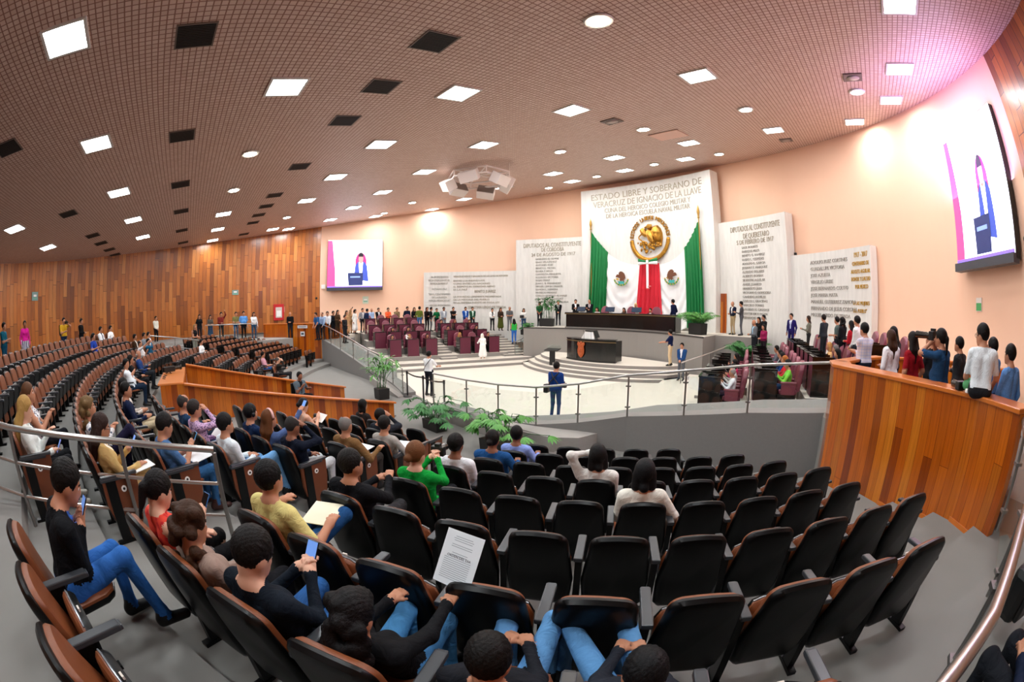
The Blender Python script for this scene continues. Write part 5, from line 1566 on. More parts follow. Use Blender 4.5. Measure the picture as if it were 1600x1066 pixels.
# ================================================================== PLANTS
M_POT = mat('black_planter', '141312', .5); M_SOIL = mat('dark_soil', '2a1d12', .95)
M_LEAF = [mat('leaf_green', '2f7230', .5, noise=.25, nscale=6), mat('leaf_light', '4f9238', .5, noise=.2, nscale=6), mat('leaf_dark', '2a5f2c', .5, noise=.2, nscale=6)]
def plant(loc, label, kind, h=1.2, w=.6, pot=(.5, .3, .3), n=60, seed=0, rz=0, mi=0):
    rnd = random.Random(seed)
    t = empty('potted_plant', loc, rz, label, 'plant')
    b = MB(); b.box((0, 0, pot[2] / 2), pot, taper=1.06); b.build('planter', M_POT, t, bevel=.01)
    MB().box((0, 0, pot[2] - .01), (pot[0] * .95, pot[1] * .95, .03)).build('soil', M_SOIL, t)
    st = MB(); lf = MB()
    for i in range(n):
        a = rnd.uniform(0, 2 * pi); x0, y0 = rnd.uniform(-.4, .4) * pot[0], rnd.uniform(-.4, .4) * pot[1]
        if kind == 'bamboo':
            hh = h * rnd.uniform(.45, 1.0); rr = w * rnd.uniform(.1, .75)
            tip = (x0 + rr * cos(a), y0 + rr * sin(a), pot[2] + hh)
            if i % 4 == 0: st.tube([(x0, y0, pot[2]), (x0 + rr * .3 * cos(a), y0 + rr * .3 * sin(a), pot[2] + hh * .6), tip], .009, 5)
            L, Wd = rnd.uniform(.22, .36), .035; el = rnd.uniform(-.7, .5)
            cs = [tip]
            for c in cs:
                for q in range(4):
                    aa = a + rnd.uniform(-1.4, 1.4); e2 = el + rnd.uniform(-.4, .4)
                    leaf(lf, c, aa, e2, L * rnd.uniform(.7, 1.1), Wd)
        elif kind == 'philo':
            hh = h * rnd.uniform(.25, 1.0); rr = w * rnd.uniform(.2, 1.1)
            tip = (x0 + rr * cos(a), y0 + rr * sin(a) * .8, pot[2] + hh * .8)
            st.tube([(x0, y0, pot[2] - .02), (x0 + rr * .5 * cos(a), y0 + rr * .4 * sin(a), pot[2] + hh * .85), tip], .008, 5)
            for q in range(9):
                leaf(lf, tip, a + (q - 4) * .42, -.25 - .06 * abs(q - 4), rnd.uniform(.2, .3) * (1.1 - .07 * abs(q - 4)), .04)
        else:
            hh = h * rnd.uniform(.6, 1.1); rr = w * rnd.uniform(.5, 1.2)
            pth = [(x0 + rr * u * cos(a), y0 + rr * u * sin(a), pot[2] + hh * (1.5 * u - .9 * u * u)) for u in (0, .25, .5, .75, 1)]
            st.tube(pth, [.01, .008, .007, .005, .003], 5)
            for u in range(2, 11):
                f = u / 10; k = min(3, int(f * 4)); g = f * 4 - k
                c = tuple(pth[k][d] + (pth[k + 1][d] - pth[k][d]) * g for d in range(3))
                for s in (-1, 1): leaf(lf, c, a + s * 1.0, -.35, .24 * (1.15 - .6 * abs(f - .5)), .022)
    if st.v: st.build('stems', M_LEAF[2], t)
    lf.build('foliage', M_LEAF[mi], t)
    return t
def leaf(mb, c, a, e, L, w):
    d = Vector((cos(a) * cos(e), sin(a) * cos(e), sin(e))); s = Vector((-sin(a), cos(a), 0)); c = Vector(c)
    u = Vector((0, 0, 1)) * (-.18 * L)
    p = [c, c + d * L * .3 + s * w * .9, c + d * L * .7 + s * w * .8 + u * .4, c + d * L + u, c + d * L * .7 - s * w * .8 + u * .4, c + d * L * .3 - s * w * .9]
    m = c + d * L * .5 + Vector((0, 0, .004)) + u * .1
    n = mb.pts(p + [m])
    for i in range(6): mb.face((n + i, n + (i + 1) % 6, n + 6))
plant((-1.1, 6.7, 0), 'tall bushy bamboo-like plant in black pot at the ramp foot', 'bamboo', 1.15, .7, (.42, .42, .4), 60, 1, 0, 1)
plant((3.45, 6.1, 0), 'low spreading green plant in black planter, left one below the glass railing', 'philo', .75, .85, (.7, .35, .28), 34, 2)
plant((6.0, 6.15, 0), 'spreading light green plant in black planter, right one below the glass railing', 'philo', .8, .95, (.85, .36, .3), 34, 3, 0, 1)
plant((-5.6, 20.4, 2.075), 'upright leafy plant in black planter left of the presidium desk', 'bamboo', 1.35, .7, (.85, .45, .5), 70, 4, .3, 0)
plant((4.85, 20.15, 2.075), 'fern-like palm in black planter right of the presidium desk', 'fern', .85, .8, (.9, .45, .55), 46, 5, -.4, 1)
plant((7.9, 18.6, .9), 'large dark fern behind the long steel rail, right of the dais', 'fern', 1.0, .9, (.6, .5, .4), 50, 6, 0, 0)
plant((-7.9, 20.8, 1.4), 'small bushy plant in black pot below the landing left of the dais', 'philo', .6, .4, (.6, .4, .35), 26, 7, 0, 0)

# ================================================================== SMALL WALL FITTINGS
def wall_fit(name, th, z, w, h, d, m, label, cat, extra=None):
    x, y = wall_xy(th, RW - d / 2 - .01)
    t = empty(name, (x, y, z), -R_(th), label, cat)
    MB().box((0, 0, 0), (w, d, h)).build('box', m, t)
    if extra: extra(t, d)
    return t
def exit_print(t, d):
    b = MB(); b.box((0, -d / 2 - .003, .03), (.24, .006, .1), 0, 0); b.box((0, -d / 2 - .003, -.1), (.3, .006, .07), 0, 1); b.build('print', [M_WHITE, mat('sign_mint', '6fb59b', .5)], t)
SGN = mat('sign_green_grey', '7d9a94', .5)
wall_fit('exit_sign', -148.7, 4.69, .5, .42, .04, SGN, 'small teal exit sign on the far left wooden wall', 'sign', exit_print)
wall_fit('exit_sign', -98.2, 4.7, .5, .34, .04, SGN, 'small pale exit sign above people at the rear left railing', 'sign', exit_print)
wall_fit('exit_sign', -66.8, 3.94, .45, .55, .04, mat('sign_pale', 'cdd8c4', .5), 'pale green sign on the peach wall below the left screen', 'sign', exit_print)
wall_fit('exit_sign', 68.1, 3.81, .3, .36, .03, mat('sign_pale2', 'e6dcd4', .5), 'small red and green sign on the peach wall at right', 'sign', lambda t, d: MB().box((0, -d / 2 - .003, -.06), (.28, .006, .2)).build('print', mat('sign_green', '4fa860', .5), t))
def cab(t, d):
    MB().box((-.0, -d / 2 - .004, -.02), (.5, .008, .75)).build('window', mat('cabinet_glass', 'cfc4bd', .2), t)
    MB().box((.0, -d / 2 - .01, -.1), (.36, .01, .42)).build('notice', M_WHITE, t)
wall_fit('fire_cabinet', -87.7, 3.21, .8, 1.15, .2, mat('fire_red', 'c01a1e', .35), 'red fire cabinet on the wooden wall left of the screen', 'fire cabinet', cab)
wall_fit('wall_switch', -86.5, 3.38, .2, .35, .05, mat('switch_pink', 'd98f86', .5), 'small pink box beside the red fire cabinet', 'wall box')
wall_fit('wall_clock', -76.9, 5.0, .3, .3, .1, M_WHITE, 'small white round device at the lower corner of the left screen', 'wall device')
for th, z, lb in ((-78.6, 4.2, 'black security camera on the wood wall left of the screen'), (77.2, 5.2, 'small camera mounted beside the right screen')):
    x, y = wall_xy(th, RW - .2); t = empty('security_camera', (x, y, z), -R_(th), lb, 'security camera')
    MB().tube([(0, .19, 0), (0, .05, 0)], .03, 8).build('bracket', M_WHITE, t); MB().ball((0, 0, -.05), .09, 12).build('dome', M_BLACK, t, True)
t = empty('security_camera', (*wall_xy(32.5, 18.35), 6.02), 0, 'small black camera on top of the right outer concrete panel', 'security camera')
MB().box((0, 0, .06), (.14, .2, .12)).build('body', M_BLACK, t, bevel=.01); MB().tube([(0, -.1, .06), (0, -.16, .06)], .04, 10).build('lens', M_BLKGLOSS, t)
# ================================================================== PEOPLE: PLACING
PAT = dict(camo=pattern_mat('camo_cloth', '4c3a28', '8a7350', 'blob', 9), plaid=pattern_mat('pale_check_cloth', 'd7cfd6', '9fb0e0', 'check', 9), zebra=pattern_mat('striped_skirt_cloth', 'd8d4de', '3a3a66', 'stripe', 3),
    redprint=pattern_mat('red_print_cloth', 'c4141f', 'e0402c', 'blob', 22), dots=pattern_mat('dotted_cloth', '3d4a63', 'e6e6e8', 'blob', 26), floral=pattern_mat('purple_floral_cloth', '54406e', 'c9a6c8', 'blob', 40), pinkplaid=pattern_mat('pink_check_cloth', 'dca4b4', 'a04a6a', 'check', 16))
P_ = {}
def stand(label, loc, face, **k):
    yaw = math.atan2(-(face[0] - loc[0]), face[1] - loc[1])
    P_[label] = person(label, loc, yaw, 'stand', **k)
def seat_person(label, row, phi, **k):
    ph = take(row, phi)
    x, y = seat_xy(ph, ROW_R[row])
    f = Vector((-sin(R_(ph)), cos(R_(ph)), 0))
    P_[label] = person(label, Vector((x, y, ROW_Z[row])) + f * k.pop('fwd', .18), R_(ph), 'sit', lean=k.pop('lean', -.22), **k)
def desk_person(label, key, **k):
    x, y, z, rz = CHAIRS[key]
    f = Vector((-sin(rz), cos(rz), 0))
    P_[label] = person(label, Vector((x, y, z + .02)) - f * .12, rz, 'sit', h=k.pop('h', 1.68), **k)
def presidium_person(label, loc, **k):
    P_[label] = person(label, Vector(loc) + Vector((0, -.02, .02)), pi + .12, 'sit', **k)
def perch_person(label, loc, **k):
    P_[label] = person(label, Vector(loc) + Vector((0, 0, .01)), R_(-14), 'perch', head=(1.0, -.1), lean=.12, **k)
def stool_person(label, loc, rz, stool='plain black chair under the security guard in the booth', **k):
    P_[label] = person(label, loc, rz, 'sit', **k)
    t = empty('booth_chair', loc, rz, stool, 'chair')
    MB().box((0, .12, .36), (.46, .44, .06)).build('seat', M_BLACK, t, bevel=.02); MB().box((0, -.12, .65), (.44, .05, .5)).build('backrest', M_BLACK, t, bevel=.02)
    for sx in (-1, 1):
        for yy in (-.08, .3): MB().tube([(sx * .2, yy, 0), (sx * .2, yy, .35)], .014, 6).build('leg', M_BLACK, t)
# who is where: standing people by floor position and the point they face, seated people by row and seat
stand('man in blue polo leaning on the far left counter', (-12.35, 7.74, 1.46), (-10, 2), top='2f5f96', arms=('lean', 'lean'), lean=0.25, sleeve='short', fat=1.1)
stand('man in pale blue shirt at the far left counter, second from its edge', (-12.56, 8.14, 1.46), (-6, 2), top='9fb6d6', arms=('lean', 'lean'), lean=0.15, hair='thin')
stand('man in white shirt leaning over the far left counter edge', (-12.84, 8.54, 1.46), (-4, 6), top='eef0f4', arms=('lean', 'reach'), lean=0.22, sleeve='long', h=1.76)
stand('person in black jacket just right of the leaning man in white', (-12.91, 8.95, 1.50), (-5, 12), top='1c2028', arms=('phone', 'phone'))
stand('man in brown coat behind the dark-suited man on the ramp', (-12.59, 9.15, 1.55), (-5, 12), top='4a3524', arms=('down', 'belly'), low='3a2c20', hair='longback', fem=True)
stand('man in dark suit standing at the top of the left ramp', (-10.90, 9.00, 1.30), (0, 16), top='1c1d22', inner='2a2a2e', arms=('down', 'belly'), h=1.68)
stand('woman in long beige dress near the top of the left ramp', (-12.35, 9.67, 1.62), (0, 14), fem=True, top='c39b70', low='c39b70', bottom='dress', hair='long', hairc='3a2516', arms=('raise_', 'belly'), h=1.6)
stand('woman in tan suit filming with her phone by the left ramp', (-14.06, 10.60, 1.63), (0, 16), fem=True, top='b8926a', low='b08a62', hair='long', hairc='5a3a22', arms=('phone', 'raise_'), h=1.62)
stand('woman with dark curly hair in a long white dress, left tiers', (-13.79, 10.83, 1.63), (-2, 20), fem=True, top='f2f1ee', low='f2f1ee', bottom='dress', hair='curly', arms=('belly', 'down'), h=1.66)
stand('man in grey jacket talking to the dark navy back, left tiers', (-14.86, 11.85, 1.63), (2, 14), top='8a8c92', inner='f0f0f0', arms=('belly', 'down'))
stand('person in navy jacket seen from behind, left tiers', (-13.84, 11.75, 1.63), (-15, 20), top='1d2a4a', arms=('down', 'down'), h=1.68)
stand('bald bearded man in light blue shirt, left tiers', (-14.68, 12.47, 1.63), (2, 14), top='a9c3e6', hair='bald', arms=('front', 'front'))
stand('man in black suit over white shirt, left tiers, beside light blue shirt', (-14.55, 12.96, 1.63), (2, 14), top='141518', inner='f2f2f2', arms=('front', 'front'))
stand('man in bright orange shirt, left tiers', (-14.36, 13.63, 1.63), (2, 14), top='f0653a', arms=('phone', 'phone'))
stand('man in brown camouflage jacket, left tiers', (-14.18, 14.26, 1.63), (2, 14), top='4c3a28', topmat=PAT['camo'], arms=('front', 'front'))
stand('broad man in navy jacket and jeans, left tiers', (-13.98, 14.99, 1.63), (4, 16), top='151c33', low='3f5f8c', arms=('down', 'down'), h=1.78, fat=1.15)
stand('woman in black jacket and jeans beside olive shirt, left tiers', (-13.84, 15.50, 1.63), (0, 10), fem=True, top='17171a', low='35507a', hair='long', arms=('chin', 'belly'), h=1.72)
stand('man in olive green shirt seen from behind, left tiers', (-13.11, 15.50, 1.63), (-18, 22), top='5f6f2a', low='4f75a8', arms=('down', 'pocket'), h=1.78)
stand('woman with curly dark red hair in black dress, top of the aisle steps', (-12.61, 15.82, 1.63), (0, 16), fem=True, top='1a1416', low='1a1416', hair='curly', hairc='3a1a14', arms=('belly', 'belly'))
stand('man in black leather jacket and grey trousers beside curly-haired woman', (-12.27, 15.93, 1.63), (-6, 24), top='14161a', low='5d5f63', hair='short', arms=('belly', 'down'))
stand('man in dark green polo behind the leather jacket', (-12.68, 16.67, 1.63), (2, 14), top='14693c', sleeve='short', low='1c1e22', h=1.64)
stand('man in light grey suit in front of left inscription wall', (-12.10, 16.89, 1.63), (4, 14), top='9aa1ab', inner='eef1f5', low='7f868f', arms=('front', 'front'), skin='d')
stand('man in black t-shirt with folded arms in front of left inscription wall', (-12.09, 17.70, 1.63), (4, 14), top='101114', sleeve='short', arms=('crossed', 'crossed'))
stand('man in bright blue suit in front of left inscription wall', (-11.58, 18.41, 1.63), (4, 14), top='1f4fa0', inner='c8dcf5', low='1f3f80', arms=('front', 'front'))
stand('man in green vest and pale shirt beside the blue suit', (-11.23, 18.77, 1.63), (4, 14), top='1f4a35', inner='d8efe4', low='22262a', arms=('front', 'front'))
stand('woman in white blouse and dark corset, third from right along left panel', (-10.10, 19.66, 1.63), (4, 14), fem=True, top='f0f0ee', inner='20242a', low='1c1d20', hair='bun', arms=('belly', 'belly'), h=1.62)
stand('woman in long olive skirt and dark top along left panel', (-9.61, 20.01, 1.63), (4, 14), fem=True, top='3a2a20', low='4a4f1e', bottom='skirt', hair='longback', arms=('belly', 'belly'), h=1.66)
stand('grey-haired man in grey shirt and grey trousers along left panel', (-9.06, 20.36, 1.63), (4, 14), top='5a5c5e', low='6a6b6e', hair='thin', hairc='777777', sleeve='short', arms=('belly', 'belly'), h=1.73)
stand('woman in white top with dark bag behind the green-top woman', (-8.18, 20.87, 1.63), (2, 14), fem=True, top='eceae6', low='3a5578', hair='longback', arms=('belly', 'down'), h=1.6)
stand('woman in bright green top and blue jeans on steps left of dais', (-6.30, 18.20, 0.98), (-14, 22), fem=True, top='2faa45', sleeve='none', low='2f65b5', hair='long', arms=('belly', 'belly'), h=1.62)
stand('man in dark green polo with joined hands, on the landing left of dais', (-6.36, 20.55, 2.02), (4, 8), top='1f5a3a', sleeve='short', low='2a2c30', arms=('front', 'front'), h=1.64, skin='d')
desk_person('seated person in white at the lowest tier, first desk from the ramp', (-1, 'l', 0, 0), top='f0efec', fem=True, hair='long', arms=('desk', 'desk'))
desk_person('fair-haired woman in white at the lowest tier, second desk from ramp', (-1, 'l', 0, 1), top='f2f0ee', fem=True, hair='bob', hairc='a5783f', arms=('desk', 'chin'))
desk_person('seated person in red top at the lowest tier, third desk from ramp', (-1, 'l', 0, 2), top='c2303a', fem=True, hair='bob', arms=('phone', 'phone'))
desk_person('seated person in white and black on the second tier by the ramp', (-1, 'l', 1, 1), top='ecebea', inner='15161a', hair='long', fem=True, arms=('desk', 'desk'))
desk_person('dark-haired woman in white on the second tier, third from ramp', (-1, 'l', 1, 2), top='eeeeec', fem=True, hair='longback', arms=('desk', 'desk'))
desk_person('blond woman at the lowest tier, block by the dais, first desk', (-1, 'm', 0, 0), top='b08a5a', fem=True, hair='longback', hairc='b58a48', arms=('desk', 'desk'))
desk_person('person in beige top at the lowest tier, last desk by the dais', (-1, 'm', 0, 2), top='cdbfa4', fem=True, hair='short', arms=('desk', 'desk'))
desk_person('seated man in dark jacket, second tier, first seat of block by dais', (-1, 'm', 1, 0), top='2a2024', hair='short', arms=('desk', 'desk'))
desk_person('woman in white on the second tier near the standing white-dressed woman', (-1, 'm', 1, 2), top='f2f2f0', fem=True, hair='longback', arms=('desk', 'desk'))
desk_person('person in white shirt on the third tier, block by the dais, left', (-1, 'm', 2, 0), top='efeeee', hair='short', arms=('desk', 'desk'))
desk_person('woman in coral top on the third tier, block by the dais, middle', (-1, 'm', 2, 1), top='d9776a', fem=True, hair='long', hairc='5a2a1a', arms=('desk', 'desk'))
desk_person('bending person in white on the third tier, block by the dais, right', (-1, 'm', 2, 2), top='eeeeec', fem=True, hair='bob', hairc='4a2c22', arms=('desk', 'desk'), lean=0.35)
stand('man in white t-shirt and dark trousers behind the belt barrier', (-0.40, 8.35, 0.01), (-6, 22), top='f2f3f5', sleeve='short', low='1b1e27', arms=('out', 'out'), h=1.72, hair='short')
stand('white-haired woman in long white dress leaning over a deputy desk', (-6.35, 15.75, 0.17), (-9, 16.7), top='f4f3f0', low='f4f3f0', fem=True, bottom='dress', hair='bob', hairc='e8e2d8', shoe='cfc6bd', arms=('out', 'belly'), h=1.62, lean=0.12)
stand('photographer in blue polo and jeans seen from behind in the pit', (5.00, 9.25, 0.01), (2.5, 20), top='17397c', sleeve='short', low='1e3a66', shoe='e8e8e8', arms=('belly', 'belly'), h=1.75)
stand('man in navy t-shirt and beige trousers at the edge of the rostrum', (4.10, 18.55, 0.60), (-4, 17), top='141f44', sleeve='short', low='d8bf98', arms=('out', 'out'), h=1.74)
stand('young man in blue shirt and grey trousers with joined hands by dais wall', (5.20, 17.50, 0.15), (6, 6), top='1f4476', low='5a5f66', arms=('front', 'front'), h=1.7, inner='e4e6ea')
stand('man in dark suit behind the plant at the left of the dais', (-5.91, 21.89, 2.06), (6, 8), top='16171b', inner='f0f0f0', tie='20242a', arms=('front', 'front'), h=1.72)
stand('bearded man in black suit reading his phone, left of presidium desk', (-4.50, 22.00, 2.06), (6, 8), top='101114', inner='f4f4f4', arms=('phone', 'phone'), h=1.78, low='121316')
stand('man in dark suit with folded hands before the left green cloth', (-3.60, 22.30, 2.06), (6, 8), top='15171d', inner='eeeeee', tie='7a2030', arms=('crossed', 'belly'), h=1.78, hair='thin')
presidium_person('woman in white blouse seated at the presidium desk, left', (-2.50, 21.75, 2.06), fem=True, top='f0e6e0', hair='longback', hairc='24150f', arms=('desk', 'desk'))
presidium_person('dark-haired woman in brown top seated at the presidium desk, middle', (-0.75, 22.09, 2.06), fem=True, top='3a2418', hair='longback', sleeve='short', arms=('desk', 'desk'))
presidium_person('man in dark suit with white shirt seated at the presidium desk, right', (1.10, 22.05, 2.06), top='2a2026', inner='f4f4f4', arms=('desk', 'desk'))
stand('person with pale yellow hair bending behind the middle presidium chair', (-0.35, 22.75, 2.06), (4, 8), top='d8d2c8', hair='bob', hairc='e2cf94', fem=True, arms=('front', 'front'), h=1.58, lean=0.2)
stand('man in navy suit standing in profile right of the presidium desk', (2.90, 21.30, 2.06), (-6, 22), top='141b3c', low='141b3c', inner='f2f2f2', arms=('pocket', 'pocket'), h=1.78)
stand('bald man in navy jacket and beige trousers on steps right of dais', (6.30, 21.60, 2.06), (0, 12), top='171d33', low='b79f7c', inner='f0f0f0', hair='bald', hairc='6a5a4a', arms=('belly', 'belly'), h=1.73)
stand('man in grey suit holding a folder on steps right of dais', (6.90, 21.20, 2.06), (2, 20), top='4d4b50', low='55565b', arms=('phone', 'phone'), h=1.73)
stand('bald man in grey suit with light blue shirt, below the Queretaro panel', (8.20, 18.98, 1.20), (2, 14), top='66696e', inner='a9d3ee', hair='bald', hairc='8a7a6a', arms=('belly', 'belly'), h=1.76)
stand('woman in magenta sweater beside the bald grey-suited man', (8.87, 18.11, 1.20), (3, 10), fem=True, top='8c1f4c', low='2a2226', hair='bob', arms=('belly', 'belly'), h=1.6)
stand('dark-haired woman in black behind the magenta sweater', (8.16, 20.00, 1.40), (4, 10), fem=True, top='141416', low='141416', hair='long', arms=('belly', 'down'), h=1.66)
stand('young person in black jacket behind the magenta sweater, right', (8.36, 20.25, 1.45), (0, 12), top='18191d', low='18191d', hair='short', arms=('belly', 'belly'), h=1.72)
stand('man in violet-blue suit with pale tie against the right concrete panels', (9.95, 19.14, 1.63), (4, 6), top='231c5c', inner='eceef4', tie='b9c6e6', arms=('down', 'down'), low='231c5c', h=1.66)
stand('long-haired woman in grey-green jacket looking at her phone, right panels', (10.99, 17.47, 1.63), (4, 16), fem=True, top='6f6f62', low='2a2a2a', hair='longback', hairc='2a1a12', arms=('phone', 'phone'), h=1.6)
stand('man in charcoal suit in profile against the right outer panel', (11.81, 15.55, 1.63), (4, 20), top='2f343a', low='24282c', inner='eef0f4', tie='c8d4e8', arms=('front', 'front'), h=1.68)
stand('man in grey-green t-shirt beside the charcoal suit', (12.38, 14.58, 1.66), (4, 16), top='54635f', sleeve='short', low='24262a', arms=('belly', 'belly'), h=1.6)
stand('woman in black jacket over pink blouse near the right counter', (12.61, 13.59, 1.66), (4, 18), fem=True, top='17181b', inner='d9a9ae', low='17181b', hair='curly', arms=('belly', 'belly'), h=1.6)
stand('woman in red blouse half hidden near the right counter', (12.93, 12.80, 1.62), (4, 18), fem=True, top='b3202c', low='22242a', hair='longback', arms=('belly', 'belly'), h=1.56)
stand('young man in plain white shirt at the corner of the right counter', (13.12, 11.80, 1.60), (2, 18), top='f2f2f2', low='2a2c34', arms=('front', 'front'), h=1.72)
stand('man in checked pink and blue shirt seen from behind in the right box', (13.29, 8.90, 1.46), (2, 20), top='c9c4d8', topmat=PAT['plaid'], low='20283c', arms=('crossed', 'crossed'), h=1.74, fat=1.12)
stand('woman with long brown hair, black vest and white sleeves, right box', (13.81, 7.87, 1.46), (4, 20), fem=True, top='e6e6ec', inner='2a2629', low='2a4f7c', hair='longback', hairc='3b2316', arms=('down', 'belly'), h=1.66)
stand('second dark-haired head behind the woman with the vest, right box', (13.96, 8.96, 1.46), (4, 20), fem=True, top='3a3638', low='26262c', hair='long', arms=('belly', 'belly'), h=1.7)
stand('woman in red blouse with long dark hair in the right box', (14.18, 7.32, 1.46), (4, 20), fem=True, top='8f1420', sleeve='short', low='1c2028', hair='longback', hairc='17100e', arms=('down', 'pocket'), h=1.67)
stand('photographer in navy t-shirt aiming a camera in the right box', (14.59, 6.58, 1.46), (1, 18), top='1c3f63', sleeve='short', low='16181c', hair='pony', arms=('camera', 'camera'), h=1.76, fat=1.15)
stand('person in dark jacket with a camera behind the aiming photographer', (14.70, 8.14, 1.46), (2, 18), top='24262a', low='1c1e22', hair='short', arms=('phone', 'phone'), h=1.66)
stand('man in dark grey jacket with folded arms by the rear partition', (15.22, 7.61, 1.46), (4, 18), top='2f3033', low='24262a', arms=('crossed', 'crossed'), h=1.64)
perch_person('man in white t-shirt and glasses sitting on the right counter ledge', (15.00, 5.45, 2.46), top='dfe6ea', sleeve='short', low='26282c', arms=((0.16, 0.3, 0.52), (0.22, 0.34, 0.52)), glasses=True, h=1.72)
stand('man in sky blue shirt with hand at chin, rear of right box', (15.56, 6.45, 1.46), (4, 20), top='4f86c8', low='1f3f7a', arms=('crossed', 'chin'), h=1.7)
stand('partly hidden person behind the sky blue shirt', (15.68, 7.15, 1.46), (4, 18), top='b9926f', low='2a2a2a', hair='thin', arms=('belly', 'belly'), h=1.58)
stand('bearded man in dark vest over blue sleeves at far right', (15.60, 5.67, 1.46), (6, 20), top='5f8fcc', inner='1a2030', low='22262c', arms=('lean', 'down'), h=1.66)
desk_person('grey-haired man in white shirt at the nearest right-hand desk', (1, 'l', 0, 0), top='eef1f6', hair='thin', hairc='8f8a84', low='2a2440', shoe='8a5a34', arms=('desk', 'desk'))
desk_person('man with dark hair at the second lowest-tier desk, right side', (1, 'l', 0, 1), top='c8c4c0', hair='short', arms=('desk', 'desk'))
desk_person('person in pink holding papers at the lowest right tier', (1, 'l', 0, 2), top='d03a6a', hair='short', arms=('paper', 'paper'))
desk_person('man in lime green shirt at the second right-hand desk row', (1, 'l', 1, 0), top='7ed348', low='24406a', hair='short', arms=('desk', 'desk'))
desk_person('woman with long red-blond hair in red top behind the lime green shirt', (1, 'l', 1, 1), fem=True, top='c01e28', hair='longback', hairc='a5642c', arms=('desk', 'desk'))
desk_person('man in dark blue jacket seated on the second right tier', (1, 'l', 1, 2), top='1c3a6e', hair='short', arms=('desk', 'desk'))
desk_person('woman with white scarf seated on the second right tier', (1, 'l', 1, 3), fem=True, top='1b1b1e', inner='f0f0f0', hair='bob', arms=('desk', 'desk'))
desk_person('person in dark clothes hunched over papers on the third right tier', (1, 'l', 2, 0), top='141416', hair='longback', fem=True, arms=('desk', 'desk'), lean=0.3)
desk_person('grey-haired man in navy jacket on the third right tier', (1, 'l', 2, 1), top='1f3357', hair='short', hairc='6f6a66', arms=('desk', 'desk'))
desk_person('fair-haired older woman in beige on the third right tier', (1, 'l', 2, 2), fem=True, top='d8ac74', hair='bob', hairc='b9884e', arms=('desk', 'desk'))
desk_person('woman with dark hair on the lowest right tier by the dais', (1, 'm', 0, 0), fem=True, top='3a2430', hair='longback', arms=('desk', 'desk'))
desk_person('man in grey jacket on the second right tier by the dais', (1, 'm', 1, 0), top='5f6068', hair='short', arms=('desk', 'desk'))
stand('person in teal scrubs standing at far left by the wooden wall', (-1.30, -8.05, 1.80), (0, 14), top='0f5a70', low='0f4a66', sleeve='short', arms=('belly', 'phone'), h=1.7, fat=1.1)
stand('woman in magenta top and patterned skirt standing by the left wall', (-4.01, -8.25, 1.80), (10, 4), fem=True, top='d0208c', low='8a86a8', lowmat=PAT['zebra'], bottom='skirt', hair='bun', skin='d', arms=('down', 'down'), h=1.72)
stand('photographer in yellow t-shirt with backpack by the left wall', (-6.02, -6.81, 1.80), (6, 6), top='d8a82a', sleeve='short', low='20304a', arms=('camera', 'phone'), h=1.72)
stand('person in black sweatshirt beside the yellow-shirted photographer', (-6.80, -6.06, 1.80), (-4, 6), top='0c0c0e', low='15181f', arms=('belly', 'belly'), h=1.64)
stand('man in white shirt standing in profile at the wooden wall', (-14.91, -2.84, 1.62), (0, 12), top='e6e2d4', low='15171a', arms=('front', 'front'), h=1.72)
stand('woman in black tank top walking down the left stairs', (-9.20, -0.10, 1.20), (0, 10), fem=True, top='16171a', sleeve='none', low='8a8f86', hair='bob', hairc='8a6a44', arms=('belly', 'belly'), h=1.64)
stand('woman in black t-shirt behind the rear left railing', (-15.00, 0.23, 1.62), (4, 6), fem=True, top='131417', sleeve='short', low='22242a', hair='longback', arms=('down', 'down'), h=1.68)
stand('woman in patterned top and blue skirt behind the rear left railing', (-14.69, 0.98, 1.62), (4, 6), fem=True, top='54504a', sleeve='short', low='1f4468', bottom='skirt', hair='longback', arms=('belly', 'belly'), h=1.62)
stand('man in dark red jacket with raised arm behind rear left railing', (-14.39, 1.71, 1.62), (4, 6), top='7a2a26', low='2a2c30', arms=('raise_', 'belly'), h=1.76)
stand('man in olive shirt behind the rear left railing', (-13.99, 2.67, 1.62), (4, 6), top='7d7a4a', sleeve='short', low='2f5680', arms=('belly', 'belly'), h=1.74)
stand('big man in light blue polo behind the rear left railing', (-13.79, 3.16, 1.62), (4, 6), top='5f9ce0', sleeve='short', low='14161a', arms=('down', 'down'), h=1.76, fat=1.2)
stand('woman in white jacket and jeans holding the rear left railing', (-13.53, 3.80, 1.62), (4, 6), fem=True, top='eef0f2', low='2f5574', shoe='e8e8e8', hair='longback', arms=('down', 'reach'), h=1.68)
stand('bald man in black sweater behind the left counter by fire cabinet', (-13.95, 6.32, 1.50), (2, 0), top='101114', hair='bald', hairc='3a3028', arms=('belly', 'belly'), h=1.74)
stool_person('security guard in grey shirt and black vest sitting inside the booth', (-0.75, 3.40, 0.06), -1.2, top='5a6a74', inner='15171a', sleeve='short', low='14161a', arms=('rest', 'phone'), h=1.78, skin='d', hair='short')
stool_person('person in dark navy sleeves mostly cut off at bottom right corner', (14.72, 1.22, 1.40), .5, stool='black chair under the navy-sleeved person, bottom right corner', top='141d33', low='1a1c22', hair='short', arms=('lap', 'lap'))
seat_person('man in dark suit and jeans looking at his phone, lower left corner', 'C', 27.9, lean=0.28, top='101216', inner='3f6fc8', low='2f66b0', arms=('phone', 'phone'), head=(0, -0.55), shoe='0c0c0e', fat=1.1, legs={1: ((0.16, 0.54, 0.6), (0.16, 0.66, 0.12))})
seat_person('woman in red and black dress looking at her phone', 'D', 27.9, h=1.64, fem=True, top='b3141c', topmat=PAT['redprint'], low='121214', bottom='skirt', sleeve='none', hair='pony', hairc='0f0a0a', arms=('lap', 'phone'), head=(0, -0.4), skin='l')
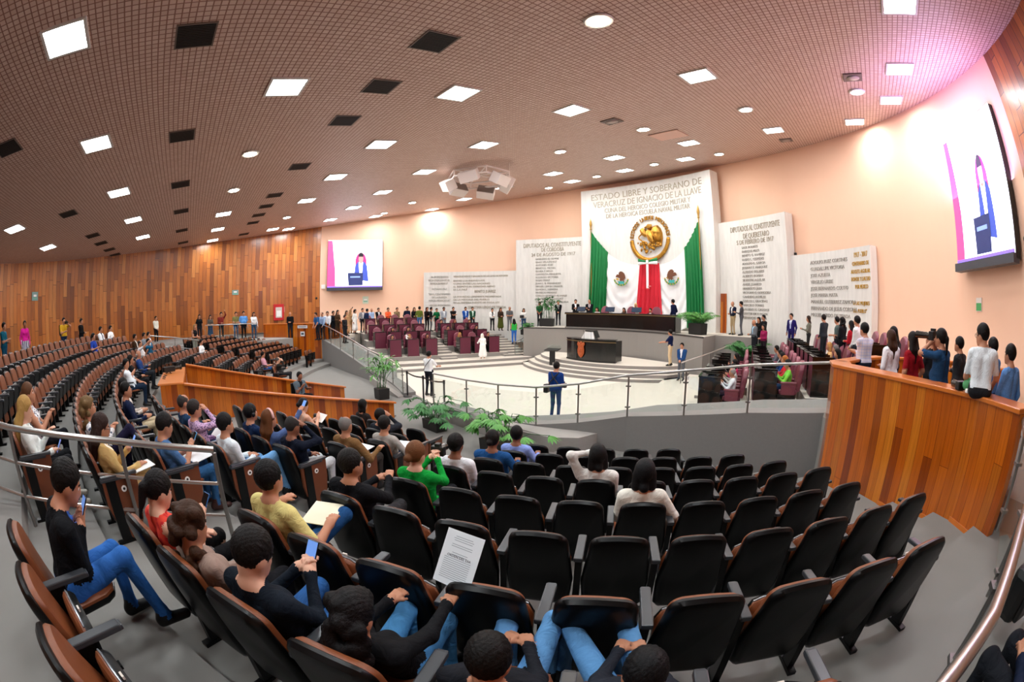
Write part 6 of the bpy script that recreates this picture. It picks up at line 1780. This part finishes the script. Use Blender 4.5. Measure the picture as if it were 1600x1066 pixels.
seat_person('woman with brown curly hair in taupe blouse behind red-dressed woman', 'D', 29.3, h=1.62, lean=-0.3, fem=True, top='9a8478', low='1a1a1e', hair='curly', hairc='3a2416', arms=('lap', 'lap'), head=(0, -0.3))
seat_person('man with thinning dark hair in dark navy jacket holding a phone', 'D', 30.7, top='141c26', low='2f5f9c', hair='short', hairc='120e0c', arms=('phone', 'phone'), head=(-0.1, -0.5), skin='l', lean=-0.28, h=1.68)
seat_person('person with long dark wavy hair holding a printed page, bottom edge', 'D', 32.1, fem=True, lean=-0.55, fwd=0.32, h=1.56, top='101114', low='4f8fc4', hair='curly', hairc='0d0a0b', arms=('paper', (0.2, 0.52, 0.74)), head=(0, -0.35))
seat_person('dark-haired person with jeans at the bottom edge, left of centre', 'D', 33.53, lean=-0.62, fwd=0.34, h=1.52, top='1a1c22', low='5f95c8', hair='short', arms=('lap', 'lap'), head=(0, -0.4), legs={-1: ((-0.1, 0.58, 0.58), (-0.1, 0.6, 0.12)), 1: ((0.16, 0.62, 0.6), (0.16, 0.6, 0.1))})
seat_person('dark-haired person in jeans at the bottom edge, right of centre', 'D', 34.93, lean=-0.66, fwd=0.36, h=1.5, top='20242c', low='5f95c8', hair='short', hairc='0c0c0e', arms=('lap', 'lap'), head=(0, -0.5), legs={-1: ((-0.36, 0.6, 0.6), (-0.36, 0.6, 0.12)), 1: ((-0.02, 0.6, 0.6), (0.0, 0.6, 0.1))})
seat_person('man in pale yellow polo with papers on his lap', 'a', 28.6, top='dccf86', sleeve='short', low='1f4a7c', hair='short', hairc='0c0a0a', arms=('far', 'rest'), legs={1: ((0.16, 0.6, 0.62), (-0.12, 0.8, 0.58), -0.03)}, shoe='2a2c2e')
seat_person('man in black suit gesturing with both hands', 'b', 28.7, top='141519', inner='f0f0f0', low='3a3a3c', hair='short', hairc='15110f', arms=((0.08, 0.46, 0.78), (0.08, 0.46, 0.82)), head=(-0.35, 0))
seat_person('woman in bright green blouse with a camera and hair in a bun', 'c', 29.1, fem=True, top='0f9a3a', low='222428', hair='bun', hairc='6a4326', arms=((0.05, 0.38, 0.92), (0.05, 0.38, 0.92)), head=(-0.2, 0), skin='l')
seat_person('dark-skinned man in white shirt seen from behind, near block', 'd', 29.2, top='e8ebf0', low='22242a', hair='short', skin='d', arms=('lap', 'lap'), head=(-0.1, 0))
seat_person('person in dark blue polo with hair tied low, seen from behind', 'e', 29.7, top='1f4f86', low='1c1e22', hair='bun', skin='d', arms=('lap', 'rest'), fat=1.2)
seat_person('man in light blue shirt in the second row, near block', 'f', 30.0, top='8fa6e8', low='1f2430', hair='short', skin='d', arms=('lap', 'rest'))
seat_person('person in white turtleneck holding a phone to the ear', 'd', 34.2, top='e2e0da', low='22242a', hair='bob', hairc='0f0d0d', arms=((0.1, 0.1, 1.1), 'lap'), head=(0.3, 0))
seat_person('person with dark bob in white and blue patterned shirt', 'c', 35.4, fem=True, top='eceade', low='22242a', hair='bob', hairc='121214', inner='3f78b8', arms=('lap', 'rest'))
seat_person('blond woman in white blouse behind the guard rail, far left', 'C', 21.7, fem=True, top='e6ece8', low='15161a', hair='longback', hairc='a8854a', shoe='e2ddd2', arms=('phone', 'lap'), head=(0, -0.3), skin='l')
seat_person('woman in sleeveless white patterned top behind the blond woman', 'C', 19.0, fem=True, top='dfe3e6', topmat=PAT['dots'], sleeve='none', low='12131a', hair='bun', hairc='5a3a24', arms=('phone', 'phone'))
seat_person('woman in cream blazer with long dark hair writing behind the guard rail', 'D', 22.97, fem=True, top='c9a86c', inner='efeae0', low='d0b27c', hair='longback', hairc='2a1812', arms=('phone', 'write'), head=(0, -0.3), glasses=True)
seat_person('curly fair-haired woman with crossed dark-trousered leg', 'D', 20.16, fem=True, top='b8b4b0', topmat=PAT['dots'], low='1a1630', hair='curly', hairc='6a5232', arms=('phone', 'phone'), legs={1: ((0.08, 0.58, 0.78), (0.3, 0.78, 0.52), -0.05)})
seat_person('man in blue polo holding a blue phone and papers, aisle seat', 'a', 22.9, top='4a6f9c', sleeve='short', low='2a5580', hair='short', hairc='100c0c', arms=('paper', 'phone'), head=(0, -0.35), skin='m', shoe='3a1f1a')
seat_person('man in navy cardigan and beige trousers in the seventh row', 'a', 15.6, top='141f3c', low='c9b796', hair='short', arms=('lap', 'lap'), head=(-0.2, 0))
seat_person('person in pale shirt beside the navy cardigan', 'a', 14.2, fem=True, top='d6cdc4', low='2a2a30', hair='long', arms=('lap', 'lap'))
seat_person('grey-haired man in blue suit by the booth wall', 'b', 18.1, top='1f3a5a', inner='e6e9ee', low='1f2a3c', hair='thin', hairc='3a3533', arms=('paper', 'lap'))
seat_person('man in purple floral shirt resting chin on hand', 'b', 19.7, top='8a6f9c', topmat=PAT['floral'], low='3f6ea8', hair='short', hairc='2a2523', arms=('lap', 'chin'))
seat_person('young man in pale shirt and light jeans, aisle seat', 'b', 22.8, top='dfe9ef', low='6fa3d4', hair='short', hairc='0e0c0c', arms=('lap', 'lap'), skin='m', legs={1: ((0.16, 0.6, 0.6), (0.18, 0.72, 0.12))})
seat_person('person in dark blue with black headphones in the fifth row', 'c', 20.3, top='14284a', low='1c2434', hair='short', hairc='0c0c0e', arms=('lap', 'lap'))
seat_person('woman with long brown hair and pink headband filming with phone', 'c', 21.9, fem=True, top='4a5f8c', low='2a3a5a', hair='longback', hairc='5a3418', arms=('lap', 'raise_'))
seat_person('man in dark navy sweater resting his head on his hand', 'c', 23.5, top='0f1626', low='cfd4d6', hair='thin', hairc='2c2826', arms=('lap', 'chin'), head=(0, -0.2), skin='d')
seat_person('woman with dark bun reading in the third row', 'e', 17.1, fem=True, top='c9a590', sleeve='none', low='2a2a2c', hair='bun', hairc='17100e', arms=('paper', 'phone'), head=(0, -0.3), skin='l')
seat_person('grey-haired man in brown blazer, arm stretched, fourth row', 'd', 23.9, top='7a5a38', inner='efece6', low='3a3633', hair='thin', hairc='77736f', arms=('lap', 'far'), head=(0.1, 0))
seat_person('man in light grey shirt with papers on lap, third row aisle seat', 'e', 23.9, top='a8a39c', low='22406a', hair='short', hairc='15110f', arms=('lap', 'far'))
seat_person('woman with dark hair in the front row beside the booth end', 'g', 16.6, fem=True, top='2a2422', low='1c1c20', hair='bob', arms=('lap', 'lap'))
seat_person('man in dark suit with hand at face, second row', 'f', 21.4, top='23272f', inner='d8d8dc', low='2a2d33', hair='short', arms=('lap', 'chin'))
seat_person('big man in white short-sleeved shirt by the control desk', 'a', 3.9, top='e3ecf2', sleeve='short', low='17283c', hair='short', arms=('knee', 'crossed'), fat=1.2, head=(-0.5, 0))
seat_person('woman in black seated behind the man in white, by the desk', 'a', 0.98, fem=True, top='121215', low='15161a', hair='long', arms=('lap', 'lap'))
seat_person('bald man in dark blue shirt seated near the control desk', 'a', -3.4, top='23407a', low='22262c', hair='bald', hairc='cfc8c0', arms=('rest', 'lap'))
seat_person('man in white shirt raising a phone, eighth row far left', 'D', -12.2, top='eceef0', sleeve='short', low='22262c', hair='thin', hairc='2a2624', arms=('phone', 'raise_'))
seat_person('man in teal shirt with clasped hands, eighth row far left', 'D', -15.0, top='1a5f84', low='22262c', arms=('rest', 'chin'))
seat_person('person in brown jacket over white shirt, ninth row far left', 'C', -15.7, top='3a2514', inner='eceae6', low='1c1c1e', arms=('lap', 'lap'))
seat_person('person in grey scarf beside the brown jacket, ninth row', 'C', -18.4, top='7f858c', low='1c1c20', arms=('lap', 'lap'))
seat_person('man in white shirt with dark vest in the last row, left of pair', 'A', -15.4, top='eef0f2', inner='1d2434', low='1c1c20', arms=('lap', 'lap'))
seat_person('man in white shirt in the last row, right of pair', 'A', -17.9, top='f0f0f0', low='1c1c20', arms=('lap', 'rest'))
seat_person('man in bright blue polo seated in the tenth row', 'B', -9.2, top='1f3f9c', sleeve='short', low='1c2030', arms=('lap', 'rest'), fat=1.1)
seat_person('man in white shirt seated beyond the stair rail, rear left', 'C', -20.2, top='f0f2f4', low='4a4a46', arms=('lap', 'rest'))
seat_person('woman in white blouse seated in the block beyond the booth', 'b', -21.9, fem=True, top='f2f2f2', low='15161a', hair='bun', arms=('lap', 'rest'))
seat_person('man in pink checked shirt and jeans in the far block', 'f', -22.0, top='d9a0b0', topmat=PAT['pinkplaid'], sleeve='short', low='2f65a8', arms=('lap', 'lap'))
seat_person('grey-haired man resting his face on his hand beyond the booth wall', 'g', -18.5, top='2a2826', low='24262a', hair='thin', hairc='5a5653', arms=('rest', 'chin'), skin='l')
# ================================================================== THINGS IN HANDS AND ON LAPS
M_PHONE = mat('black_phone', '0c0d10', .2); M_PHS = mat('phone_glow', '5f86c8', .3, emit=.8)
def phone(key, which, label, col=None, rx=-.6, off=(0, .03, .02), glow=True, rz=0):
    p = P_[key]; w = hand_world(p, which); yaw = p.rotation_euler.z
    f = Matrix.Rotation(yaw, 3, 'Z')
    t = empty('phone', w + f @ Vector(off), yaw + rz, label, 'phone'); t.rotation_euler = (rx, 0, yaw + rz)
    MB().box((0, 0, 0), (.075, .009, .15)).build('case', mat('phone_' + (col or 'black'), col or '0c0d10', .25), t, bevel=.003)
    MB().box((0, -.0055, 0), (.068, .002, .14)).build('display', M_PHS if glow else M_PHONE, t)
def sheet(key, off, label, w=.216, h=.28, rx=.25, rz=0, col='f0f1ee', n=1, text=False):
    p = P_[key]; yaw = p.rotation_euler.z; k = Matrix.Rotation(yaw, 3, 'Z')
    t = empty('paper', p.location + k @ Vector(off), yaw + rz, label, 'paper'); t.rotation_euler = (rx, 0, yaw + rz)
    MB().box((0, 0, 0), (w, h, .002 * n)).build('sheet', mat('paper_' + col, col, .8), t)
    if text:
        b = MB(); rnd = random.Random(3)
        for i in range(22):
            z = h * .40 - i * h * .037
            if i in (3, 6, 7, 10): continue
            ww = w * (.72 if i > 10 else rnd.uniform(.4, .65)); b.box((0 if i < 11 else -w * .02, z, .0016 * n), (ww, h * .010, .0004))
        b.build('print', mat('print_grey', '9aa3ac', .8), t)
        b = MB(); V, F = text_verts('ORDEN DEL DIA', .02, .0003, 'CENTER'); n0 = b.pts([(v[0], v[1] + h * .02, .0018 + v[2]) for v in V])
        for f in F: b.face([n0 + q for q in f])
        b.build('heading', mat('print_dark', '3a4450', .8), t)
    return t
phone('man in dark suit and jeans looking at his phone, lower left corner', 'r', 'dark phone held by the man in suit and jeans')
phone('woman in red and black dress looking at her phone', 'r', 'phone in a blue and white case held by the red-dressed woman', '3a6fa8', glow=False)
phone('man with thinning dark hair in dark navy jacket holding a phone', 'r', 'phone with colourful screen held by the man in dark navy jacket')
phone('blond woman in white blouse behind the guard rail, far left', 'r', 'phone with lilac screen held by the blond woman', '8f8fd8')
phone('woman in cream blazer with long dark hair writing behind the guard rail', 'l', 'phone held by the woman in cream blazer')
phone('man in blue polo holding a blue phone and papers, aisle seat', 'r', 'light blue phone held by the man in blue polo', '6fb4e6', glow=False)
phone('woman with long brown hair and pink headband filming with phone', 'r', 'raised phone of the woman with the pink headband', '20242c')
phone('woman in tan suit filming with her phone by the left ramp', 'r', 'raised black phone at the top of the left ramp')
sheet('person with long dark wavy hair holding a printed page, bottom edge', (.17, .58, .84), 'printed agenda page held at the bottom edge', .23, .30, 1.02, -.3, 'e9f0f4', 1, True)
sheet('man in pale yellow polo with papers on his lap', (.05, .46, .66), 'cream papers on the lap of the man in yellow polo', .26, .32, .12, .3, 'efe9cf', 3)
sheet('woman in cream blazer with long dark hair writing behind the guard rail', (.08, .42, .64), 'white papers on the lap of the woman in cream blazer', .24, .3, .1, .1, 'f2f2ee', 3)
sheet('man in blue polo holding a blue phone and papers, aisle seat', (-.05, .44, .65), 'open white folder on the lap of the man in blue polo', .36, .28, .12, .1, 'eff1f2', 3)
sheet('man in purple floral shirt resting chin on hand', (.05, .40, .78), 'white page held by the man in floral shirt', .24, .32, .7, .1, 'f3f2ee')
sheet('grey-haired man in brown blazer, arm stretched, fourth row', (-.1, .42, .65), 'booklet on the knees of the man in brown blazer', .3, .24, .1, 0, 'f0f0ee', 3)
sheet('man in light grey shirt with papers on lap, third row aisle seat', (.0, .45, .65), 'white papers on the lap of the man in light grey shirt', .26, .3, .1, .2, 'f2f4f6', 2)
sheet('woman with dark bun reading in the third row', (.02, .42, .78), 'open pamphlet read by the woman with the dark bun', .26, .2, .7, 0, 'f2f0ec')
sheet('person in white turtleneck holding a phone to the ear', (.1, .5, .66), 'white page on the lap of the person in turtleneck', .2, .26, .1, 0, 'f2f0ec')
sheet('man in grey suit holding a folder on steps right of dais', (.0, .42, 1.16), 'tan folder held by the man in grey suit', .34, .24, .3, 0, 'c9a56a', 4)
sheet('person in pink holding papers at the lowest right tier', (-.1, .46, .92), 'white paper raised by the person in pink', .22, .3, .9, .2, 'f4f2ee', 1)
# cameras
def camera_prop(key, label, off=(0, .24, 1.55), tele=.26, sc=1.0, which=None):
    p = P_[key]; yaw = p.rotation_euler.z; k = Matrix.Rotation(yaw, 3, 'Z')
    t = empty('photo_camera', p.location + k @ Vector(off), yaw, label, 'camera')
    MB().box((0, 0, 0), (.15 * sc, .08 * sc, .105 * sc)).build('body', M_BLACK, t, bevel=.008)
    MB().box((0, .0, .065 * sc), (.06 * sc, .07 * sc, .04 * sc)).build('viewfinder', M_BLACK, t, bevel=.006)
    MB().tube([(0, .04 * sc, 0), (0, .04 * sc + tele, 0)], [.038 * sc, .046 * sc], 16).build('lens', M_BLKGLOSS, t, 'auto')
camera_prop('photographer in navy t-shirt aiming a camera in the right box', 'black camera with long lens raised by the photographer in the right box', (0, .20, 1.63), .3, 1.2)
camera_prop('person in dark jacket with a camera behind the aiming photographer', 'black camera held by the person behind the photographer', (0, .34, 1.25), .12)
camera_prop('woman in bright green blouse with a camera and hair in a bun', 'small dark camera held by the woman in green', (0, .50, .98), .12)
camera_prop('photographer in yellow t-shirt with backpack by the left wall', 'black camera raised by the yellow-shirted photographer', (.0, .30, 1.5), .12)
camera_prop('photographer in blue polo and jeans seen from behind in the pit', 'black camera bag and body at the waist of the photographer in blue', (.12, .24, 1.02), .05, 1.3)
t = empty('photo_camera', (14.75, 5.72, 2.56), .4, 'black camera lying on the right counter ledge beside the sitting man', 'camera')
MB().box((0, 0, .0), (.15, .1, .11)).build('body', M_BLACK, t, bevel=.015); MB().tube([(0, .05, 0), (0, .2, 0)], .048, 16).build('lens', M_BLKGLOSS, t, 'auto')
t = empty('green_bag', (14.9, 5.62, 2.5), .3, 'small green and white bag on the ledge beside the sitting man', 'bag')
MB().ball((0, 0, .09), .11, 14, 0, (1.5, .8, .8)).build('pouch', mat('bag_green', '4f9a62', .7), t, True); MB().box((0, -.06, .03), (.26, .06, .05)).build('stripe', M_WHITE, t, bevel=.01)
t = empty('backpack', (15.12, 2.75, 1.40), .6, 'black backpack on the floor behind the glass rail, bottom right', 'backpack')
MB().box((0, 0, .21), (.34, .24, .42)).build('body', M_BLACK, t, bevel=.07); MB().box((0, -.13, .14), (.24, .06, .2)).build('front_pocket', M_BLACK, t, bevel=.02)
MB().tube([(-.06, 0, .42), (-.05, 0, .48), (.05, 0, .48), (.06, 0, .42)], .012, 6).build('handle', M_BLACK, t)
# worn straps and bags as parts of their wearer
def strap(key, pts, r, m, name='strap'):
    p = P_[key]; MB().tube(pts, r, 6).build(name, m, p, 'auto')
strap('man in white t-shirt and dark trousers behind the belt barrier', [(.14, -.06, 1.42), (.05, -.13, 1.28), (-.08, -.14, 1.12), (-.17, -.08, 1.0)], .012, M_BLACK)
strap('photographer in blue polo and jeans seen from behind in the pit', [(-.13, -.05, 1.44), (-.02, -.14, 1.3), (.12, -.14, 1.15), (.2, -.06, 1.02)], .018, M_BLACK)
strap('photographer in blue polo and jeans seen from behind in the pit', [(.13, -.05, 1.44), (.02, -.14, 1.3), (-.12, -.14, 1.15), (-.2, -.06, 1.0)], .018, M_BLACK)
o = P_['photographer in blue polo and jeans seen from behind in the pit']; MB().box((-.30, .0, .93), (.14, .2, .26)).build('hip_bag', M_BLACK, o, bevel=.03)
o = P_['photographer in yellow t-shirt with backpack by the left wall']; MB().box((0, -.22, 1.2), (.3, .2, .45)).build('backpack', M_BLACK, o, bevel=.05)
o = P_['woman in white top with dark bag behind the green-top woman']; MB().box((.15, .16, 1.02), (.28, .1, .2)).build('shoulder_bag', M_BLACK, o, bevel=.03)
o = P_['woman with long brown hair and pink headband filming with phone']; hd = Vector(o['_head']); MB().tube([tuple(hd + Vector((.098 * cos(a), .012, .03 + .108 * sin(a)))) for a in [pi * i / 12 for i in range(13)]], .02, 8).build('headband', mat('pink_headband', 'e9b6ae', .6), o, True)
o = P_['person in dark blue with black headphones in the fifth row']; hd = Vector(o['_head']); MB().tube([tuple(hd + Vector((.1 * cos(a), -.01, .01 + .115 * sin(a)))) for a in [pi * i / 12 for i in range(13)]], .009, 8).build('headphone_band', M_BLACK, o, True)
for s in (-1, 1): MB().ball(tuple(hd + Vector((s * .095, -.005, -.01))), .036, 10, 0, (.6, 1, 1)).build('ear_cup', M_BLACK, o, True)
# papers, cups and desk consoles of the right-hand deputies
rnd = random.Random(11); k = 0
for (side, blk, tier, i), (x, y, z, rz) in list(CHAIRS.items()):
    if side < 0 or blk != 'l': continue
    f = Vector((-sin(rz), cos(rz), 0)); s = Vector((cos(rz), sin(rz), 0))
    w = Vector((x, y, z)) + f * .58 + s * rnd.uniform(-.2, .2)
    t = empty('paper_stack', w + Vector((0, 0, .79)), rz + rnd.uniform(-.4, .4), 'white paper stack on the right deputies\' %s tier, %s desk from ramp' % (('lowest', 'second', 'third', 'top')[tier], ordw(i)), 'papers', 'paper stacks on right desks')
    MB().box((0, 0, .015), (.25, .32, .03)).build('sheets', M_WHITE, t); MB().box((.05, .02, .04), (.22, .28, .015), rz=.3).build('loose_sheet', M_WHITE, t)
t = empty('paper_cup', (8.2, 11.35, TIER_B + .79), 0, 'white paper cup on the nearest right-hand desk', 'cup')
MB().lathe((0, 0, 0), [(.03, 0), (.04, .1), (.036, .1), (.03, .01)], 16).build('cup', M_WHITE, t, 'auto')
for p in P_.values():
    for q in ('_hand_l', '_hand_r', '_head'): del p[q]
build_seats()
